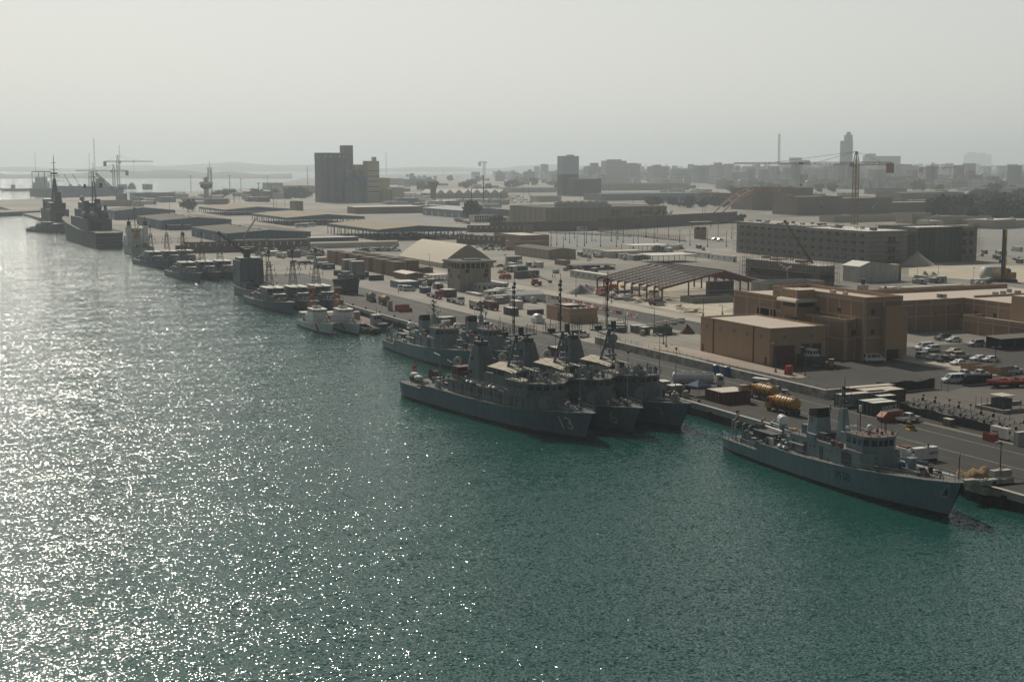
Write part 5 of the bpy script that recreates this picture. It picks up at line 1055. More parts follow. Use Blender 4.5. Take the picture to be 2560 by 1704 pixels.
def genset(label,b,door,txtface,tx):
 t=thing('generator',label,'generator',b.loc);mb=MB();mb.box(0,b.lx,0,b.ly,.35,b.h,white,croofw);part('housing',mb,t);mb=MB();mb.box(.1,b.lx-.1,.1,b.ly-.1,0,.36,black);part('skid',mb,t)
 mb=MB();mb.box(b.lx*.5,b.lx*.62,.05,b.ly-.05,b.h-.01,b.h+.03,greyd);mb.lathe([(.16,0),(.16,.5)],(b.lx*.66,b.ly*.5,b.h),rust,8);part('exhaust',mb,t)
 if door=='L':mb=MB();mb.box(-.04,0,b.ly*.25,b.ly*.6,b.h*.5,b.h*.8,dark);part('louvre',mb,t)
 else:mb=MB();mb.box(b.lx*.45,b.lx*.75,-.04,0,b.h*.55,b.h*.8,dark);part('louvre',mb,t)
 if txtface=='F':text_front('lettering','aggreko',.62,red,t,tx,b.h*.62)
 else:text_left('lettering','aggreko',.5,red,t,tx,b.h*.62)
 mb=MB();[mb.box(x,x+.02,-.02,0,.4,b.h-.05,greyl) for x in(b.lx*.3,b.lx*.55,b.lx*.8)];part('panel_joint',mb,t);return t
b=BX(zI(1100,1272),zI(1040,0)[0],zI(1360,0)[0],zI(0,1115)[1]);genset('white generator container with red lettering beside the gun of the near minehunter',b,'L','F',b.lx*.8)
b=BX(zI(985,1252),lx=2.3,ly=2.6,h=2.0);t=thing('utility_box','small white plant box behind the near minehunter bridge','cabinet',b.loc);mb=MB();mb.box(0,b.lx,0,b.ly,0,b.h,white,croofw);part('housing',mb,t);mb=MB();mb.box(.3,b.lx-.3,.3,b.ly-.3,b.h,b.h+.25,rust);part('lid',mb,t)
b=BX(zI(2150,1028),zI(1962,0)[0],zI(2205,0)[0],zI(0,885)[1]);genset('white generator container behind the small orange box',b,'F','L',b.ly*.72)
b=BX(zI(2275,1085),zI(2228,0)[0],zI(2420,0)[0],zI(0,925)[1]);t=containers('storage_container','white container with pale blue doors at the right edge',b,offw,croofw,door='F')
b=BX(zI(2010,1045),zI(1872,0)[0],zI(2056,0)[0],zI(0,955)[1]);t=thing('waste_bin','open orange steel bin on the quay beside the white generator','bin',b.loc);part('body',walls(b.lx,b.ly,b.h,orange,orange,.15,.08),t);mb=MB();[mb.box(x,x+.1,-.06,0,.1,b.h,orange) for x in(.3,b.lx/2,b.lx-.4)];part('rib',mb,t);mb=MB();[mb.lathe([(.12,0),(.12,.2)],(x,y,b.h),rust,6) for x in(.15,b.lx-.15) for y in(.15,b.ly-.15)];part('lifting_lug',mb,t)
q=g(zI(1780,1480));t=thing('sentry_post','sentry post draped in brown camouflage net on the quay end','shelter',(q.x,q.y,GZ));t.scale=(.82,.82,.8);rr=random.Random(12)
rows=[[(-3+i*.62,-2+j*.8,max(.2,1.7+.35*math.sin(i*1.1)*math.cos(j*1.3)+(1.0 if i in(8,9) and j in(2,3) else 0)-(1.3 if j in(0,6) else 0)-(1.2 if i in(0,11) else 0)+rr.uniform(-.15,.15))) for i in range(12)] for j in range(7)]
mb=MB();mb.sheet(rows,camo,True);part('camouflage_net',mb,t);mb=MB();mb.box(-2.6,3.2,-1.6,1.8,0,1.2,conc,dark);part('breastwork',mb,t)
for x,y in((-2,-1),(2.6,-1),(2.6,1.4)):mb=MB();mb.tube((x,y,0),(x,y,2.3),.05,bark,5);part('pole',mb,t)
for i,(u,v,z,lx_,lab) in enumerate(((1720,1535,0,2.2,'below the brown netting'),(1870,1545,0,2.0,'with rubble on it below the netting'),(1990,1530,0,2.2,'right of the rubble topped block'),(2140,1518,0,2.4,'at the right end of the row by the netting'),(2060,1440,1.0,2.0,'stacked on others right of the netting'),(2160,1435,1.0,2.0,'stacked at the far right of the netting'))):
 q=g(zI(u,v if not z else v+70));mb=MB();mb.box(-lx_/2,lx_/2,-.5,.5,z,z+.98,cblk[i%2],concl)
 if i==1:[mb.cbox((rr.uniform(-.9,.9),rr.uniform(-.4,.4),1.05),(.3,.25,.2),offw,rr.uniform(0,3)) for _ in range(14)]
 solid('concrete_block',mb,'concrete block '+lab,'concrete block',(q.x,q.y+(.6 if z else 0),GZ),0,'concrete blocks by the netted post')
fence('charcoal cloth fence behind the green containers running to the generator',[g(zI(912,690)),g(zI(1660,870)),g(zI(1960,930))],1.9,polem,3,greycl,2,seed=1)
fence('sagging black cloth fence behind the brown container',[g(zI(650,468)),g(zI(1000,452)),g(zI(1315,420))],2.4,polem,3,blackcl,1,seed=2)
fence('black cloth fence beside the red inflatable boat',[g(zI(1645,390)),g(zI(1980,352))],2.3,polem,3,blackcl,1,seed=5)
fence('open wire gate at the end of the black cloth fence',[g(zI(1322,425)),g(zI(1475,452))],2.4,polem,1.6,None,3,'gate')
mb=MB()
def trailer(label,loc,rz,wheel_):
 t=thing('boat_trailer',label,'trailer',loc,rz,'boat trailers parked inside the cloth fence');mb=MB()
 for s_ in(-1,1):mb.tube((-3.4,s_*.75,.62),(2.2,s_*.75,.62),.07,steel,5);mb.tube((2.2,s_*.75,.62),(3.9,0,.62),.06,steel,5)
 for x in(-3.2,-1.2,.8,2.2):mb.tube((x,-.75,.62),(x,.75,.62),.05,steel,4)
 mb.tube((3.9,0,0),(3.9,0,1.0),.05,steel,5);part('frame',mb,t)
 for s_ in(-1,1):mb=MB();mb.lathe([(.2,-.1),(.33,-.09),(.33,.09),(.2,.1)],(-1.4,s_*1.0,.33),black,12,'y');part('wheel',mb,t)
 mb=MB()
 for x in(-2.8,.4):
  for s_ in(-1,1):mb.tube((x,s_*.55,.6),(x,s_*.7,1.15),.05,greyd,4);mb.cbox((x,s_*.68,1.18),(.6,.2,.1),black)
 mb.tube((2.6,0,.6),(2.6,0,1.8),.06,greyd,5);mb.cbox((2.6,0,1.8),(.3,.4,.3),black);part('boat_support',mb,t)
 if wheel_:mb=MB();mb.lathe([(.2,-.1),(.36,-.09),(.36,.09),(.2,.1)],(2.4,0,1.0),black,12,'y');part('spare_wheel',mb,t)
 return t
tw=trailer('boat trailer with a spare wheel on its mast, inside the charcoal fence',g(zI(1090,605)),R(8),True);tn=trailer('boat trailer without spare wheel, inside the charcoal fence',g(zI(1390,665)),R(8),False)
for p,w_ in((zI(1230,635),1),(zI(1500,695),1),(zI(1630,725),0),(zI(1760,770),1),(zI(1900,800),1),(zI(2080,830),0),(zI(2260,880),1)):dup(tw if w_ else tn,g(p),R(8+rnd.uniform(-3,3)))
q0=g(zI(2110,715));q1=g(zI(1830,640));ly=q1.y-q0.y
t=thing('planter_enclosure','low concrete walled enclosure with posts round a dark blue plant box','enclosure',(q0.x,q0.y,GZ));mb=MB()
for a in((0,12,0,.5),(0,.5,.5,ly),(.5,12,ly-.5,ly)):mb.box(*a,0,.75,conc,concl)
part('low_wall',mb,t)
for i in range(6):
 for x,y in((.25,i*ly/5),(2.2*i+.3,.25)):mb=MB();mb.tube((x,y,.7),(x,y,2.6),.05,rust,5);part('post',mb,t)
mb=MB();mb.box(2.5,5.2,3,6,0,2.4,mat('navy plant box',(.03,.04,.07),.6,.15,1));mb.box(2.2,5.6,2.7,6.3,2.9,3.0,croof);[mb.tube((x,y,2.4),(x,y,2.9),.04,steel,4) for x in(2.5,5.2) for y in(3,6)];part('plant_box',mb,t)
def rib(label,loc,rz):
 t=thing('rescue_boat',label,'boat',loc,rz);mb=MB();red2=mat('red inflatable tube',(.42,.09,.06),.6,.12,1);pts=[(-3.6,-1.2,1.2),(1.6,-1.25,1.25),(3.0,-.8,1.4),(3.7,0,1.6),(3.0,.8,1.4),(1.6,1.25,1.25),(-3.6,1.2,1.2)]
 for a,b_ in zip(pts,pts[1:]):mb.tube(a,b_,.36,red2,10)
 part('tube',mb,t);mb=MB();mb.prism([(-3.4,-.9),(1.8,-.9),(3.2,0),(1.8,.9),(-3.4,.9)],.9,1.1,redb,greyd,mb=redb);mb.prism([(-3.4,-.5),(1.8,-.5),(3.3,0),(1.8,.5),(-3.4,.5)],.4,.9,redb,top=[(-3.4,-.9),(1.8,-.9),(3.3,0),(1.8,.9),(-3.4,.9)]);part('hull',mb,t)
 mb=MB();mb.box(-1,.2,-.4,.4,1.1,2.0,red2);mb.box(-2.2,-1.4,-.4,.4,1.1,1.7,greyd);part('console',mb,t);mb=MB();[mb.poly([(-3.2,s_*.9,1.2),(-3.0,s_*.8,2.7)],.05,red2) for s_ in(-1,1)];mb.tube((-3.0,-.8,2.7),(-3.0,.8,2.7),.05,red2);part('roll_bar',mb,t);mb=MB();mb.box(-4.1,-3.6,-.35,.35,.8,1.9,black);part('outboard_motor',mb,t);mb=MB();[mb.box(x,x+.3,-1,1,0,.45,greyd) for x in(-2.5,1.2)];part('cradle',mb,t);return t
rib('orange red inflatable rescue boat beside the black cloth fence, the left of two',g(zI(2090,400)),R(172));rib('orange red inflatable rescue boat partly cut off at the right edge',g(zI(2330,395)),R(160))
for p,lab in((zI(1760,205),'tan waste skip with blue barrels beside it'),(zI(1930,235),'tan waste skip in the middle of three'),(zI(2140,250),'tan waste skip nearest the red boats')):
 q=g(p);t=thing('waste_skip',lab,'skip',(q.x,q.y,GZ),R(8));mb=MB();xprism(mb,[(-2.8,.1),(-3.2,1.2),(-3.2,1.9),(1.6,1.9),(3.0,.9),(2.8,.1)],-1.1,1.1,mat('tan skip paint',(.34,.235,.13),.75,.12,.7));part('body',mb,t);mb=MB();mb.add([(-3,-1,1.93),(1.5,-1,1.93),(1.5,1,1.93),(-3,1,1.93)],[(0,1,2,3)],dark);part('opening',mb,t)
for p in(zI(1715,200),zI(1745,203)):q=g(p);mb=MB();mb.lathe([(.3,0),(.31,.3),(.3,.32),(.31,.6),(.3,.9)],(0,0,0),bluep,12);solid('barrel',mb,'blue plastic barrel beside the tan waste skip','barrel',(q.x,q.y-.6,GZ),0,'blue barrels by the skip')
for p,lab in((zJ(355,1165),'bright blue portable toilet left of its twin before the block wall'),(zJ(462,1182),'bright blue portable toilet right of its twin before the block wall')):
 q=g(p);t=thing('portable_toilet',lab,'toilet',(q.x-.3,q.y,GZ));mb=MB();mb.box(0,1.15,0,1.15,.1,2.2,bluep);mb.prism([(-.05,-.05),(1.2,-.05),(1.2,1.2),(-.05,1.2)],2.2,2.25,bluep);mb.prism([(0,0),(1.15,0),(1.15,1.15),(0,1.15)],2.25,2.45,offw,top=[(.3,.3),(.85,.3),(.85,.85),(.3,.85)]);part('cabin',mb,t);mb=MB();mb.box(-.04,0,.2,.95,.15,2.05,bluec);part('door',mb,t)
q=g(zG(1748,1212));t=thing('gazebo','small navy blue pop up gazebo on the quay before the white tanker','canopy',(q.x,q.y,GZ),R(10));navy=mat('navy canopy cloth',(.035,.05,.13),.8,.1,1);mb=MB();P4=[(-1.9,-1.9,2.3),(1.9,-1.9,2.3),(1.9,1.9,2.3),(-1.9,1.9,2.3)]
for a,b_ in zip(P4,P4[1:]+P4[:1]):mb.add([a,b_,(0,0,3.5)],[(0,1,2)],navy);mb.add([a,b_,(b_[0],b_[1],2.0),(a[0],a[1],2.0)],[(0,1,2,3)],navy)
part('canopy',mb,t)
for p_ in P4:mb=MB();mb.tube((p_[0],p_[1],0),p_,.035,steel,4);part('leg',mb,t)
b=BX(zJ(1050,1168),lx=1.6,ly=1.0,h=2.2);t=thing('hydrant_cabinet','bright red cabinet on the pavement by the roller door','cabinet',b.loc);mb=MB();mb.box(0,1.6,0,1.0,.15,2.2,red);part('cabinet',mb,t);mb=MB();mb.box(.78,.82,-.03,0,.3,2.0,redb);mb.box(-.4,-.1,.4,.6,0,1.0,rust);part('pipe',mb,t)
q=g(zJ(1480,1098));t=thing('forklift','yellow forklift with roof guard by the tan office wall','forklift',(q.x,q.y,GZ),R(-120));mb=MB();mb.box(-1.1,.7,-.6,.6,.35,1.1,amber);mb.box(-1.3,-.6,-.6,.6,.35,1.4,amber);part('body',mb,t);mb=MB();[mb.tube((x,y,1.0),(x,y,2.2),.05,greyd,4) for x in(-.8,.6) for y in(-.5,.5)];mb.box(-.9,.7,-.6,.6,2.2,2.28,croof);part('roof_guard',mb,t);mb=MB();[mb.box(.8,.95,y,y+.12,.1,2.3,greyd) for y in(-.45,.33)];[mb.box(.95,2.0,y,y+.12,.12,.2,greyd) for y in(-.4,.28)];part('mast_fork',mb,t)
for x in(-.8,.5):
 for s_ in(-1,1):mb=MB();mb.lathe([(.32,-.12),(.32,.12)],(x,s_*.6,.32),black,12,'y');part('wheel',mb,t)
q,rz,_=face(zJ(1165,1060),zJ(1420,1105));t=thing('patrol_boat','small white cabin patrol boat on a trailer before the open hall door','boat',q,rz);H=Hull([(0,1.3,1.0,1.5),(4,1.4,1.1,1.5),(7,.9,.5,1.8),(8.6,.1,.02,2.1)],.6,greyd,bw=.2,bt=.7,n=12)
h_=part('hull',H.mb,t);h_.location=(-4.2,0,.9);d_=part('deck',H.deck(greyl),t);d_.location=(-4.2,0,.9);mb=MB();frust(mb,(-1.8,1.8,1.05),2.4,(-1.5,1.0,.85),4.2,offw);mb.box(-1.7,1.2,-.95,.95,4.2,4.3,white);cb_=part('cabin',mb,t)
winrow(cb_,(-1.6,1.0),(-1.6,-1.0),3.3,4.0,2);winrow(cb_,(-1.5,-1.0),(1.2,-1.0),3.3,4.0,3,out=.05);winrow(cb_,(1.35,-.9),(1.35,.9),3.3,4.0,3,out=.1)
mb=MB();mb.tube((-.5,0,4.3),(-.5,0,6.0),.06,steel,5);mb.tube((-.5,-.6,5.2),(-.5,.6,5.2),.05,steel,4);rail(mb,[(-1.5,-.8,4.3),(1,-.8,4.3)],steel,.6,.8);part('mast',mb,t);mb=MB();[mb.box(-4,4,s_*.8-.06,s_*.8+.06,.5,.65,steel) for s_ in(-1,1)];mb.tube((4,0,.6),(5.4,0,.6),.07,steel);part('trailer_frame',mb,t)
for x in(-1.6,-.6):
 for s_ in(-1,1):mb=MB();mb.lathe([(.36,-.1),(.36,.1)],(x,s_*1.15,.36),black,12,'y');part('wheel',mb,t)
def person_mesh(pose,shirt,trousers):
 V=[(0,0,.95),(0,0,1.2),(0,0,1.42),(0,0,1.52),(0,.02,1.66),(.18,0,1.4),(.24,.02,1.12),(.25,.1,.88),(-.18,0,1.4),(-.24,-.02,1.12),(-.25,.06,.88),(.1,0,.9),(.12,.1*pose,.5),(.12,.04*pose,.08),(.12,.18+.04*pose,.04),(-.1,0,.9),(-.12,-.1*pose,.5),(-.12,-.2*pose,.08),(-.12,.14-.2*pose,.04)]
 E=[(0,1),(1,2),(2,3),(3,4),(2,5),(5,6),(6,7),(2,8),(8,9),(9,10),(0,11),(11,12),(12,13),(13,14),(0,15),(15,16),(16,17),(17,18)]
 rad=[.15,.15,.16,.07,.11,.07,.05,.045,.07,.05,.045,.1,.075,.055,.04,.1,.075,.055,.04]
 me=bpy.data.meshes.new('person');me.from_pydata(V,E,[]);o=bpy.data.objects.new('person',me);C.objects.link(o);sk=o.modifiers.new('s','SKIN')
 for v,r in zip(me.skin_vertices[0].data,rad):v.radius=(r,r)
 me.skin_vertices[0].data[0].use_root=True;o.modifiers.new('u','SUBSURF').levels=1;bpy.context.view_layer.update()
 m2=bpy.data.meshes.new_from_object(o.evaluated_get(bpy.context.evaluated_depsgraph_get()));bpy.data.objects.remove(o)
 m2.materials.clear();[m2.materials.append(m_) for m_ in(shirt,trousers,skinm,black)]
 for p in m2.polygons:
  z=p.center.z;p.material_index=3 if(z<.1 or z>1.7) else 1 if z<.97 else 2 if z>1.5 or(z<1.0 and abs(p.center.x)>.2) else 0
 return m2
pm1=person_mesh(1,greyd,pblue);pm2=person_mesh(.3,offw,greyd);pm3=person_mesh(-1,orange,pblue)
for i,(p,m_,lab) in enumerate(((zI(120,690),pm1,'person in dark clothes walking on the quay behind the near minehunter mast'),(zD(905,345),pm1,'person in dark clothes, left one of the group by the parked cars'),(zD(922,347),pm1,'person in dark clothes, second from left of the group by the parked cars'),(zD(940,378),pm2,'person standing in front of the group by the parked cars'),(zD(997,350),pm1,'person in dark clothes, right one of the group by the parked cars'),(zD(2138,645),pm1,'person walking alone before the two white vans'),(zE(2290,985),pm2,'person standing near the white tents'),(zF(760,120+1500),pm2,''),(zF(1670,270),pm3,'person in orange by the red barriers'),(zF(1735,312),pm1,'person in black beside the tan walled yard'),(zL(555,1158),pm3,'worker in orange on the grey site yard'),(zL(577,1158),pm3,'worker in orange standing right of another on the site yard'),(zL(940,797),pm1,'person walking in the fenced grey lot, left of two'),(zL(975,800),pm1,'person walking in the fenced grey lot, right of two'))):
 if lab:q=g(p);solid('person',m_,lab,'person',(q.x,q.y,GZ),rnd.uniform(0,6),'people on the base')
def gable(name,label,cat,b,apex,wm,rm,eave=None,open_=False,fascia=1.8,ribs=0,doors=0,fm=None,posts=12,monitor=False):
 """gabled shed: ridge along y; apex = pixel of the near gable point"""
 lx,ly,h=b.lx,b.ly,b.h;hr=max(h+.6,hity(apex,b.y).z-b.z);xr=max(lx*.25,min(lx*.75,hity(apex,b.y).x-b.x));t=thing(name,label,cat,b.loc)
 mb=MB();ov=.4
 for x0,z0,x1,z1 in((-ov,h,xr,hr),(lx+ov,h,xr,hr)):
  mb.prism([(x0,-ov),(x1,-ov),(x1,ly+ov),(x0,ly+ov)],[z0-.02,z1-.02,z1-.02,z0-.02],[z0+.2,z1+.2,z1+.2,z0+.2],rm)
 rf=part('roof',mb,t)
 if monitor:mb=MB();mb.box(xr-.5,xr+.5,1,ly-1,hr,hr+.5,croofw);part('ridge_vent',mb,rf);[part('roof_fan',MB().lathe([(.7,0),(.9,.8),(.3,1.1)],(xr-2,ly*f,hr-.3),greyd,8),rf) for f in(.15,.4,.65,.9)]
 if not open_:
  mb=MB();mb.add([(0,0,0),(lx,0,0),(lx,0,h),(xr,0,hr),(0,0,h)],[(0,1,2,3,4)],wm);mb.add([(0,ly,0),(lx,ly,0),(lx,ly,h),(xr,ly,hr),(0,ly,h)],[(4,3,2,1,0)],wm)
  mb.add([(0,0,0),(0,ly,0),(0,ly,h),(0,0,h)],[(0,1,2,3)],wm);mb.add([(lx,0,0),(lx,ly,0),(lx,ly,h),(lx,0,h)],[(3,2,1,0)],wm);part('wall',mb,t)
  for i in range(doors):y=ly*(i+.5)/doors;mb=MB();mb.box(-.1,.05,y-2.2,y+2.2,0,h*.62,fm or greyl);part('sliding_door',mb,t)
 else:
  mb=MB();fm=fm or blueg
  mb.box(-.5,-.3,0,ly,h-fascia,h,fm);mb.add([(0,-.45,h-fascia),(lx,-.45,h-fascia),(lx,-.45,h),(xr,-.45,hr),(0,-.45,h)],[(0,1,2,3,4)],fm);mb.add([(xr,-.46,hr-fascia-.0),(0,-.46,h-fascia),(lx,-.46,h-fascia)],[(0,1,2)],fm) if 0 else None
  mb.box(lx+.3,lx+.5,0,ly,h-fascia,h,fm);part('fascia',mb,t)
  for i in range(posts+1):
   for x,y in((0,ly*i/posts),(lx*i/posts,0),(lx,ly*i/posts),(lx*i/posts,ly)):
    if(x,y) in((0,0),(lx,0),(0,ly),(lx,ly)) and i not in(0,):continue
    mb=MB();mb.box(x-.2,x+.2,y-.2,y+.2,0,h-.1,greyd);part('post',mb,t)
 return t
gable('warehouse','blue grey gabled warehouse nearest the quay crane ship','warehouse',BX(zB(1215,630),zB(780,0)[0],zB(2240,0)[0],zB(0,512)[1]),zB(1730,467),blueg,groof,monitor=True,doors=4)
gable('warehouse','blue grey gabled warehouse between two others, behind the white supply ship','warehouse',BX(zB(410,462),zB(110,0)[0],zB(1270,0)[0],zB(0,352)[1]),zB(840,312),blueg,groof,monitor=True,doors=3)
gable('warehouse','blue grey gabled warehouse farthest along the quay by the amphibious ship','warehouse',BX(zA(1410,1028),zA(1288,0)[0],zA(2150,0)[0],zA(0,922)[1]),zA(1760,880),blueg,groof,doors=3)
gable('open_shed','open sided shed with dusty beige roof nearest the cream hangar','shed',BX(zE(725,398),zE(235,0)[0],zE(1590,0)[0],zE(0,293)[1]),zE(1130,252),blueg,broof,open_=True,posts=14)
gable('open_shed','open sided shed with dusty beige roof and buses parked under it','shed',BX(zC(1360,1098),zC(935,0)[0],zC(2305,0)[0],zC(0,1003)[1]),zC(1850,960),blueg,broof,open_=True,posts=14)
gable('open_shed','open sided shed with dusty beige roof farthest from the hangar','shed',BX(zC(600,975),zC(290,0)[0],zC(1415,0)[0],zC(0,905)[1]),zC(1000,868),blueg,broof,open_=True,posts=12)
def flat(name,label,cat,b,wm,rm=None,par=0,wins=None,winm=None,group=None,door=None):
 t=thing(name,label,cat,b.loc,0,group);part('wall',walls(b.lx,b.ly,b.h,wm,rm or croof,par),t)
 if wins:
  f,rows,cols,z0,w_,h_=wins
  for r in range(rows):
   for c_ in range(cols):
    for ff in f:
     Lf=b.ly if ff=='L' else b.lx;a=Lf*(c_+.5)/cols;z=z0+r*(b.h-z0)/max(rows,1);mb=MB()
     (mb.box(-.06,.05,a-w_/2,a+w_/2,z,z+h_,winm or glass) if ff=='L' else mb.box(a-w_/2,a+w_/2,-.06,.05,z,z+h_,winm or glass));part('window',mb,t)
 if door:mb=MB();mb.box(b.lx*door-.5,b.lx*door+.5,-.07,.05,0,2.1,greyd);part('door',mb,t)
 return t
def canopy(label,b,rm,fm=greyd,posts=5):
 t=thing('canopy',label,'canopy',b.loc);mb=MB();mb.prism([(-.3,-.3),(b.lx+.3,-.3),(b.lx+.3,b.ly+.3),(-.3,b.ly+.3)],b.h-.25,b.h,fm,rm);part('roof',mb,t)
 for i in range(posts):
  for y in(.1,b.ly-.1):x=b.lx*i/(posts-1);mb=MB();mb.box(x-.1,x+.1,y-.1,y+.1,0,b.h-.24,fm);part('post',mb,t)
 return t
flat('store','long low blue store in front of the open shed','building',BX(zC(1655,1332),ur=zC(2235,0)[0],vt=zC(0,1247)[1],ly=10),bluec,croof)
canopy('low grey canopy along the front of the nearest blue warehouse, left part',BX(zB(1335,655),ur=zB(1720,0)[0],vt=zB(0,590)[1],ly=8),groof);canopy('low grey canopy along the front of the nearest blue warehouse, right part',BX(zB(1745,655),ur=zB(2225,0)[0],vt=zB(0,585)[1],ly=8),groof)
canopy('grey canopy between two blue warehouses',BX(zB(510,470),ur=zB(780,0)[0],vt=zB(0,408)[1],ly=12),groof)
q0,q1=g(zE(65,478)),g(zE(975,462));L_=q1.x-q0.x
t=thing('tunnel_tent','very long low white tunnel tent behind the brown container stacks','tent',(q0.x,q0.y,GZ));rows=[[(0,4-4*math.cos(a),3.6*math.sin(a)),(L_,4-4*math.cos(a),3.6*math.sin(a))] for a in[math.pi*i/10 for i in range(11)]];mb=MB();mb.sheet(rows,cream,True);part('cover',mb,t);mb=MB();mb.add([r[0] for r in rows],[tuple(range(11))],cream);mb.add([r[1] for r in rows],[tuple(range(11))],cream);part('end_wall',mb,t)
b0=BX(zE(885,752),zE(765,0)[0],zE(1003,0)[0],zE(0,607)[1]);hs_=b0.h/3
def stack_box(label,x,y,z,lx,ly,first=[None]):
 if first[0] is None:
  t=thing('container',label,'container',(x,y,z),0,'brown containers in tall stacks');mb=MB();mb.box(0,lx,0,ly,0,hs_-.06,brownc,groof);part('body',mb,t);mb=MB();[mb.box(-.05,0,yy,yy+.25,.05,hs_-.1,greyd) for yy in(.1,ly*.5-.12,ly-.35)];part('door_bar',mb,t);first[0]=t;return t
 return dup(first[0],(x,y,z),0,label)
ord_=('nearest','second','third','fourth','fifth','farthest');lev=('bottom','middle','top')
stk=[(885,607),(757,579),(636,553),(517,530),(402,508),(297,488)];nc=2;b0.ly*=.74;wy=b0.ly/nc
for i,(u,v) in enumerate(stk):
 q=g(zE(u,v),GZ+b0.h);x=b0.x if i else b0.x;y=coly(zE(u,0)[0],b0.x,GZ+b0.h)
 for k in range(3):
  for c_ in range(nc):stack_box('brown container, %s level, column %d from the camera side, in the %s front stack'%(lev[k],c_+1,ord_[i]),b0.x,y+c_*wy,GZ+k*hs_,b0.lx,wy-.06)
for i,(u,v) in enumerate(((1010,560),(880,545),(770,520),(650,505),(545,483))):
 y=coly(zE(u,0)[0],b0.x+b0.lx+3,GZ+b0.h)
 for k in range(3):
  for c_ in range(nc):stack_box('brown container, %s level, column %d from the camera side, in the %s back stack'%(lev[k],c_+1,ord_[i]),b0.x+b0.lx+3,y+c_*wy,GZ+k*hs_,b0.lx,wy-.06)
gable('site_shed','small brown gabled shed standing right below the container stacks','shed',BX(zE(1010,788),zE(885,0)[0],zE(1170,0)[0],zE(0,730)[1]),zE(1090,712),brownc,croof)
gable('site_shed','small brown gabled shed half hidden behind another one by the hangar','shed',BX(zE(1160,715),zE(1080,0)[0],zE(1265,0)[0],zE(0,672)[1]),zE(1210,662),brownc,groof)
canopy('pale roofed canopy left of the old control tower',BX(zE(1250,790),ur=zE(1400,0)[0],vt=zE(0,735)[1],ly=9),croof)
flat('site_hut','low beige hut before the pale canopy by the old tower','hut',BX(zE(1090,790),ur=zE(1240,0)[0],vt=zE(0,762)[1],ly=6),beigec)
b=BX(zE(1355,668),zE(925,0)[0],zE(1858,0)[0],zE(0,606)[1]);hr=hity(zE(1600,436),b.y).z-GZ;t=thing('fabric_hangar','large cream fabric hangar with ribbed curved roof','hangar',b.loc)
prof=[(0,0),(0,b.h*.8)]+[(b.lx*.5*s_,b.h*.8+(hr-b.h*.8)*(1-(1-s_)**1.22)) for s_ in[i/6 for i in range(1,7)]];prof=prof+[(b.lx-p[0],p[1]) for p in reversed(prof[:-1])]
mb=MB();nr=18;rows=[]
for i in range(nr*2+1):y=b.ly*i/(nr*2);k=1.0 if i%2==0 else .985;rows.append([(b.lx/2+(p[0]-b.lx/2)*k,y,p[1]*k) for p in prof])
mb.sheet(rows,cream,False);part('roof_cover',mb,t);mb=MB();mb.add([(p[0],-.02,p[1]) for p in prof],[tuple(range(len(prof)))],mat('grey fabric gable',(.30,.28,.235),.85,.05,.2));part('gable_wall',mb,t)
mb=MB();mb.box(b.lx*.36,b.lx*.64,-.12,0,0,b.h*1.4,greyl);part('door',mb,t)
b=BX(zE(1530,892),zE(1408,0)[0],zE(1832,0)[0],zE(0,600)[1]);t=thing('control_tower','derelict cream concrete control building with broad flat roof slab','building',b.loc);h1=b.h*.74
crm=mat('stained cream concrete',(.37,.34,.28),.9,.2,.4,streak=.35)
mb=MB();mb.box(0,b.lx,0,b.ly,0,h1,crm,concl);part('wall',mb,t);mb=MB();mb.box(1,b.lx-1,1,b.ly-1,h1,b.h-.8,dark);part('glazing',mb,t)
mb=MB();[mb.box(x,x+.5,y,y+.5,h1,b.h-.8,crm) for x in[i*(b.lx-.5)/6 for i in range(7)] for y in(0,b.ly-.5)];[mb.box(x,x+.5,y,y+.5,h1,b.h-.8,crm) for y in[i*(b.ly-.5)/4 for i in range(1,4)] for x in(0,b.lx-.5)];part('column',mb,t)
mb=MB();mb.prism([(-1.6,-1.6),(b.lx+1.6,-1.6),(b.lx+1.6,b.ly+1.6),(-1.6,b.ly+1.6)],b.h-.8,b.h,crm,groof);mb.box(b.lx*.3,b.lx*.8,b.ly*.3,b.ly*.6,b.h,b.h+.5,greyd);part('roof_slab',mb,t)
for p,f in(((1440,740),'L'),((1425,690),'L'),((1520,750),'L'),((1790,690),'F'),((1780,735),'F'),((1600,660),'F')):
 a,z=(b.L if f=='L' else b.Fr)(zE(*p));winp(t,f,a,min(z,h1-1),1.9,1.6,crm,dark)
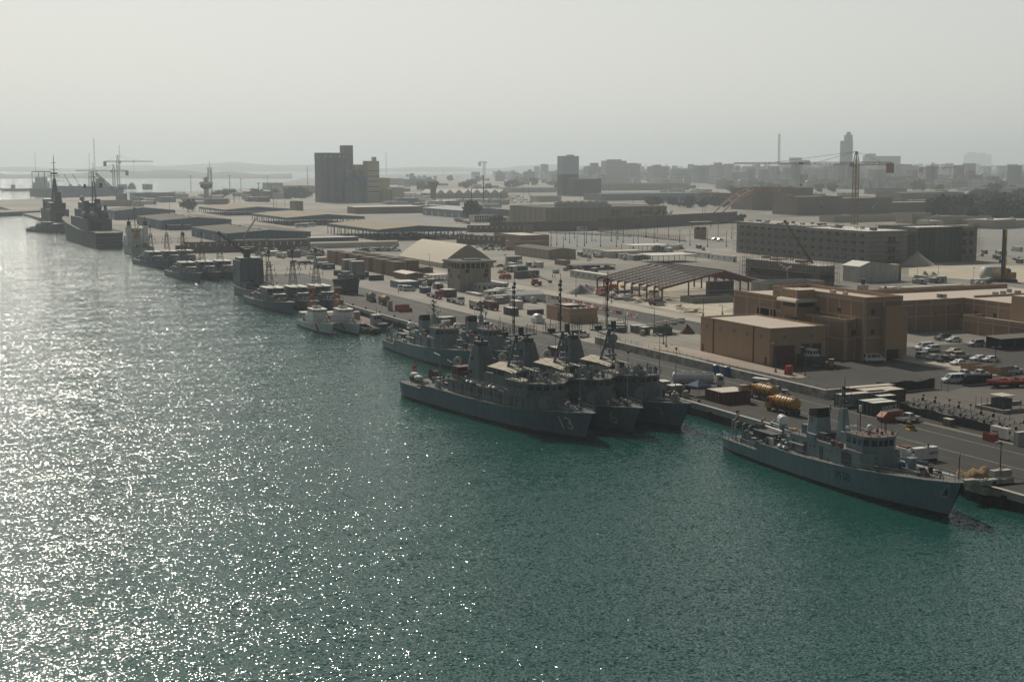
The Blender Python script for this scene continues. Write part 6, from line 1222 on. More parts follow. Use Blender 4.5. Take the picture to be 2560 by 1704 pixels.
for lab,b,m_,r_ in(('pale blue container lying beside the two white vans',BX(zE(935,868),zE(845,0)[0],zE(1128,0)[0],zE(0,802)[1]),blul,croof),('navy container with white lettering in front of the brown stacks',BX(zE(180,682),zE(165,0)[0],zE(305,0)[0],zE(0,630)[1]),bluec,croof),('grey container farthest left before the brown stacks',BX(zE(130,668),zE(105,0)[0],zE(255,0)[0],zE(0,612)[1]),lgreyc,croof),('grey container under the silver tanks before the stacks',BX(zE(300,740),zE(290,0)[0],zE(437,0)[0],zE(0,690)[1]),dgreyc,croof),('dark green container between others before the stacks',BX(zE(515,760),zE(498,0)[0],zE(636,0)[0],zE(0,705)[1]),greenc,croof),('small dark green box container on the yard',BX(zE(525,780),zE(516,0)[0],zE(587,0)[0],zE(0,728)[1]),greenc,croof),('charcoal container nearest the quay edge before the stacks',BX(zE(640,790),zE(632,0)[0],zE(783,0)[0],zE(0,738)[1]),dgreyc,croof),('red brown container behind the red lorry',BX(zE(1380,955),zE(1320,0)[0],zE(1498,0)[0],zE(0,880)[1]),redb,croof),('dark blue container left of the red lorry',BX(zE(1160,915),zE(1130,0)[0],zE(1245,0)[0],zE(0,858)[1]),bluec,croof),('brown container beside the quay behind the minehunters',BX(zE(1325,1222),zE(1283,0)[0],zE(1490,0)[0],zE(0,1150)[1]),brownc,croof),('charcoal container behind the minehunters, right of the brown one',BX(zE(1700,1285),zE(1610,0)[0],zE(1815,0)[0],zE(0,1195)[1]),dgreyc,croofw),('dark container left of the white hopper',BX(zE(2030,1135),zE(1955,0)[0],zE(2105,0)[0],zE(0,1060)[1]),dgreyc,croofw),('dark container with dusty roof before the tan walled yard',BX(zE(2200,1125),zE(2185,0)[0],zE(2350,0)[0],zE(0,1075)[1]),dgreyc,croof),('dark red container on the quay between minesweeper funnels',BX(zG(355,838),zG(272,0)[0],zG(482,0)[0],zG(0,745)[1]),redb,croof),('pale roofed container left of the white tents',BX(zE(1985,985),zE(1915,0)[0],zE(2080,0)[0],zE(0,945)[1]),brownc,croof),('white topped container beside the beige tipper',BX(zE(1700,945),zE(1580,0)[0],zE(1760,0)[0],zE(0,918)[1]),offw,croofw),('dark green container on the site road by the sandbag wall',BX(zL(120,1100),zL(105,0)[0],zL(312,0)[0],zL(0,1045)[1]),greenc,croof),('brown container lying before the beige gabled shed',BX(zL(670,1035),zL(575,0)[0],zL(728,0)[0],zL(0,985)[1]),brownc,brownc),('large grey container standing on a lorry bed',BX(zE(2000,635),zE(1978,0)[0],zE(2138,0)[0],zE(0,555)[1]),lgreyc,croofw)):
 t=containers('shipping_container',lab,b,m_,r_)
 if 'lettering' in lab:text_front('container_lettering','JMA',1.1,white,t,b.lx*.55,b.h*.5,-.05,.04)
for lab,c_ in(('taller orange red steel skip on the quay behind the white cutters',BX(zE(905,1090),zE(890,0)[0],zE(1035,0)[0],zE(0,1030)[1])),('lower orange red steel skip in front of the taller one',BX(zE(935,1100),zE(920,0)[0],zE(1062,0)[0],zE(0,1062)[1])),('orange red bin on the quay beyond the first minesweeper funnel',BX(zG(45,745),zG(32,0)[0],zG(112,0)[0],zG(0,672)[1]))):
 t=thing('steel_skip',lab,'skip',c_.loc);part('body',walls(c_.lx,c_.ly,c_.h,orange,orange,.2,.1),t);mb=MB();[mb.box(x,x+.12,-.08,0,.1,c_.h,orange) for x in(.3,c_.lx*.5,c_.lx-.4)];part('rib',mb,t)
mb=MB();b=BX(zE(845,1082),lx=1.5,ly=1.5,h=3.2);mb.lathe([(.9,0),(.9,3),(.5,3.4)],(0,0,0),steel,14);mb.lathe([(.95,1),(.95,1.1)],(0,0,0),greyd,14);solid('tank',mb,'upright grey tank at the quay edge beside the ochre tank trucks','tank',b.loc)
for p in((425,660),(500,680)):
 q=g(zE(p[0]+20,p[1]+80));t=thing('silver_tank','tall silver grey tank unit standing before the brown stacks, %s'%('left of two' if p[0]==425 else 'right of two'),'tank',(q.x,q.y,GZ));mb=MB();mb.box(-3,3,-2,2,.4,7.2,lgreyc,croofw);part('body',mb,t);mb=MB();[mb.box(x,x+.2,-2.1,-2,0,7.4,steel) for x in(-3,-1,1,2.8)];part('frame',mb,t)
def lorry(label,a,b_,cm,L,load=None):
 q,rz,_=face(a,b_);t=thing('lorry',label,'lorry',q,rz);mb=MB();mb.box(-L/2,L/2-2.2,-1.25,1.25,1.0,1.25,greyd,black);mb.box(-L/2,L/2-.5,-.5,.5,.7,1.0,greyd);part('flat_bed',mb,t);truck_cab(t,L/2-1.9,cm);truck_wheels(t,(-L/2+.9,-L/2+2.1,-L/2+3.3,L/2-1.1))
 if load:mb=MB();xprism(mb,[(-L/2+.2,1.26),(-L/2,2.9),(L/2-2.4,2.9),(L/2-2.6,1.26)],-1.24,1.24,load);part('tipper_body',mb,t)
 return t
lorry('long flat lorry with dull red cab on the quay road',zE(1180,925),zE(1375,985),pred,13);lorry('long flat lorry with white cab behind the red cabbed one',zE(1390,985),zE(1580,1035),pwhite,13);lorry('beige tipper lorry right of the flat lorries',zE(1610,1045),zE(1770,1095),offw,9,beigec);lorry('white lorry carrying a grey container on the site road',zE(1950,640),zE(2165,650),pwhite,9);lorry('brown tipper lorry behind the beige one',zE(1780,1060),zE(1890,1085),redb,8,brownc)
for p,d_,k,m_,lab in((zE(985,882),-10,'van',pwhite,'white van beside the pale blue container, left of two'),(zE(1030,890),-8,'van',pwhite,'white van beside the pale blue container, right of two'),(zD(870,290),5,'suv',psilver,'silver car in the row of three on the quay, left one'),(zD(955,300),5,'suv',psilver,'silver car in the row of three on the quay, middle one'),(zD(1035,298),5,'suv',pblue,'dark car in the row of three on the quay, right one'),(zD(435,190),5,'suv',psilver,'silver car near the crane ship'),(zD(500,205),5,'pickup',pblue,'dark pickup near the crane ship'),(zE(1925,655),5,'sedan',pblack,'black car on the site road behind the lorry'),(zK(670,395),10,'pickup',psilver,'silver pickup beside the gravel heaps'),(zK(1640,480),10,'suv',pwhite,'white car at the site gate by the sand'),(zL(1700,560),10,'sedan',psilver,'silver car on the far road right of the beige warehouse'),(zL(2145,785),5,'sedan',pblue,'dark car by the far guard tower, left one'),(zL(2195,790),5,'sedan',pblack,'dark car by the far guard tower, right one')):
 car(lab,g(p),R(d_),k,m_,'cars on the yard',True)
def cabin(label,b,m=white,nw=4,f='F',group='white site cabins'):
 return flat('site_cabin',label,'cabin',b,m,croofw,0,(f,1,nw,b.h*.42,.9,.9),glass,group,.12)
cabin('long white site cabin below the old control tower',BX(zE(1740,905),zE(1550,0)[0],zE(2000,0)[0],h=3.2),offw,5,'LF')
cabin('white cabin row beyond the beige gabled shed',BX(zL(1115,945),zL(845,0)[0],ur=zL(1130,0)[0],h=3),white,6,'L')
cabin('white cabin under the left end of the steel frame',BX(zL(1060,1195),zL(725,0)[0],zL(1130,0)[0],h=3),offw,6,'L')
cabin('white cabin row left of the big grey building, near part',BX(zL(2330,1000),zL(2090,0)[0],ur=zL(2360,0)[0],h=3),white,4,'L');cabin('white cabin row left of the big grey building, far part',BX(zL(2080,965),zL(1840,0)[0],ur=zL(2110,0)[0],h=3),white,4,'L')
cabin('white cabin with door and window behind the office block',BX(zK(395,618),ur=zK(905,0)[0],vt=zK(0,510)[1],ly=3),offw,3);cabin('grey cabin left of the white one behind the offices',BX(zK(60,580),ur=zK(285,0)[0],vt=zK(0,515)[1],ly=3),offw,2)
flat('hoarding','brown timber hoarding at the sand lot behind the barracks','hoarding',BX(zK(930,560),ur=zK(1360,0)[0],vt=zK(0,485)[1],ly=2.5),rust,croofw)
gable('site_shed','beige gabled metal shed with dark doorway in the middle of the base','shed',BX(zL(520,975),zL(185,0)[0],zL(782,0)[0],zL(0,888)[1]),zL(650,865),beigew,groof);b=BX(zL(520,975),zL(185,0)[0],zL(782,0)[0],zL(0,888)[1])
flat('brick_block','low brown flat block behind the beige gabled shed','building',BX(zL(180,890),zL(92,0)[0],zL(520,0)[0],zL(0,800)[1]),tand,groof,.5)
flat('gatehouse','brown gatehouse with upper room beyond the beige gabled shed','building',BX(zL(240,800),zL(-20,0)[0],zL(520,0)[0],zL(0,738)[1]),tand,croof,.4);flat('watch_room','small brown watch room standing on the gatehouse roof','tower',BX(zL(285,745),zL(270,0)[0],zL(365,0)[0],zL(0,640)[1]),tand,groof)
t=flat('guard_tower','brown guard tower with overhanging roof in the fenced lot','tower',BX(zL(1950,772),zL(1940,0)[0],zL(2062,0)[0],zL(0,660)[1]),tand,groof,.3,('F',1,2,6,3,1.6),dark);mb=MB();bq=BX(zL(1950,772),zL(1940,0)[0],zL(2062,0)[0],zL(0,660)[1]);mb.box(-4,bq.lx+4,-2,bq.ly+2,bq.h+3.2,bq.h+3.7,redb,croof);[mb.box(x,x+.3,-1,-.7,bq.h,bq.h+3.2,redb) for x in(-3,bq.lx+2.7)];part('shade_roof',mb,t)
canopy('wide white canopy with dark underside beyond the cabins',BX(zL(1350,905),ur=zL(1690,0)[0],vt=zL(0,838)[1],ly=14),croofw);canopy('white gabled canopy behind the steel frame',BX(zL(1535,1010),ur=zL(1960,0)[0],vt=zL(0,935)[1],ly=16),croofw);canopy('dark car port full of cars left of the steel frame',BX(zL(775,1085),ur=zL(1165,0)[0],vt=zL(0,1035)[1],ly=9),groof);flat('site_hut','cream hut with pale roof behind the dark car port','hut',BX(zL(1105,960),ur=zL(1440,0)[0],vt=zL(0,895)[1],ly=10),offw,cream)
b=BX((1423.7,808),1366,1493.4,771.5);t=thing('walled_compound','square tan walled compound open to the sky behind the minesweeper masts','compound',b.loc);mb=MB()
for a in((0,b.lx,0,.5),(0,.5,.5,b.ly-.5),(b.lx-.5,b.lx,.5,b.ly-.5),(0,b.lx,b.ly-.5,b.ly)):mb.box(*a,0,b.h,tan,tanl)
mb.box(-.06,0,0,b.ly,b.h*.6,b.h*.68,tanl);mb.box(-.06,b.lx,-.06,0,b.h*.6,b.h*.68,tanl);mb.box(.5,b.lx-.5,.5,b.ly-.5,0,.2,conc);part('wall',mb,t);mb=MB();mb.box(2,b.lx-3,b.ly*.4,b.ly*.75,.2,b.h+.4,greyd,croof);part('plant_room',mb,t);mb=MB();[mb.lathe([(.6,0),(.6,.5)],(x,2.2,b.h-.6),white,8) for x in(3,5,7,9)];mb.box(2,b.lx-2,1.4,3,.2,b.h-.6,lgreyc);part('chiller',mb,t);mb=MB();mb.box(-.1,0,b.ly*.35,b.ly*.5,0,2.8,doorr);part('gate',mb,t)
q=g(zE(2300,1205));t=thing('white_hopper','rounded white hopper tank by the tan walled compound','tank',(q.x,q.y,GZ));t.scale=(.6,.6,.6);mb=MB();mb.box(-2.5,2.5,-2,4,.3,2.6,white);part('base',mb,t);mb=MB();mb.lathe([(.2,-1.6),(1.6,-1.5),(2.2,0),(2.2,3.2),(1.6,4.6),(.2,4.7)],(0,0,2.6),white,14,'y');part('drum',mb,t)
for p,lab in((zE(2150,990),'low white gabled tent, left of two'),(zE(1960,940),'white tank lying on its side beside the white tents')):
 q=g(p);t=thing('white_tent',lab,'tent' if 'tent,' in lab else 'tank',(q.x,q.y,GZ));mb=MB()
 if 'gabled' in lab:mb.prism([(-7,-3),(7,-3),(7,3),(-7,3)],0,2.6,white);mb.add([(-7,-3,2.6),(7,-3,2.6),(7,0,3.8),(-7,0,3.8),(7,3,2.6),(-7,3,2.6)],[(0,1,2,3),(3,2,4,5),(1,4,2),(0,3,5)],offw);part('cover',mb,t)
 else:mb.lathe([(.4,-4),(1.4,-3.8),(1.4,3.8),(.4,4)],(0,0,1.8),white,14,'x');part('tank_shell',mb,t);mb=MB();[mb.box(x,x+.4,-1,1,0,1,greyd) for x in(-2.5,2)];part('saddle',mb,t)
b=BX((1655,755),1493,1912,717.6);lx,ly,h=b.lx,b.ly,b.h;hr=hity((1811,677),b.y).z-GZ;xr=hity((1811,677),b.y).x-b.x
t=thing('hall_skeleton','bare steel frame of a gabled hall under construction with grey purlins','building frame',b.loc);rsteel=mat('red oxide steel',(.16,.04,.035),.7,.1,1);nb=9
for i in range(nb+1):
 y=ly*i/nb
 for x in(0,lx):mb=MB();mb.box(x-.25,x+.25,y-.2,y+.2,0,h,rsteel);part('column',mb,t)
 if i==0:
  for f in(.25,.5,.75):x=lx*f;z=h+(hr-h)*(x/xr if x<xr else(lx-x)/(lx-xr));mb=MB();mb.box(x-.2,x+.2,y-.2,y+.2,0,z-.3,rsteel);part('column',mb,t)
 mb=MB();[xprism(mb,[(x0,h-.9),(xr,hr-.5),(xr,hr),(x0,h)],y-.15,y+.15,rsteel) for x0 in(0,lx)];part('rafter',mb,t)
purl=mat('pale purlin steel',(.40,.39,.37),.6,.12,1);npu=17;n_=0
for x0,n2 in((0,npu),(lx,npu)):
 for i in range(n2+1):
  f=i/n2;x,z=x0+(xr-x0)*f,h+(hr-h)*f+.12;mb=MB();gap=rnd.random()<.18;y1=ly*(.75 if gap else 1);mb.box(x-.14,x+.14,-.8,y1,z,z+.24,purl);part('purlin',mb,t)
mb=MB();[mb.tube((0,-.1,z),(lx,-.1,z),.08,steel,4) for z in(h*.62,h*.35)];[mb.tube((0,ly*i/nb,0),(0,ly*(i+1)/nb,h),.05,rsteel,4) for i in(0,4,8)];part('bracing',mb,t)
flat('block_wall','grey concrete block enclosure standing under the steel frame','wall',BX(zG(1690,310),zG(1570,0)[0],zG(2090,0)[0],zG(0,250)[1]),conc,dark,.6);flat('shuttering','dark grey formwork box inside the steel frame hall','formwork',BX(zG(1860,250),zG(1820,0)[0],zG(2095,0)[0],zG(0,95)[1]),dgreyc,dark)
def scaffold(par,lx,ly,h,faces,st=2.4,lift=2.0,off=1.0,m=None,top=1.5):
 m=m or rust
 for f in faces:
  mb=MB();n_=int((ly if f=='L' else lx)/st);k=int((h+top)/lift)
  P=(lambda a,z:(-off,a,z)) if f=='L' else(lambda a,z:(a,-off,z));E=ly if f=='L' else lx
  for i in range(n_+1):a=E*i/n_;mb.tube(P(a,0),P(a,h+top*(1 if i%3 else .4)),.06,m,3,caps=False)
  for j in range(1,k+1):mb.tube(P(0,j*lift),P(E,j*lift),.06,m,3,caps=False)
  for j in range(1,k,1):
   if f=='L':mb.box(-off-.1,-.15,0,E,j*lift-.05,j*lift+.03,bark)
   else:mb.box(0,E,-off-.1,-.15,j*lift-.05,j*lift+.03,bark)
  part('scaffold',mb,par)
gcon=mat('raw grey concrete wall',(.31,.30,.285),.95,.12,.15,streak=.15)
b=BX(zM(1165,492),zM(175,0)[0],zM(1465,0)[0],zM(0,236)[1]);t=thing('grey_block','huge raw grey concrete block with rows of small paired windows','building',b.loc)
mb=MB();mb.box(0,b.lx,0,b.ly*.44,0,b.h,gcon,croofw);mb.box(.8,b.lx+.6,b.ly*.44,b.ly,0,b.h+.6,gcon,concl);part('wall',mb,t)
for r in range(4):
 for c_ in range(17):
  a=b.ly*(c_+.6)/17.4;x=0 if a<b.ly*.44 else .8;z=b.h*(.12+.235*r);mb=MB();[mb.box(x-.06,x+.05,a+d_-.55,a+d_+.55,z,z+1.7,dark) for d_ in(-.9,.9)];part('window',mb,t)
for r in range(3):mb=MB();mb.box(b.lx*.52,b.lx*.7,-.08,.05,b.h*(.1+.28*r),b.h*(.1+.28*r)+2.6,dark);part('window',mb,t);mb=MB();mb.box(b.lx*.45,b.lx*.78,-1.6,-.1,b.h*(.08+.28*r)-.25,b.h*(.08+.28*r),greyd);part('balcony',mb,t)
scaffold(t,b.lx,b.ly,b.h,'LF',3.2,2.2,1.4,steel)
mb=MB();rr=random.Random(8)
for i in range(26):x,y=rr.uniform(1,b.lx-2),rr.uniform(2,b.ly-2);part('roof_material',MB().cbox((x,y,b.h+.9),(rr.uniform(.5,2.5),rr.uniform(1,4),rr.uniform(.5,1.6)),rr.choice((croofw,steel,offw,redb,lgreyc))),t)
b=BX(zM(1540,472),zM(1478,0)[0],zM(1992,0)[0],zM(0,208)[1]);b.ly=max(b.ly,30);t=thing('netted_block','tall concrete block wrapped in dark green netting beside the grey one','building',b.loc);part('wall',walls(b.lx,b.ly,b.h,gcon,croofw,.8),t);mb=MB();mb.box(b.lx*.0,b.lx*.72,-1.5,-1.4,0,b.h,greenn);mb.box(b.lx*.25,b.lx*.5,-1.6,-1.5,0,b.h*.98,mat('grey green netting',(.08,.10,.085),.95,.3,.5));part('netting',mb,t);scaffold(t,b.lx,b.ly,b.h,'LF',3,2.2,1.7,rust)
for r in range(3):
 for x in(.78,.9):mb=MB();mb.box(b.lx*x-1,b.lx*x+1,-.1,.05,b.h*(.2+.26*r),b.h*(.2+.26*r)+2.4,dark);part('window',mb,t)
b=BX(zM(800,645),zM(240,0)[0],zM(935,0)[0],zM(0,492)[1]);t=thing('scaffolded_block','low concrete block wrapped in brown scaffolding and formwork','building',b.loc);mb=MB();mb.box(.5,b.lx-.5,.5,b.ly-.5,0,b.h*.96,gcon,croof);part('wall',mb,t);mb=MB();mb.box(-.1,.4,b.ly*.1,b.ly*.9,b.h*.3,b.h*.55,dark);mb.box(b.lx*.1,b.lx*.9,-.1,.4,b.h*.2,b.h*.5,dark);part('opening',mb,t);scaffold(t,b.lx,b.ly,b.h,'LF',1.6,1.7,.9,rust,3);scaffold(t,b.lx,b.ly,b.h,'LF',2.3,2.4,2.2,bark,1)
for i in range(9):mb=MB();x,y=rr.uniform(1,b.lx-2),rr.uniform(1,b.ly-2);mb.cbox((x,y,b.h+.6),(rr.uniform(1,4),rr.uniform(1,3),.8),rr.choice((croof,bark,redb,concl)));part('roof_material',mb,t)
def dist_pt(px,depth):d=ray(px);k=depth/(d.x*SH+d.y*CH);return Vector((d.x*k,d.y*k,CAMZ+d.z*k))
q=g(zM(800,600));dep=q.x*SH+q.y*CH;top=dist_pt(zM(550,160),dep);t=thing('mobile_crane','mobile crane with long dark red telescopic boom over the site','crane',(q.x,q.y,GZ));mb=MB();mb.box(-4,5,-1.4,1.4,.9,2.0,amber);mb.box(-2,1,-1.3,1.3,2,3.6,amber);part('carrier',mb,t);mb=MB();e=top-Vector((q.x,q.y,GZ));s_=Vector((0,0,3.2));mid_=s_.lerp(e,.5);mb.tube(s_,mid_,.55,rust,6,.5);mb.tube(mid_,e,.42,rust,6,.3);mb.cbox(e,(.8,.8,.9),greyd);part('boom',mb,t);truck_wheels(t,(-3,-1.5,2.5,4))
q=g(zM(575,640));dep=q.x*SH+q.y*CH;o_=Vector((q.x,q.y,GZ));t=thing('concrete_pump','concrete placing boom with red and white striped arms above the concrete shell','pump',o_);mb=MB();p1,p2,p3=[dist_pt(zM(*p_),dep)-o_ for p_ in((565,520),(505,480),(605,500))];mb.tube((0,0,0),p1,.3,steel,6);part('mast',mb,t);mb=MB()
for a_,b_ in((p1,p2),(p1,p3)):
 for i in range(6):mb.tube(a_.lerp(b_,i/6),a_.lerp(b_,(i+1)/6),.5,red if i%2 else white,5)
part('boom',mb,t)
b=BX(zM(1110,622),zM(985,0)[0],zM(1405,0)[0],zM(0,505)[1]);t=gable('site_shed','white gabled site shed beside stacked green and ochre containers','shed',b,zM(1190,468),offw,croofw)
q0=BX(zM(1120,618),lx=3,ly=6,h=3)
for i,(u0,u1,z,m_,lab) in enumerate(((1118,1170,0,offw,'white container at the lower left of the site stack'),(1170,1215,0,beigec,'beige container at the bottom of the site stack'),(1215,1425,0,bluec,'long blue container at the bottom of the site stack'),(1118,1165,1,greenc,'green container at the upper left of the site stack'),(1168,1213,1,mat('bright green container',(.03,.16,.09),.6,.1,.5,corr=.2),'bright green container in the middle of the upper row'),(1215,1427,1,mat('ochre container',(.25,.2,.08),.6,.15,.5,corr=.2),'long ochre container on top of the blue one'))):
 y=q0.y-1;x0=colx(zM(u0,0)[0],y,GZ+3*z);x1=colx(zM(u1,0)[0],y,GZ+3*z);bb=BX(zM(1120,618),lx=x1-x0-.1,ly=6,h=3.4);bb.x,bb.y=x0,y;bb.loc=(x0,y,GZ+3.42*z);containers('shipping_container',lab,bb,m_,croof if z else m_,group='site container stack',door='F')
q=g(zM(2195,618));h=hgt(zM(2195,618),zM(0,222)[1]);t=thing('piling_rig','tall yellow piling rig on the sand behind the barracks','rig',(q.x,q.y,GZ));mb=MB();mb.box(-.6,.6,-.6,.6,1,h,amber);mb.box(-.75,-.6,-.75,.75,1,h,black);mb.box(-.9,-.2,-.9,-.4,1,h*.85,greyd);part('leader',mb,t);mb=MB();mb.box(.6,2,-1.2,1.2,h*.15,h*.27,amber);mb.box(.8,5.5,-1.6,1.6,1.2,4,mat('dark yellow machine paint',(.3,.2,.04),.6,.15,1));mb.box(1,2.6,-1.5,-.2,4,5.4,greyd);part('body',mb,t)
for s_ in(-1,1):mb=MB();xprism(mb,[(-1,.3),(-.4,1.1),(5.6,1.1),(6.2,.3),(5.6,0),(-.4,0)],s_*1.6-.4,s_*1.6+.4,black);part('track',mb,t)
q=g(zK(1820,405));mb=MB();mb.lathe([(.3,-4.5),(3.0,-4.3),(3.2,0),(3.0,4.3),(.3,4.5)],(0,0,3.2),offw,16,'x');[mb.box(x,x+.6,-2,2,0,1.2,greyd) for x in(-3,2.4)];solid('white_tank',mb,'fat white tank lying beside the yellow piling rig','tank',(q.x,q.y,GZ))
def heap(label,p,r,h,m=sandh,name='heap',cat='heap'):
 q=g(p);rr=random.Random(int(p[0]));rows=[];n_=14
 for k in range(6):
  f=k/5;rows.append([((r*(1-f)*(1+rr.uniform(-.15,.15)))*math.cos(a)+.02,r*.8*(1-f)*(1+rr.uniform(-.12,.12))*math.sin(a),h*f*(1+rr.uniform(-.1,.1))) for a in[2*math.pi*i/n_ for i in range(n_)]]);rows[-1].append(rows[-1][0])
 mb=MB();mb.sheet(rows,m,True);return solid(name,mb,label,cat,(q.x,q.y,GZ))
heap('tall grey gravel heap at the foot of the netted block',zM(1545,488),9,6.5);heap('small pale gravel heap left of its twin on the sand',zK(730,370),4.2,3.2);heap('small pale gravel heap right of its twin on the sand',zK(865,375),5,3);heap('dark rubble heap beside the road left of the steel frame',zG(590,210),6,3.4,conc,'rubble_heap');heap('pale rubble heap at the near edge of the steel frame',zG(1250,250),7,1.6,sandh,'rubble_heap');heap('low rubble heap on the sand right of the steel frame',zJ(560,540),6,1.5,sandh,'rubble_heap');heap('grey spoil heap under the left corner of the steel frame',zG(650,185),5,2.6,conc,'rubble_heap')
for i,p in enumerate((zG(1180,300),zG(1400,330),zG(1560,360),zG(1330,270),zG(1040,260),zG(1640,395),zG(800,230),zG(1740,400),zG(960,190),zG(1470,280),zG(1100,215),zG(720,170))):
 q=g(p);rr=random.Random(i);mb=MB();m_=rr.choice((bark,steel,rust,concl,croof));[mb.cbox((rr.uniform(-1.8,1.8),rr.uniform(-.6,.6),.12+.2*k),(rr.uniform(2,5),.22,.16),m_,rr.uniform(-.3,.3)) for k in range(7)];solid('timber_pile',mb,'untidy pile of site timber and bars on the sand by the steel frame','pile',(q.x,q.y,GZ),rr.uniform(0,3),'piles of site material')
for lab,p,m_ in(('red site machine under the front of the steel frame',zL(1050,1315),red),('red site machine under the middle of the steel frame',zL(1130,1270),red),('red skip lying beside the sand by the road',zL(1570,1420),redb),('red covered heap near the sandbag wall',zL(90,1165),red)):
 q=g(p);t=thing('site_machine',lab,'machine',(q.x,q.y,GZ),.2);mb=MB();mb.box(-2.6,2.6,-1.1,1.1,.4,1.5,m_);xprism(mb,[(-2.2,1.5),(-1.8,2.3),(1.6,2.2),(2.4,1.5)],-1,1,m_);part('body',mb,t);mb=MB();[mb.lathe([(.45,-.2),(.45,.2)],(x,y,.45),black,10,'y') for x in(-1.7,1.7) for y in(-1.1,1.1)];part('wheel',mb,t)
q=g(zF(1650,130));t=thing('boom_lift','orange boom lift on the site road','lift',(q.x,q.y,GZ),R(-10));mb=MB();mb.box(-2,2,-1.1,1.1,.6,1.7,orange);mb.box(-1.8,.5,-.9,.9,1.7,2.6,orange);part('body',mb,t);mb=MB();mb.tube((-1.5,0,2.6),(-3,0,5.2),.25,beigec,6);mb.tube((-3,0,5.2),(5.5,0,1.6),.2,beigec,6);mb.box(5.2,6.4,-.8,.8,.8,2.0,orange);part('boom',mb,t)
for x in(-1.4,1.4):
 for s_ in(-1,1):mb=MB();mb.lathe([(.5,-.2),(.5,.2)],(x,s_*1.1,.5),black,12,'y');part('wheel',mb,t)
jb=MB();xprism(jb,[(-.3,0),(-.3,.25),(-.12,.5),(-.1,1.0),(.1,1.0),(.12,.5),(.3,.25),(.3,0)],-.95,.95,red);jm=jb.mesh('red');jb2=MB();xprism(jb2,[(-.3,0),(-.3,.25),(-.12,.5),(-.1,1.0),(.1,1.0),(.12,.5),(.3,.25),(.3,0)],-.95,.95,white);jw=jb2.mesh('white')
row_=[zF(1500,195),zF(1640,240),zF(1720,250),zF(1900,275),zF(2020,300),zF(2150,330),zF(2250,360),zG(970,410),zG(1060,420),zG(1130,450),zG(1200,460)]
i=0
for a,b_ in zip(row_,row_[1:]):
 A,B=g(a),g(b_);d=B-A;n_=max(1,int(d.length/2.6))
 for k in range(n_):
  p=A.lerp(B,k/n_);i+=1;rd=i%3!=1
  solid('plastic_barrier',jm if rd else jw,('red' if rd else 'white')+' plastic road barrier in the row along the site road','barrier',(p.x,p.y,GZ),math.atan2(d.y,d.x)-math.pi/2+rnd.uniform(-.1,.1),('red' if rd else 'white')+' barriers along the road')
for k in range(14):
 p=g(zG(1130+75*(k%7),562-14*(k%7)+(0 if k<7 else 22)));mb=MB();mb.box(-1.0,1.0,-.5,.5,0,.9,cblk[k%2],concl);solid('concrete_block',mb,'loose concrete block on the paved island left of the tan hall','concrete block',(p.x,p.y,GZ),rnd.uniform(-.2,.2),'loose blocks left of the hall')
q=g(zG(1345,620));t=thing('site_skip','dark green skip heaped with rubbish on the yard left of the hall','skip',(q.x,q.y,GZ));part('body',walls(5,2.4,2.2,mat('green skip paint',(.06,.11,.10),.7,.2,1),dark,.3,.12),t);mb=MB();rr=random.Random(2);[mb.cbox((rr.uniform(-2,6),rr.uniform(-2.2,-.3),rr.uniform(.1,.7)),(rr.uniform(.4,1.6),rr.uniform(.3,1),.3),rr.choice((bark,rust,offw,greyd)),rr.uniform(0,3)) for _ in range(24)];part('rubbish',mb,t)
q=g(zG(1640,585));heap('rusty heap of scrap on the island left of the tan hall',zG(1640,600),2.6,2.6,rust,'scrap_heap')
def twall(label,A,B,h,m,slots=True,st=4.0):
 d=B-A;L=d.length;t=thing('perimeter_wall',label,'wall',A,math.atan2(d.y,d.x));mb=MB();mb.box(0,L,-.25,.25,0,h,m,tanl);n_=int(L/st)
 [mb.box(i*st,i*st+.4,-.5,-.25,0,h*1.0-.02,m) for i in range(n_+1)];part('wall',mb,t)
 if slots:mb=MB();[mb.box(i*st+1.6,i*st+2.3,-.28,-.25,h*.55,h*.85,croofw) for i in range(n_)];part('slot',mb,t)
 return t
twall('long brown perimeter wall with pale slots in front of the blue warehouses',g(zB(700,748)),g(zB(2230,708)),6,mat('brown perimeter wall',(.17,.125,.10),.9,.12,.3));twall('brown perimeter wall with pale slots right of the cream hangar',g(zE(1500,432)),g(zE(1975,455)),6,MATS['brown perimeter wall']);twall('brown wall with pale slots running from the open shed to the gatehouse',g(zE(1600,315)),g(zE(2150,318)),5,MATS['brown perimeter wall'])
twall('long tall brown wall in front of the big beige warehouse',g(zL(-60,705)),g(zL(1000,690)),7,MATS['brown perimeter wall'],False);twall('long tall brown wall curving away right of the big beige warehouse',g(zL(1000,690)),g(zL(2360,610)),9,MATS['brown perimeter wall'],False)
A,B=g(zL(1010,705)),g(zL(1870,800));d=B-A;n_=52;tb=MB();xprism(tb,[(-1.0,0),(-1.0,.35),(-.2,.6),(-.12,3.4),(.12,3.4),(.2,.6),(1.0,.35),(1.0,0)],-.75,.75,concl);tm_=tb.mesh('slab')
for k in range(n_):p=A.lerp(B,k/n_);solid('blast_wall',tm_,'pale concrete blast wall slab in the diagonal row across the fenced lot','blast wall',(p.x,p.y,GZ),math.atan2(d.y,d.x)+R(60),'row of blast wall slabs')
for k in range(18):p=g(zL(540+k*45,718+k*2));solid('road_block',MATSH if 0 else jw,'pale road block in the row along the far edge of the fenced lot','barrier',(p.x,p.y,GZ),1.5,'road blocks along the lot',sc=1.6)
b=BX(zE(2195,775),lx=20,ly=3,h=3);q0,q1=g(zE(2070,770)),g(zE(2285,755));d=q1-q0;mb=MB();rr=random.Random(6)
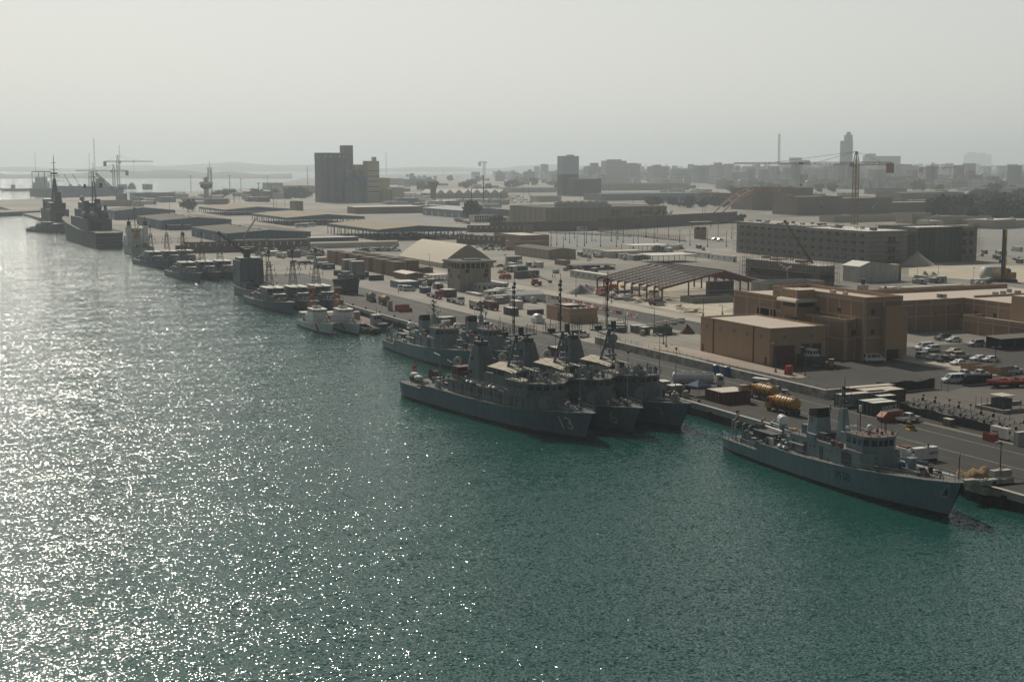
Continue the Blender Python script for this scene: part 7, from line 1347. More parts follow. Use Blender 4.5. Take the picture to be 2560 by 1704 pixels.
for i in range(14):
 for k in range(2):mb.cbox((d.length*(i+.5)/14,rr.uniform(-.15,.15),.8+1.5*k),(d.length/14*1.02,1.6,1.5),mat('grey sandbag cells',(.13,.135,.13),.95,.25,1),rr.uniform(-.04,.04))
solid('gabion_wall',mb,'grey wall of earth filled cells on the site yard','wall',(q0.x,q0.y,GZ),math.atan2(d.y,d.x))
lp=None
for i,(x,y,yt) in enumerate(((680,785,600),(722,815,690),(770,768,640),(866,842,640),(885,815,650),(940,792,690),(1025,850,690),(1130,800,620),(1180,852,700),(1245,812,650),(1345,870,740),(1392,832,650),(1550,822,680),(1580,800,640),(1800,842,690),(1900,838,700),(2072,852,690),(2257,850,700),(1195,778,600),(540,842,700),(596,835,690),(660,850,750),(795,850,750),(2175,800,620),(1690,760,560),(1470,760,580),(2310,770,590),(1985,740,560))):
 q=g(zL(x,y));h=hgt(zL(x,y),zL(0,yt)[1])
 if lp is None:
  lp=thing('lamp_post','','street lamp',(q.x,q.y,GZ),0,'lamp posts of the fenced lot');mb=MB();mb.tube((0,0,0),(0,0,10),.2,polem,5,.12);mb.lathe([(.4,0),(.4,1)],(0,0,0),redb,6);part('pole',mb,lp);mb=MB();mb.cbox((0,0,10),(1.6,.4,.25),greyd);part('lamp_head',mb,lp);o=lp;lp['h']=h;o.scale=(1,1,h/10)
 else:o=dup(lp,(q.x,q.y,GZ),rnd.uniform(0,3),sc=(1,1,h/10))
 o['label']='thin dark lamp post in the fenced grey lot'
def lot(label,corners,nx,ny,seed,group,skip=.1,rz=0):
 rr=random.Random(seed);P=[g(c_) for c_ in corners];first={}
 for j in range(ny):
  for i in range(nx):
   if rr.random()<skip:continue
   u,v=(i+.5)/nx,(j+.5)/ny;p=P[0].lerp(P[1],u).lerp(P[3].lerp(P[2],u),v);k=rr.choice(('sedan','sedan','suv','pickup','van'));m_=rr.choice((pwhite,pwhite,pwhite,psilver,psilver,pblack,pblue,pgold,pred));key=(k,m_.name);lab=label%(m_.name.replace(' car paint',''),{'sedan':'saloon','suv':'off roader','pickup':'pickup','van':'van'}[k])
   r=rz+rr.choice((0,math.pi))+rr.uniform(-.06,.06);loc=(p.x+rr.uniform(-.5,.5),p.y+rr.uniform(-.4,.4),GZ)
   if key in first:dup(first[key],loc,r)
   else:first[key]=car(lab,loc,r,k,m_,group,False)
lot('%s %s in the crowded car lot left of the brown stacks',(zD(900,205),zD(1215,205),zD(1200,100),zD(890,105)),9,5,1,'cars in the lot by the stacks',.12,R(90));lot('%s %s parked between the white tunnel tent and the stacks',(zE(520,512),zE(930,512),zE(930,478),zE(520,478)),14,2,2,'cars by the tunnel tent',.15,R(90));lot('%s %s parked right of the cream hangar',(zE(1720,505),zE(2000,510),zE(1960,425),zE(1680,425)),6,3,3,'cars right of the hangar',.25);lot('%s %s parked along the wall by the open shed',(zE(1180,400),zE(1780,388),zE(1780,345),zE(1400,345)),13,2,4,'cars by the open shed',.3);lot('%s %s in the hazy far lot behind the beige warehouse',(zO(1500,665),zO(1950,665),zO(1750,575),zO(1480,600)),14,5,5,'cars in the far lot',.2);lot('%s %s parked under the dark car port',(zL(790,1080),zL(1150,1085),zL(1150,1060),zL(790,1055)),8,1,6,'cars under the car port',.1,R(90));lot('%s %s parked in the shade of an open shed',(zE(760,380),zE(1500,385),zE(1500,330),zE(760,335)),16,2,7,'cars under the open shed',.3,R(90))
def bus(label,p,rz,L=11):
 q=g(p);t=thing('bus',label,'bus',(q.x,q.y,GZ),rz);mb=MB();xprism(mb,[(-L/2,.4),(-L/2,3.0),(L/2-.5,3.1),(L/2,2.4),(L/2,.4)],-1.25,1.25,white);part('body',mb,t);mb=MB();[mb.box(-L/2+.5,L/2-1,s_*1.26-.01,s_*1.26+.01,1.6,2.6,glass) for s_ in(-1,1)];part('side_window',mb,t);truck_wheels(t,(-L/2+2,L/2-2.4),.5)
for p,r,lab in((zC(1540,1118),8,'white bus under the middle open shed, left of two'),(zC(1625,1110),8,'white bus under the middle open shed, right of two'),(zL(930,688),8,'white bus by the far brown wall'),(zL(840,695),8,'red and white minibus left of the bus by the brown wall')):bus(lab,p,R(r),11 if 'mini' not in lab else 8)
flat('site_hut','beige hut with pale roof left of the crowded car lot','hut',BX(zD(560,195),zD(505,0)[0],zD(690,0)[0],zD(0,140)[1]),offw,croof);flat('site_hut','pale hut standing right of another before the car lot','hut',BX(zD(650,218),zD(632,0)[0],zD(765,0)[0],zD(0,160)[1]),offw,croof);flat('site_hut','long grey hut behind the pale huts by the car lot','hut',BX(zD(790,215),zD(770,0)[0],zD(940,0)[0],zD(0,130)[1]),lgreyc,lgreyc);flat('site_hut','white container hut with satellite dish before the stacks','hut',BX(zD(1020,235),zD(1012,0)[0],zD(1110,0)[0],zD(0,195)[1]),offw,croof);flat('site_hut','cream container hut beside the one with the dish','hut',BX(zD(1150,265),zD(1110,0)[0],zD(1272,0)[0],zD(0,215)[1]),offw,croof)
q=g(zD(290,160));t=thing('yard_crane','small grey yard crane with bent jib beside the perimeter wall','crane',(q.x,q.y,GZ));mb=MB();mb.box(-4,4,-2,2,1,3.5,greyd);part('carrier',mb,t);mb=MB();mb.tube((0,0,3.5),(-2,0,9),.5,greyl,6);mb.tube((-2,0,9),(5,0,19),.4,greyl,6);part('jib',mb,t);truck_wheels(t,(-3,-1,2,3.4))
for i,(p,lab) in enumerate(((zB(590,715),'red container lorry trailer on the apron by the patrol ships'),(zB(1110,665),'white lorry trailer on the apron before the warehouse'))):
 bb=BX(p,lx=9,ly=2.4,h=2.8);containers('trailer_box',lab,bb,redb if i==0 else offw,red if i==0 else croofw,cat='trailer')
silo=mat('grey silo concrete',(.16,.165,.165),.9,.08,.03,streak=.15);siloy=mat('pale yellow cladding',(.50,.47,.33),.8,.06,.03,streak=.1);silob=mat('blue grey silo steel',(.13,.19,.25),.7,.08,.05)
def fluted(mb,x0,x1,y0,y1,h,m,r):
 n=max(2,int((x1-x0)/(2*r)));w_=(x1-x0)/n
 mb.box(x0,x1,y0+w_*.5,y1,0,h,m)
 for i in range(n):mb.lathe([(w_/2,0),(w_/2,h)],(x0+w_*(i+.5),y0+w_/2,0),m,12)
 k=max(2,int((y1-y0)/w_));
 for j in range(k):mb.lathe([(w_/2,0),(w_/2,h-.2)],(x0+w_*.35,y0+w_*(j+.5),0),m,12)
b=BX(zC(1770,812),zC(1708,0)[0],zC(2180,0)[0],zC(0,205)[1]);b.ly=max(14,min(b.ly,30));h2=hat((b.x+b.lx,b.y),zC(0,115)[1])-GZ
t=thing('grain_silo','tall dark grey block of fluted grain silos with higher lift tower','silo',b.loc);mb=MB();fluted(mb,0,b.lx,0,b.ly,b.h*.87,silo,4.5);part('silo_cells',mb,t);mb=MB();mb.box(-.5,b.lx*.74,0,b.ly,b.h*.87,b.h,silo,concl);part('gallery',mb,t);mb=MB();mb.box(b.lx*.74,b.lx+.3,2,b.ly-2,0,h2,silo,concl);part('lift_tower',mb,t)
for f in(.15,.3,.58,.7):mb=MB();mb.box(b.lx*f,b.lx*f+1.4,-.1,0,b.h*.91,b.h*.91+1.6,offw);part('window',mb,t)
q=hity(zC(2190,810),b.y-4);x1=hity(zO(315,600),b.y-4).x;h3=hat((q.x,q.y),zC(0,350)[1])-GZ;t=thing('grain_silo','lower pale fluted silos with yellow band beside the dark silo block','silo',(q.x-9,b.y-4,GZ));mb=MB();fluted(mb,0,x1-q.x+9,0,18,h3*.86,mat('dusty silo concrete',(.25,.25,.23),.9,.08,.03,streak=.12),4);part('silo_cells',mb,t);mb=MB();mb.box(8,x1-q.x+9,1,18,h3*.86,h3,siloy);part('gallery',mb,t)
q2=hity(zO(125,640),b.y-16);x2=hity(zO(285,640),b.y-16).x;h4=hat((q2.x,q2.y),zO(0,402)[1])-GZ;t=thing('steel_silo','short silos with bright blue top band in front of the pale silos','silo',(q2.x,q2.y,GZ));mb=MB();fluted(mb,0,x2-q2.x,0,10,h4*.85,silob,3.5);part('silo_cells',mb,t);mb=MB();mb.box(-1,x2-q2.x+1,-.5,10,h4*.85,h4,bluep);part('top_band',mb,t)
b=BX(zO(318,650),ur=zO(428,0)[0],vt=zO(0,245)[1],ly=20);t=thing('mill_tower','tall pale yellow mill tower with ledges right of the silos','tower',b.loc);mb=MB();mb.box(0,b.lx,0,20,0,b.h,siloy,croofw);mb.box(b.lx*.55,b.lx*.85,4,10,b.h,b.h+5,siloy);part('wall',mb,t);mb=MB();[mb.box(-.4,b.lx+.4,-.5,0,b.h*f,b.h*f+.7,concd) for f in(.25,.37,.5,.62,.75)];part('ledge',mb,t)
def slab(name,label,cat,p,ur,vt,m,rm=None,ly=20,group=None,extra=None,par=.8):
 b=BX(p,ur=ur,vt=vt,ly=ly);b.lx=max(b.lx,3);t=thing(name,label,cat,b.loc,0,group);part('wall',walls(b.lx,ly,max(b.h,2),m,rm or croof,min(par,max(b.h,2)*.2)),t)
 if extra:
  for(x0,x1,y0,y1,h0,h1) in extra:mb=MB();mb.box(b.lx*x0,b.lx*x1,ly*y0,ly*y1,b.h*h0-.02,b.h*h1,m,rm or croof);part('upper_storey',mb,t)
 return t
yel2=mat('ochre mill wall',(.36,.31,.17),.85,.08,.03)
slab('mill_building','ochre mill building standing behind the pale yellow tower','building',zO(432,640),zO(528,0)[0],zO(0,412)[1],yel2);slab('mill_building','lower ochre mill building right of the yellow tower','building',zO(470,650),zO(560,0)[0],zO(0,525)[1],yel2);slab('mill_building','pale ochre mill building farthest right of the yellow tower','building',zO(560,650),zO(672,0)[0],zO(0,505)[1],siloy)
q=g(zC(375,815));h=hgt(zC(375,815),zC(0,640)[1]);hc_=hgt(zC(375,815),zC(0,595)[1]);t=thing('port_tower','port control tower with wide round cabin and dome on a pale shaft','tower',(q.x,q.y,GZ));mb=MB();mb.lathe([(3.6,0),(2.9,h)],(0,0,0),crm,16);part('shaft',mb,t);mb=MB();mb.lathe([(3.2,h-1),(7.4,h+1.5),(7.4,h+5)],(0,0,0),dark,20);mb.lathe([(8.6,h+5),(8.6,h+7.5),(7,h+8.5)],(0,0,0),offw,20);part('cabin',mb,t);mb=MB();mb.ball((0,0,h+11.5),3.6,offw,14);part('dome',mb,t)
q=g(zC(420,800));h=hgt(zC(420,800),zC(0,385)[1]);mb=MB();mb.lattice((0,0,0),(0,0,h),6,4,.3,greyd,5);rr=random.Random(1);[mb.cbox((rr.uniform(-2,2),-2,h*f),(1.4,1,1.8),offw) for f in(.5,.6,.68,.75,.83,.9,.96)];mb.tube((0,0,h),(0,0,h+8),.3,greyd,4);solid('lattice_mast',mb,'lattice aerial mast with dishes behind the port control tower','mast',(q.x,q.y,GZ))
def mast(label,p,vt,w0=2,w1=1,r=.25,name='lattice_mast',cat='mast',sides=3,step=None,m=None):
 q=g(p);h=hgt(p,vt);mb=MB();mb.lattice((0,0,0),(0,0,h),w0,w1,r,m or polem,step or max(3,h/18),sides=sides);return solid(name,mb,label,cat,(q.x,q.y,GZ))
mast('tall slender lattice radio mast behind the grey block',(1945,470),335,6,3,.4,step=5)
for i,(p,v,lab) in enumerate(((zA(437,480),zA(0,190)[1],'faint thin radio mast on the far left coast'),(zA(1163,480),zA(0,10)[1],'faint tall radio mast on the far coast behind the cranes'),(zA(1100,480),zA(0,200)[1],'faint short radio mast left of the tall one'),(zA(1472,480),zA(0,100)[1],'faint radio mast behind the tower cranes'),(zO(493,395),zO(0,150)[1],'thin radio mast right of the yellow mill tower'),(zO(1053,400),zO(0,320)[1],'thin far mast left of centre on the skyline'),(zO(1447,680),zO(0,390)[1],'tall lamp mast beside the far car lot'),(zO(1330,690),zO(0,510)[1],'lamp mast left of the far car lot'),(zC(1612,600),zC(0,375)[1],'red and white lattice mast left of the silos'))):
 far=p[1]<450;q=g(p,.5 if far else GZ);h=hgt(p,v);mb=MB();mb.lattice((0,0,0),(0,0,h),h*.035,h*.02,max(.3,h*.004),red if i==8 else greyd,h/8,sides=3);solid('radio_mast',mb,lab,'mast',(q.x,q.y,q.z))
for i,(x,y,yt) in enumerate(((185,690,490),(660,690,490),(797,690,530),(1015,800,580),(1120,600,490))):
 q=g(zC(x,y));h=hgt(zC(x,y),zC(0,yt)[1]);t=thing('floodlight_mast','thin floodlight mast on the far quay, number of lamps on a crosshead','floodlight',(q.x,q.y,GZ),0,'floodlight masts on the far quay');t['label']='thin floodlight mast with a flat crosshead on the far quay';mb=MB();mb.tube((0,0,0),(0,0,h),.7,greyd,5,.4);part('pole',mb,t);mb=MB();mb.cbox((0,0,h),(4.5,1.2,.9),greyd);part('lamp_head',mb,t)
def tower_crane(label,p,top,jl,jr,jv,m,depth=None,w=2.2):
 """p: foot, top: row of the apex, jl/jr: image columns of jib tip and counter jib end, jv: row of the jib"""
 q=g(p);dep=q.x*SH+q.y*CH;t=thing('tower_crane',label,'tower crane',(q.x,q.y,GZ));hj=hat((q.x,q.y),jv)-GZ;ha=hat((q.x,q.y),top)-GZ;k=dep/F*1.0
 ex=Vector((CH,-SH,0));tip=ex*((jl-p[0])*k);end=ex*((jr-p[0])*k);J=Vector((0,0,hj));A=Vector((0,0,ha))
 mb=MB();mb.lattice((0,0,0),(0,0,hj),w,w,w*.1,m,w*1.3);part('mast',mb,t)
 mb=MB();mb.lattice(J,J+tip,w*.7,w*.45,w*.07,m,w*1.2,sides=3);part('jib',mb,t);mb=MB();mb.lattice(J,J+end,w*.7,w*.6,w*.09,m,w*1.2);part('counter_jib',mb,t)
 mb=MB();mb.tube(J+end*.97+Vector((0,0,.3)),J+end*.97-Vector((0,0,w*2.2)),w*.9,m,4);part('counterweight',mb,t);mb=MB();mb.lattice(J,A,w,w*.3,w*.09,m,w);part('apex',mb,t)
 mb=MB();[mb.tube(A,J+v_,w*.045,greyd,3) for v_ in(tip*.35,tip*.75,end*.8)];part('tie_bar',mb,t);mb=MB();mb.cbox(J+ex*w*(1 if jl>p[0] else-1)-Vector((0,0,w*.3)),(w*.8,w*.8,w),greyl);part('cab',mb,t);mb=MB();hk=J+tip*.45;mb.cbox(hk,(w,w*.6,w*.4),greyd);mb.tube(hk,hk-Vector((0,0,hj*.35)),w*.04,greyd,3);mb.cbox(hk-Vector((0,0,hj*.35)),(w*.3,)*3,greyd);part('hook_trolley',mb,t);return t
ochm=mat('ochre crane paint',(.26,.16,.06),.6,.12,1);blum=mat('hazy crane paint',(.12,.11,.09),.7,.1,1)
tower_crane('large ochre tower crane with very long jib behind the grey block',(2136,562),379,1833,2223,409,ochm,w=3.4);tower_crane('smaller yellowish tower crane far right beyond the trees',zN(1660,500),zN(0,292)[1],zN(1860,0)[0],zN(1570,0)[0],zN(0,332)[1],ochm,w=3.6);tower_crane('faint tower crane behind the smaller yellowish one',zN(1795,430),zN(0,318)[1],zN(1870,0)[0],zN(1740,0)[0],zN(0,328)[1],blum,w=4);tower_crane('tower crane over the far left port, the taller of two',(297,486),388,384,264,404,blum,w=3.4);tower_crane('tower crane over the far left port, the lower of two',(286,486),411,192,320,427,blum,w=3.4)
q=g((300,500));dep=q.x*SH+q.y*CH;e=dist_pt(zA(1175,460),dep)-Vector((q.x,q.y,GZ));t=thing('crawler_crane','dark crawler crane with raised lattice boom on the far left quay','crane',(q.x,q.y,GZ));mb=MB();mb.box(-5,9,-4,4,0,9,greyd);part('body',mb,t);mb=MB();mb.lattice((0,0,6),e,4,2,.5,greyd,5);part('boom',mb,t)
q=g(zO(1430,400),1);tower_crane('faint tower crane on the centre skyline',zO(1455,395),zO(0,252)[1],zO(1470,0)[0],zO(1410,0)[0],zO(0,256)[1],blum,w=7)
q0,q1=g((1795,545)),g((2028,535));d=q1-q0;L_=d.length;apex=hat((q0+d*.5),470)-GZ;t=thing('steel_arch','pair of rusty lattice arches spanning a road beyond the grey block','arch',q0,math.atan2(d.y,d.x));am=mat('rusty ochre arch steel',(.36,.23,.13),.75,.1,.3)
for s_ in(0,9):
 mb=MB();pt=lambda f,o_:(L_*f,s_,(apex-o_)*4*f*(1-f)+1-o_*0)
 n_=22;[(mb.tube(pt(i/n_,0),pt((i+1)/n_,0),.5,am,5),mb.tube(pt(i/n_,3),pt((i+1)/n_,3),.4,am,5),mb.tube(pt(i/n_,0),pt((i+1)/n_,3),.2,am,3)) for i in range(n_)];part('arch_rib',mb,t)
mb=MB();[mb.tube((L_*f,0,apex*4*f*(1-f)+1),(L_*(f+.04),9,apex*4*(f+.04)*(1-f-.04)+1),.3,offw,4) for f in(.06,.14,.22,.32,.45,.55,.66,.76,.86)];part('cross_brace',mb,t)
b=BX(zL(495,658),zL(135,0)[0],zL(1672,0)[0],zL(0,466)[1]);t=thing('beige_warehouse','huge beige box warehouse with dark Arabic lettering and roof plant','warehouse',b.loc);part('wall',walls(b.lx,b.ly,b.h,beigew,groof,.4),t)
for i in range(7):y=b.ly*i/7;mb=MB();mb.box(-.12,0,y,y+.5,0,b.h,greyd);part('drainpipe',mb,t)
for i in range(22):f=.18+.44*i/22;mb=MB();x=b.lx*f;mb.box(x,x+b.lx*.014,22,26,b.h+.5,b.h+3.2+(i%3)*.5,offw);mb.box(x,x+b.lx*.014,22.5,25,b.h-.4,b.h+.5,greyd);part('air_handler',mb,t)
mb=MB();mb.box(b.lx*.18,b.lx*.63,20,21,b.h-.4,b.h+1.5,offw);part('plant_screen',mb,t)
mb=MB();[mb.box(b.lx*.53,b.lx*.6,-2.2,-.1,b.h*f,b.h*f+.3,greyd) for f in(.15,.35,.55,.75)];[mb.tube((b.lx*f,-2.1,0),(b.lx*f,-2.1,b.h*.85),.12,greyd,4) for f in(.53,.565,.6)];part('fire_stair',mb,t)
a,z=b.Fr(zL(1540,500));text_front('lettering','\ufee6\ufef3\ufeee\ufee4\ufe98\ufee0\ufedf \ufef2\ufed3 \u0648 \ufef2\ufe91',5.6,mat('dark red lettering',(.05,.025,.03),.6,.1,1),t,a,z,-.25,.12)
hb=mat('brown hotel facade',(.10,.085,.08),.7,.05,.03,fac=((.05,.05,.055),5,3.4,.9));q=BX(zL(755,354),zL(690,0)[0],zL(1030,0)[0],zL(0,183)[1]);t=thing('hotel','dark brown hotel of two joined slabs behind the beige warehouse','building',q.loc);q.ly=min(max(q.ly,15),45);mb=MB();mb.box(0,q.lx,0,q.ly,0,q.h,hb,concl);part('front_slab',mb,t);h=hat((q.x,q.y),zL(0,140)[1])-GZ;mb=MB();mb.box(-q.lx*.16,q.lx*.42,q.ly+.1,q.ly+16,0,h,hb,concl);part('rear_slab',mb,t)
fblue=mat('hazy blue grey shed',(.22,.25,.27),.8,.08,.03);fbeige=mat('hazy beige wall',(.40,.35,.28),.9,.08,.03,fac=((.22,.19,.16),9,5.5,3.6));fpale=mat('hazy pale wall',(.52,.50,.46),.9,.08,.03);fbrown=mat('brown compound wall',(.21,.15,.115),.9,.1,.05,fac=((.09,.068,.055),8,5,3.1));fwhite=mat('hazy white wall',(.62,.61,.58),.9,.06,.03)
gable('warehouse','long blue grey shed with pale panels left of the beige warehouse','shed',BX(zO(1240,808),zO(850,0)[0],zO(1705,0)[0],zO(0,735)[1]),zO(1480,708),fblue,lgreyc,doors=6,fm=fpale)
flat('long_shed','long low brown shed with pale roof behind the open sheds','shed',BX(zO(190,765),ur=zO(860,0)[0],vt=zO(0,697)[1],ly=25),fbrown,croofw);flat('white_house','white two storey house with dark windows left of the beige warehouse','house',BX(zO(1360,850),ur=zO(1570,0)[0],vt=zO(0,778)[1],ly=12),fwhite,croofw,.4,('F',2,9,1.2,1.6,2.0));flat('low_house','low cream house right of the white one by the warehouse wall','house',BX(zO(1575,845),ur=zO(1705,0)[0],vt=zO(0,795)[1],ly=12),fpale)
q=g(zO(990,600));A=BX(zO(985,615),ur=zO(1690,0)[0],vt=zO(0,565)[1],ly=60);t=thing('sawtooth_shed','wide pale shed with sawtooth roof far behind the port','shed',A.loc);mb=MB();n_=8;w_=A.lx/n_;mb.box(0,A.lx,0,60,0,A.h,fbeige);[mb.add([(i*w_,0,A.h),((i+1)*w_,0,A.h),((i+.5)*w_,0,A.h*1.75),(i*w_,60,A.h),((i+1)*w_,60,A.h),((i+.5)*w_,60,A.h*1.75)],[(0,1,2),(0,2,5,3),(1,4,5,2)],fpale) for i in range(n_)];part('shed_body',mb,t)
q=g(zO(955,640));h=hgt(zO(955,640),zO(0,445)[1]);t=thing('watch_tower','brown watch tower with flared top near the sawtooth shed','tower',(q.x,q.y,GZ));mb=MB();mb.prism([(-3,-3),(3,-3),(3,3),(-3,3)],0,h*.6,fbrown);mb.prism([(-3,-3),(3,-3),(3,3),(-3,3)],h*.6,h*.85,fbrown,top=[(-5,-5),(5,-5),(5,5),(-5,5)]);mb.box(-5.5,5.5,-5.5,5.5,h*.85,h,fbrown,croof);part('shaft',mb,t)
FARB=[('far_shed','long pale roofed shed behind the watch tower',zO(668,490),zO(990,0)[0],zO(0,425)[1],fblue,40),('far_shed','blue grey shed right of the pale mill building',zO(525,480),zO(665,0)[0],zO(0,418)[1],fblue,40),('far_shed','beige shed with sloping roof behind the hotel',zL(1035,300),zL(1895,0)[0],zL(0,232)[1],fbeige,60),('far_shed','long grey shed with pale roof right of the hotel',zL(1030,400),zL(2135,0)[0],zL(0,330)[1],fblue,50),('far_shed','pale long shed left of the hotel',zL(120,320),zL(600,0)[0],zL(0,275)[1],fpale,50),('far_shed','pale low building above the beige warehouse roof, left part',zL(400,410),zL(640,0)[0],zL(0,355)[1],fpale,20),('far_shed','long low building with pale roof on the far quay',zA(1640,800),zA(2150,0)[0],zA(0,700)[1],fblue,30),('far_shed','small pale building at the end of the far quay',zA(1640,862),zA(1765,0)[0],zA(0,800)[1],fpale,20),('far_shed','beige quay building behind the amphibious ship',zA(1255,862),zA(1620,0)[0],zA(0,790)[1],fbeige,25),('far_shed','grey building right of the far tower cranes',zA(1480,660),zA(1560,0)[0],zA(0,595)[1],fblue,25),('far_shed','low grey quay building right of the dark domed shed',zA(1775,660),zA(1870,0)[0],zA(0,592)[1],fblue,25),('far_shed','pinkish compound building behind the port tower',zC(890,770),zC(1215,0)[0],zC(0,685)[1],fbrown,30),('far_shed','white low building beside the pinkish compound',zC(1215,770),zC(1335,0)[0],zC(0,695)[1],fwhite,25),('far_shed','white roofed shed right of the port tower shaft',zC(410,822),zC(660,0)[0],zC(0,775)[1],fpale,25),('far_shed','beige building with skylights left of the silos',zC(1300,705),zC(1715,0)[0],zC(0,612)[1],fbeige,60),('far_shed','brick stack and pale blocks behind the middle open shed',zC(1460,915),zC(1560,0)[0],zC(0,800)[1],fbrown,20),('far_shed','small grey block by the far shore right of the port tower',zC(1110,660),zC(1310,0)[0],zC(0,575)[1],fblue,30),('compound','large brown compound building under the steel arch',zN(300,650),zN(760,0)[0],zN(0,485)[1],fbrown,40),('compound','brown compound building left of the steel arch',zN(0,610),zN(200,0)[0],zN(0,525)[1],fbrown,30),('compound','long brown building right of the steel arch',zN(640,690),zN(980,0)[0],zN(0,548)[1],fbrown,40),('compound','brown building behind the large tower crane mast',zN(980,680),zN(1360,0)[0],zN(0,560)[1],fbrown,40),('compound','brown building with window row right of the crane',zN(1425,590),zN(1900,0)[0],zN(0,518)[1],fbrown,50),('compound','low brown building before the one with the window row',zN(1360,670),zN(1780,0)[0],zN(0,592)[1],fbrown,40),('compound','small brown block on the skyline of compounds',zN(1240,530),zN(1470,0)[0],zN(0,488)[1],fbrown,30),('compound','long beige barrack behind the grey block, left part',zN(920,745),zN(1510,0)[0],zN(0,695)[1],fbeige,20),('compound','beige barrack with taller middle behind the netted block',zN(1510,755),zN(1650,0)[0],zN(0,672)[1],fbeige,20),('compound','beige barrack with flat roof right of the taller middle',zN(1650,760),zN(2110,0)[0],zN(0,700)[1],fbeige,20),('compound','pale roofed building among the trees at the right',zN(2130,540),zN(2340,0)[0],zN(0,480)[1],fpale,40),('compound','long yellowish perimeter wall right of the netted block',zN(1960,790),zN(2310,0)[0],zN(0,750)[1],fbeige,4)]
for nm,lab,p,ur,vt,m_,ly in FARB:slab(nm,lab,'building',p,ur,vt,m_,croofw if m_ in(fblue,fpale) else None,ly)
q=g(zA(1615,655));mb=MB();mb.lathe([(8,0),(7.6,5),(5,10),(1,13)],(0,0,0),fh,16);[mb.tube((x*.5,0,8),(x*.5,0,16),.25,greyd,4) for x in(-5,4)];solid('domed_store',mb,'dark domed store on the far left quay','store',(q.x,q.y,GZ))
def fac(n_,wall_,op,w_,h_,bd):return mat(n_,wall_,.8,.06,.02,fac=(op,w_,h_,bd))
F1=[fac('beige city facade',(.36,.33,.28),(.13,.13,.12),5,3.4,1.5),fac('white city facade',(.50,.49,.46),(.15,.16,.16),4.5,3.4,1.3),fac('pinkish city facade',(.34,.28,.24),(.13,.12,.11),5,3.4,1.6),fac('grey city facade',(.27,.28,.28),(.09,.10,.11),4,3.4,1.1)]
bg1=fac('blue glass tower facade',(.30,.36,.40),(.10,.14,.17),6,4,1.2);bw1=fac('white hotel facade',(.50,.50,.49),(.08,.085,.09),7,6,2.4);gl1=fac('grey glass slab facade',(.20,.24,.26),(.12,.15,.17),5,3.6,.9)
TOW=[('tall blue grey glass tower with stepped top on the right skyline',(2112,452),2130,352,bg1,((.45,1.0,.1,.9,1,1.15),(.6,.9,.3,.7,1.15,1.22))),('broad white tower block with grid windows right of the glass tower',(2196,448),2250,390,bw1,((-.5,-.02,0,1,0,1.0),(-.45,-.1,.2,.8,1,1.1))),('pale blue grey tower left of the brown hotel',(1407,468),1447,390,gl1,((.45,.75,.2,.7,1,1.04),)),('white striped tower with roof gear right of the hotel',(1515,460),1566,402,F1[1],((.2,.8,.2,.8,1,1.06),(.5,1.25,.2,.8,0,.7))),('stepped grey tower just right of the hotel',(1470,456),1508,417,F1[3],((.35,.75,.2,.8,1,1.25),)),('beige tower with rounded crown',(1568,458),1600,412,F1[0],((.1,.8,.1,.9,1,1.1),)),('broad beige apartment block with pale columns',(1630,456),1672,416,F1[0],((.2,.6,.2,.8,1,1.08),)),('pinkish apartment block in the middle skyline',(1692,456),1736,422,F1[2],None),('grey tower on the skyline left of the radio mast',(1746,458),1772,414,F1[3],None),('grey tower with raised core left of the radio mast',(1786,460),1816,412,F1[1],((.3,.7,.2,.8,1,1.12),)),('pale apartment block under the tip of the long jib',(1866,452),1915,416,F1[0],((.5,.75,.2,.8,1,1.12),)),('slender pale tower right of the radio mast',(1962,448),1980,408,F1[1],None),('pale tower with flat top right of the slender one',(1984,448),2003,394,F1[1],None),('grey white tower beside the flat topped one',(2005,448),2024,400,F1[3],None),('broad grey apartment block under the long jib',(2010,458),2048,424,F1[3],None),('dark glass cube below the tall glass tower',(2066,450),2082,417,bg1,None),('pinkish tower with dome at the right edge',(2533,440),2552,414,F1[2],((.3,.7,.2,.8,1,1.15),)),('small beige tower far left of the hotel',(1186,446),1200,430,F1[3],None),('pale low tower right of the silos skyline',zO(1945,420),zO(2110,0)[0],zO(0,355)[1],F1[0],None),('pale broad block seen left of the pale blue tower',(1378,452),1404,428,F1[0],None),('pale apartment block below the broad white tower',(2165,468),2225,446,F1[1],None),('grey office block right of the broad white tower base',(2230,470),2280,442,F1[3],None),('grey slab at the foot of the radio mast',(1930,462),1950,432,F1[3],None),('pinkish block left of the large crane mast',(2085,462),2110,436,F1[2],None)]
for lab,p,ur,vt,m_,ex in TOW:slab('city_tower',lab,'building',p,ur,vt,m_,concl,26,'towers of the hazy city',ex)
q=g((2420,424));mb=MB();rr=random.Random(4)
t=slab('city_tower','very faint broad tower group in the haze far right','building',(2418,421),2478,386,gl1,concl,60,'towers of the hazy city',((.1,.4,.2,.8,1,1.15),(.55,.8,.2,.8,1,1.1)))
protos=[]
for k,(nm,m_,lab) in enumerate((('beige',F1[0],'low beige flat roofed house in the hazy city'),('white',F1[1],'low white flat roofed house in the hazy city'),('pinkish',F1[2],'low pinkish flat roofed house in the hazy city'),('grey',F1[3],'low grey flat roofed house in the hazy city'))):
 mb=MB();mb.box(-8,8,-7,7,0,9,m_,concl);mb.box(-8,8,-7,-6.7,9,9.8,m_);mb.box(-8,-7.7,-6.7,7,9,9.8,m_);mb.box(-2,3,0,5,9,12,m_,concl);mb.lathe([(1,0),(1,1.6)],(5,3,9),offw,8);protos.append((mb.mesh('city_house'),lab,nm+' houses of the hazy city'))
rr=random.Random(20);n_=0
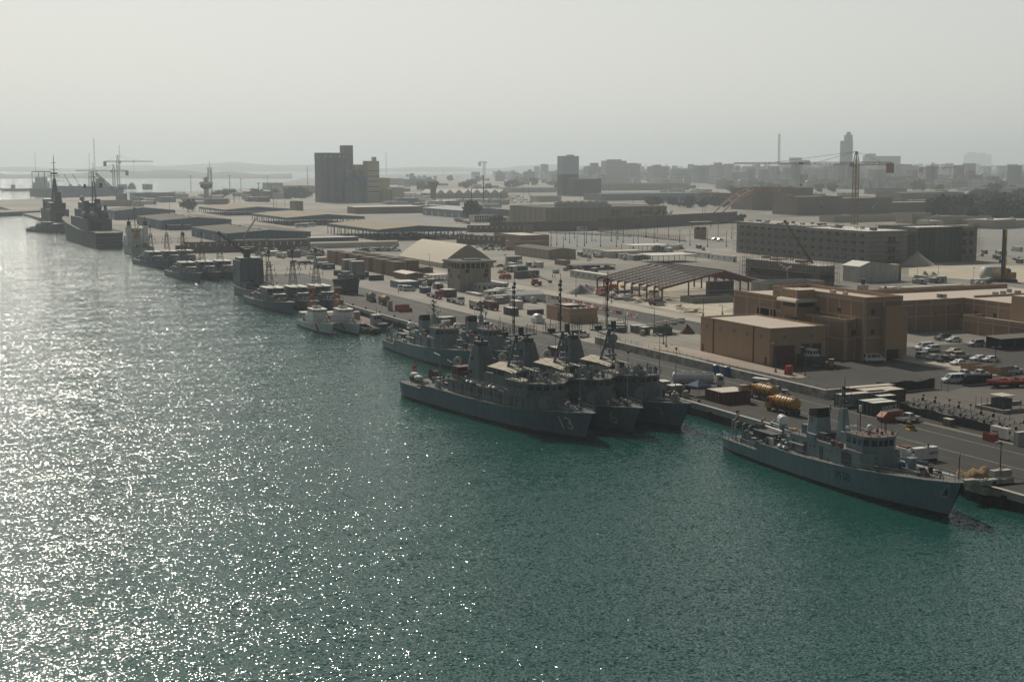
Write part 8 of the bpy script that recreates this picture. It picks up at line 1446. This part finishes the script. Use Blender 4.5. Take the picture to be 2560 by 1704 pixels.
while n_<290:
 u=rr.triangular(860,2600,2100);v=434+44*rr.random()**1.3
 if u<1400 and v<446:continue
 if 1270<u<1860 and v>462:continue
 if u<1300 and(v>455):continue
 if 1790<u and v>470:continue
 k=rr.choice((0,0,1,1,2,3));me,lab,grp=protos[k];q=g((u,v));s_=rr.uniform(.8,1.9);solid('city_house',me,lab,'house',(q.x,q.y,GZ),rr.uniform(-.5,.5),grp,sc=(s_,s_,s_*rr.uniform(.7,1.8)));n_+=1
mb=MB();rr=random.Random(31)
for i in range(3200):
 u=rr.triangular(1150,2750,2250);v=421+52*rr.random()**1.5
 if u<1450 and(v<437 or v>452):continue
 if u<1800 and v>458:continue
 q=g((u,v));a,b_,c_=rr.uniform(5,12),rr.uniform(5,12),rr.uniform(5,20) if rr.random()<.9 else rr.uniform(22,50);mb.box(q.x-a,q.x+a,q.y-b_,q.y+b_,GZ,GZ+c_,F1[rr.choice((0,0,1,1,2,3))],concl)
solid('distant_city',mb,None,None,kind='stuff')
for p in(zN(722,500),zN(215,490)):q=g(p);mb=MB();mb.lathe([(6,0),(6,3),(5.4,6),(3.5,8.6),(.3,10)],(0,0,9),offw,14);mb.box(-7,7,-7,7,0,9,fbeige);solid('domed_house',mb,'pale domed building among the brown compounds','building',(q.x,q.y,GZ),0,'domed buildings of the compounds')
def tree_proto(seed,leaf,h=8,r=4.4,n=820,palm=False):
 rr=random.Random(seed);tr=MB();tr.tube((0,0,0),(0,0,h*.45),.32,bark,6,.2);cr=MB()
 if palm:
  tr=MB();tr.tube((0,0,0),(.3,0,h*.85),.3,bark,6,.22)
  for i in range(18):
   a=rr.uniform(0,6.28);el=rr.uniform(-.5,1.0);p=Vector((.3,0,h*.85));d=Vector((math.cos(a),math.sin(a),el));sd=Vector((-math.sin(a),math.cos(a),0))*.45
   pts=[p+d*(k*.8)-Vector((0,0,.14*k*k)) for k in range(5)];cr.sheet([[q_-sd*(1-k/5) for k,q_ in enumerate(pts)],[q_+sd*(1-k/5) for k,q_ in enumerate(pts)]],leaf)
  return tr.mesh('trunk'),cr.mesh('crown')
 cl=[(Vector((rr.gauss(0,r*.42),rr.gauss(0,r*.42),h*rr.uniform(.24,.84))),rr.uniform(.34,.6)*r) for _ in range(13)]
 for c_,_ in cl[:6]:tr.tube((0,0,h*.4),c_,.13,bark,4,.05)
 for i in range(n):
  c_,cr_=rr.choice(cl);d=Vector((rr.gauss(0,1),rr.gauss(0,1),rr.gauss(0,.8))).normalized()*cr_*rr.uniform(.55,1.05);p=c_+d;a=Vector((rr.gauss(0,1),rr.gauss(0,1),rr.gauss(0,1))).normalized();b_=a.orthogonal().normalized();s_=rr.uniform(.45,.95)
  cr.add([p+a*s_,p+b_*s_*.7,p-a*s_,p-b_*s_*.7],[(0,1,2,3)],leaf)
 return tr.mesh('trunk'),cr.mesh('crown')
TP=[tree_proto(1,leafa),tree_proto(2,leafb),tree_proto(3,leafa,7.5,5.0,860),tree_proto(4,leafb,9,3,0,True)]
TN=('broad_tree','broad_tree','broad_tree','palm_tree')
def tree(k,q,s_,label,group):
 t=thing(TN[k],label,'palm tree' if k==3 else 'tree',(q.x,q.y,GZ),rnd.uniform(0,6),group);t.scale=(s_,s_,s_*rnd.uniform(.8,1.15));part('trunk',TP[k][0],t);part('crown',TP[k][1],t)
rr=random.Random(77)
for i in range(120):
 u=rr.uniform(2330,2620);v=rr.uniform(488,557) if u>2420 else rr.uniform(526,548)
 if u<2420 and rr.random()<.4:u+=150
 tree(rr.choice((0,0,2)),g((u,v)),rr.uniform(1.3,2.2),'dark leafy tree in the green park at the right edge','trees of the green park')
for i in range(44):
 u=rr.uniform(1620,1900);tree(rr.choice((0,1,2)),g((u,rr.uniform(506,520)+(u-1620)*.0)),rr.uniform(.8,1.3),'dark tree in the belt right of the beige warehouse','trees right of the beige warehouse')
for i in range(40):
 u=rr.uniform(1790,2560);tree(rr.choice((0,0,2)),g((u,rr.uniform(462,482))),rr.uniform(1.2,2.2),'dark tree among the houses below the city towers','trees below the city towers')
for i in range(30):
 u=rr.uniform(1020,1420);tree(rr.choice((0,1)),g((u,rr.uniform(447,478))),rr.uniform(1.2,2.3),'dark tree between the far sheds left of the hotel','trees among the far sheds')
for i in range(16):tree(rr.choice((0,2)),g((rr.uniform(715,785),rr.uniform(488,498))),rr.uniform(1.2,1.8),'dark tree left of the silos','trees left of the silos')
for i in range(10):tree(1,g((rr.uniform(540,700),rr.uniform(486,494))),rr.uniform(1,1.6),'tree in the row behind the port tower','trees behind the port tower')
for k,p,s_,lab in((1,zO(1320,815),1.9,'large grey green tree before the long blue grey shed'),(1,zO(1600,868),1.1,'small tree in front of the cream house'),(1,zO(1530,868),.8,'small bush like tree left of the one by the cream house'),(3,zN(830,690),1.2,'palm tree before the brown compound, left one'),(3,zN(1237,700),1.4,'palm tree before the brown compound, right one'),(0,zO(900,580),2.2,'dark tree left of the brown watch tower'),(0,zO(1580,405),2.4,'round tree on the far skyline'),(3,zA(1480,770),2.2,'dark palm clump on the far left quay'),(1,zC(150,930),1.6,'tree at the end of the far blue warehouse'),(0,zN(210,745),.9,'small round tree left of the grey block')):tree(k,g(p),s_,lab,None)
rr=random.Random(55);n_=0
for(u0,u1,v0,v1,n,ms) in((330,720,486,512,26,(fblue,fbeige,fpale,fwhite,fbrown)),(960,1270,462,522,34,(fblue,fbeige,fpale,fwhite)),(1660,1800,470,500,10,(fbeige,fpale,fblue)),(2280,2560,556,575,9,(fbeige,fpale)),(1800,2300,488,520,16,(fbrown,fbeige)),(2290,2600,470,500,16,(fbrown,fbeige,fpale))):
 for i in range(n):
  p=(rr.uniform(u0,u1),rr.uniform(v0,v1));q=g(p);lx,ly,h=rr.uniform(9,34),rr.uniform(8,22),rr.uniform(3.2,7.5);m_=rr.choice(ms);mb=MB();mb.box(0,lx,0,ly,0,h,m_,rr.choice((croofw,croof,lgreyc)));mb.box(lx*.2,lx*.3,ly*.3,ly*.5,h,h+1.2,m_)
  solid('port_shed',mb,'small low flat shed in the hazy '+('port left of the silos' if u0<400 else 'port right of the silos' if u0<1000 else 'quarter right of the beige warehouse' if u0<1700 else 'ground right of the netted block' if v0>550 else 'compounds below the city'),'shed',(q.x,q.y,GZ),rr.choice((0,0,.3,-.2)),'small sheds, %d'%u0 if 0 else 'low sheds of the far port' if u0<1000 else 'low sheds below the city')
for i in range(46):
 u=rr.uniform(300,760) if i<20 else rr.uniform(1000,1800);v=rr.uniform(480,540) if i<20 else rr.uniform(470,560);q=g((u,v));h=rr.uniform(11,19);mb=MB();mb.tube((0,0,0),(0,0,h),.22,polem,4,.12);mb.cbox((0,0,h),(1.8,.5,.3),greyd);solid('light_pole',mb,'thin light pole among the hazy sheds '+('left of the silos' if i<20 else 'right of the silos'),'street lamp',(q.x,q.y,GZ),0,'light poles of the far port')
def proto(parts_):
 return[(n_,mb.mesh(n_)) for n_,mb in parts_]
def put(name,label,cat,P,p,rz,group,sc=1):
 q=g(p) if len(p)==2 else p;t=thing(name,label,cat,(q[0],q[1],GZ),rz,group)
 if sc!=1:t.scale=(sc,sc,sc)
 for n_,me in P:part(n_,me,t)
 return t
def quad_pts(c_,n,seed):
 rr=random.Random(seed);P=[g(x) for x in c_]
 for _ in range(n):u,v=rr.random(),rr.random();yield P[0].lerp(P[1],u).lerp(P[3].lerp(P[2],u),v),rr
def b1(*bx):
 mb=MB();[mb.box(*q) for q in bx];return mb
drum=MB();[drum.lathe([(1.0,y),(1.0,y+.1)],(0,0,1.0),bark,14,'y') for y in(-.6,.5)];core=MB();core.lathe([(.6,-.5),(.6,.5)],(0,0,1.0),black,12,'y')
pal=MB();[pal.box(-.6,.6,y,y+.18,0,.12,bark) for y in(-.6,-.1,.42)];pal.box(-.6,.6,-.6,.6,.12,.18,bark);load=MB();load.box(-.55,.55,-.55,.55,.18,1.25,beigec,croof);load.box(-.5,.2,-.5,.5,1.25,1.6,offw)
gen=b1((-1.5,1.5,-.6,.6,.4,1.7,offw,croofw));skd=b1((-1.6,1.6,-.5,.5,.1,.4,black));exh=MB();exh.lathe([(.1,0),(.1,.5)],(.8,0,1.7),rust,6)
mast_=MB();mast_.tube((0,0,1),(0,0,7),.1,steel,5,.06);lh_=MB();[lh_.cbox((x,0,7),(.5,.3,.4),greyl) for x in(-.8,-.25,.25,.8)];bs_=b1((-.9,.9,-.6,.6,.3,1.3,amber));whl=MB();[whl.lathe([(.3,-.1),(.3,.1)],(0,y,.3),black,10,'y') for y in(-.7,.7)]
bx_=b1((-1.5,1.5,-1.1,1.1,.1,2.2,lgreyc,croofw));bd_=b1((-1.55,-1.5,-.5,.5,.15,2.0,greyd));cab_=b1((-3,3,-1.2,1.2,.2,2.7,offw,croofw));cw_=b1((-1.9,-1.0,-1.24,-1.2,1.2,2.0,glass));cd_=b1((.4,1.2,-1.24,-1.2,.25,2.2,greyd));ac_=b1((1.9,2.7,-1.5,-1.2,1.3,1.9,lgreyc))
tnk=MB();tnk.lathe([(.1,0),(1.0,.05),(1.0,1.8),(.3,2.1)],(0,0,.1),offw,12);tst=b1((-1,1,-1,1,0,.12,bark))
scr=MB();rr=random.Random(5);[scr.cbox((rr.uniform(-1.6,1.6),rr.uniform(-1.2,1.2),rr.uniform(.1,.8)),(rr.uniform(.3,1.6),rr.uniform(.2,.9),rr.uniform(.1,.4)),rr.choice((rust,steel,greyd,bark,concl,redb)),rr.uniform(0,3)) for _ in range(26)]
pip=MB();[pip.tube((-3,-.8+.4*i+.2*(k%2),.2+.36*k),(3,-.8+.4*i+.2*(k%2),.2+.36*k),.18,steel if k else rust,7) for k in range(3) for i in range(5-k)]
KP={'cable_drum':('cable drum',proto((('flange',drum),('core',core))),'large wooden cable drum standing %s'),'pallet':('pallet',proto((('deck',pal),('load',load))),'loaded wooden pallet standing %s'),'generator_set':('generator',proto((('housing',gen),('skid',skd),('exhaust',exh))),'small white generator set standing %s'),'light_tower':('light tower',proto((('mast',mast_),('lamp_head',lh_),('body',bs_),('wheel',whl))),'yellow mobile light tower standing %s'),'store_box':('storage box',proto((('body',bx_),('door',bd_))),'grey steel store box standing %s'),'office_cabin':('cabin',proto((('body',cab_),('window',cw_),('door',cd_),('air_conditioner',ac_))),'dirty white office cabin standing %s'),'water_tank':('tank',proto((('shell',tnk),('base',tst))),'white plastic water tank standing %s'),'scrap_pile':('pile',proto((('scrap',scr),)),'untidy pile of scrap lying %s'),'pipe_stack':('pipes',proto((('pipes',pip),)),'stack of steel pipes lying %s')}
AREAS=(((zE(1190,1010),zE(1500,1075),zE(1430,960),zE(1180,960)),0,(),''),((zE(1130,850),zE(1400,900),zE(1400,840),zE(1140,800)),9,('pallet','store_box','water_tank','cable_drum'),'left of the old control tower'),((zE(1640,985),zE(2300,1100),zE(2350,1000),zE(1900,900)),24,('store_box','office_cabin','pallet','scrap_pile','water_tank','generator_set'),'among the stores by the tan compound'),((zL(780,985),zL(1500,1000),zL(1500,940),zL(800,930)),22,('scrap_pile','store_box','office_cabin','pipe_stack','generator_set','water_tank'),'in the cluttered yard behind the dark car port'),((zL(1020,1330),zL(1600,1440),zL(1640,1260),zL(1080,1230)),26,('scrap_pile','pipe_stack','pallet','scrap_pile','generator_set','light_tower'),'under the front of the steel frame'),((zL(480,1120),zL(960,1180),zL(980,1080),zL(560,1060)),9,('light_tower','pallet','generator_set','store_box'),'on the open grey site yard'),((zE(1870,720),zE(2330,760),zE(2330,640),zE(1900,650)),12,('store_box','scrap_pile','office_cabin','pallet','light_tower'),'on the yard right of the hangar'),((zL(1520,905),zL(2080,945),zL(2100,870),zL(1560,850)),16,('office_cabin','store_box','water_tank','scrap_pile'),'among the cabins beyond the steel frame'),((zK(470,470),zK(1900,520),zK(1900,430),zK(500,400)),18,('store_box','generator_set','scrap_pile','light_tower','water_tank','office_cabin'),'along the site fence behind the barracks'),((zF(60,330),zF(640,430),zF(700,400),zF(120,300)),0,(),''),((zG(760,560),zG(1240,640),zG(1260,570),zG(800,520)),9,('pallet','store_box','scrap_pile','cable_drum'),'on the yard beyond the block wall'),((zM(2000,470),zM(2340,480),zM(2340,360),zM(2060,380)),14,('office_cabin','store_box','scrap_pile','water_tank'),'beside the netted block'),((zO(1150,850),zO(1350,880),zO(1350,835),zO(1140,815)),7,('store_box','office_cabin'),'near the white house by the beige warehouse'),((zB(1550,760),zB(1900,830),zB(1950,790),zB(1600,730)),6,('store_box','generator_set','pallet'),'beside the huts near the crane ship'),((zD(800,330),zD(1150,420),zD(1180,380),zD(820,300)),0,(),''),((zG(1320,1150),zG(1640,1250),zG(1700,1215),zG(1380,1120)),8,('pallet','store_box','generator_set','cable_drum','pallet'),'on the quay beside the innermost minesweeper'),((zF(560,500),zF(1240,620),zF(1290,580),zF(640,470)),15,('pallet','store_box','generator_set','cable_drum','scrap_pile'),'on the quay behind the moored minehunters'),((zD(330,130),zD(740,180),zD(760,150),zD(380,110)),7,('pallet','store_box','generator_set'),'on the far apron by the perimeter wall'))
for i,(c_,n,kinds,where) in enumerate(AREAS):
 for q,rr in quad_pts(c_,n,100+i) if n else():
  k=rr.choice(kinds);cat,P,lab=KP[k];put(k,lab%where,cat,P,q,rr.uniform(0,3.1) if k not in('office_cabin','store_box') else rr.choice((0,1.571))+rr.uniform(-.08,.08),'%s things %s'%(cat,where))
bo=MB();bo.lathe([(.28,0),(.26,.45),(.42,.5),(.42,.65),(.1,.7)],(0,0,0),rust,10);bm_=bo.mesh('bollard')
y=135
while y<760:solid('bollard',bm_,'rusty mooring bollard in the row along the quay edge','bollard',(QX+1.6,y,GZ),0,'bollards along the quay');y+=14
def gangway(label,a,b_):
 d=b_-a;L=d.length;t=thing('gangway',label,'gangway',a,math.atan2(d.y,d.x));dz=d.z/L;mb=MB();xprism(mb,[(0,0),(L,d.z),(L,d.z-.2),(0,-.2)],-.6,.6,steel);part('walkway',mb,t);mb=MB();[rail(mb,[(0,s_*.55,0),(L,s_*.55,d.z)],steel,1.0,1.2) for s_ in(-1,1)];part('hand_rail',mb,t)
gangway('aluminium gangway from the quay to the near minehunter',Vector((QX+4,184,GZ+.1)),Vector((147.5,186,4.0)));gangway('aluminium gangway from the quay to the innermost minesweeper',Vector((QX+4,262,GZ+.1)),Vector((147.5,258,4.6)))
pl=mat('worn white road paint',(.34,.33,.30),.85,.35,.6);mb=MB()
for x in(QX+14,QX+23):mb.box(x,x+.15,150,610,GZ+.013,GZ+.018,pl)
for i in range(60):mb.box(RX0-5.2,RX0-5.05,255+i*8,259+i*8,GZ+.015,GZ+.02,pl)
solid('road_markings',mb,None,None,kind='structure')
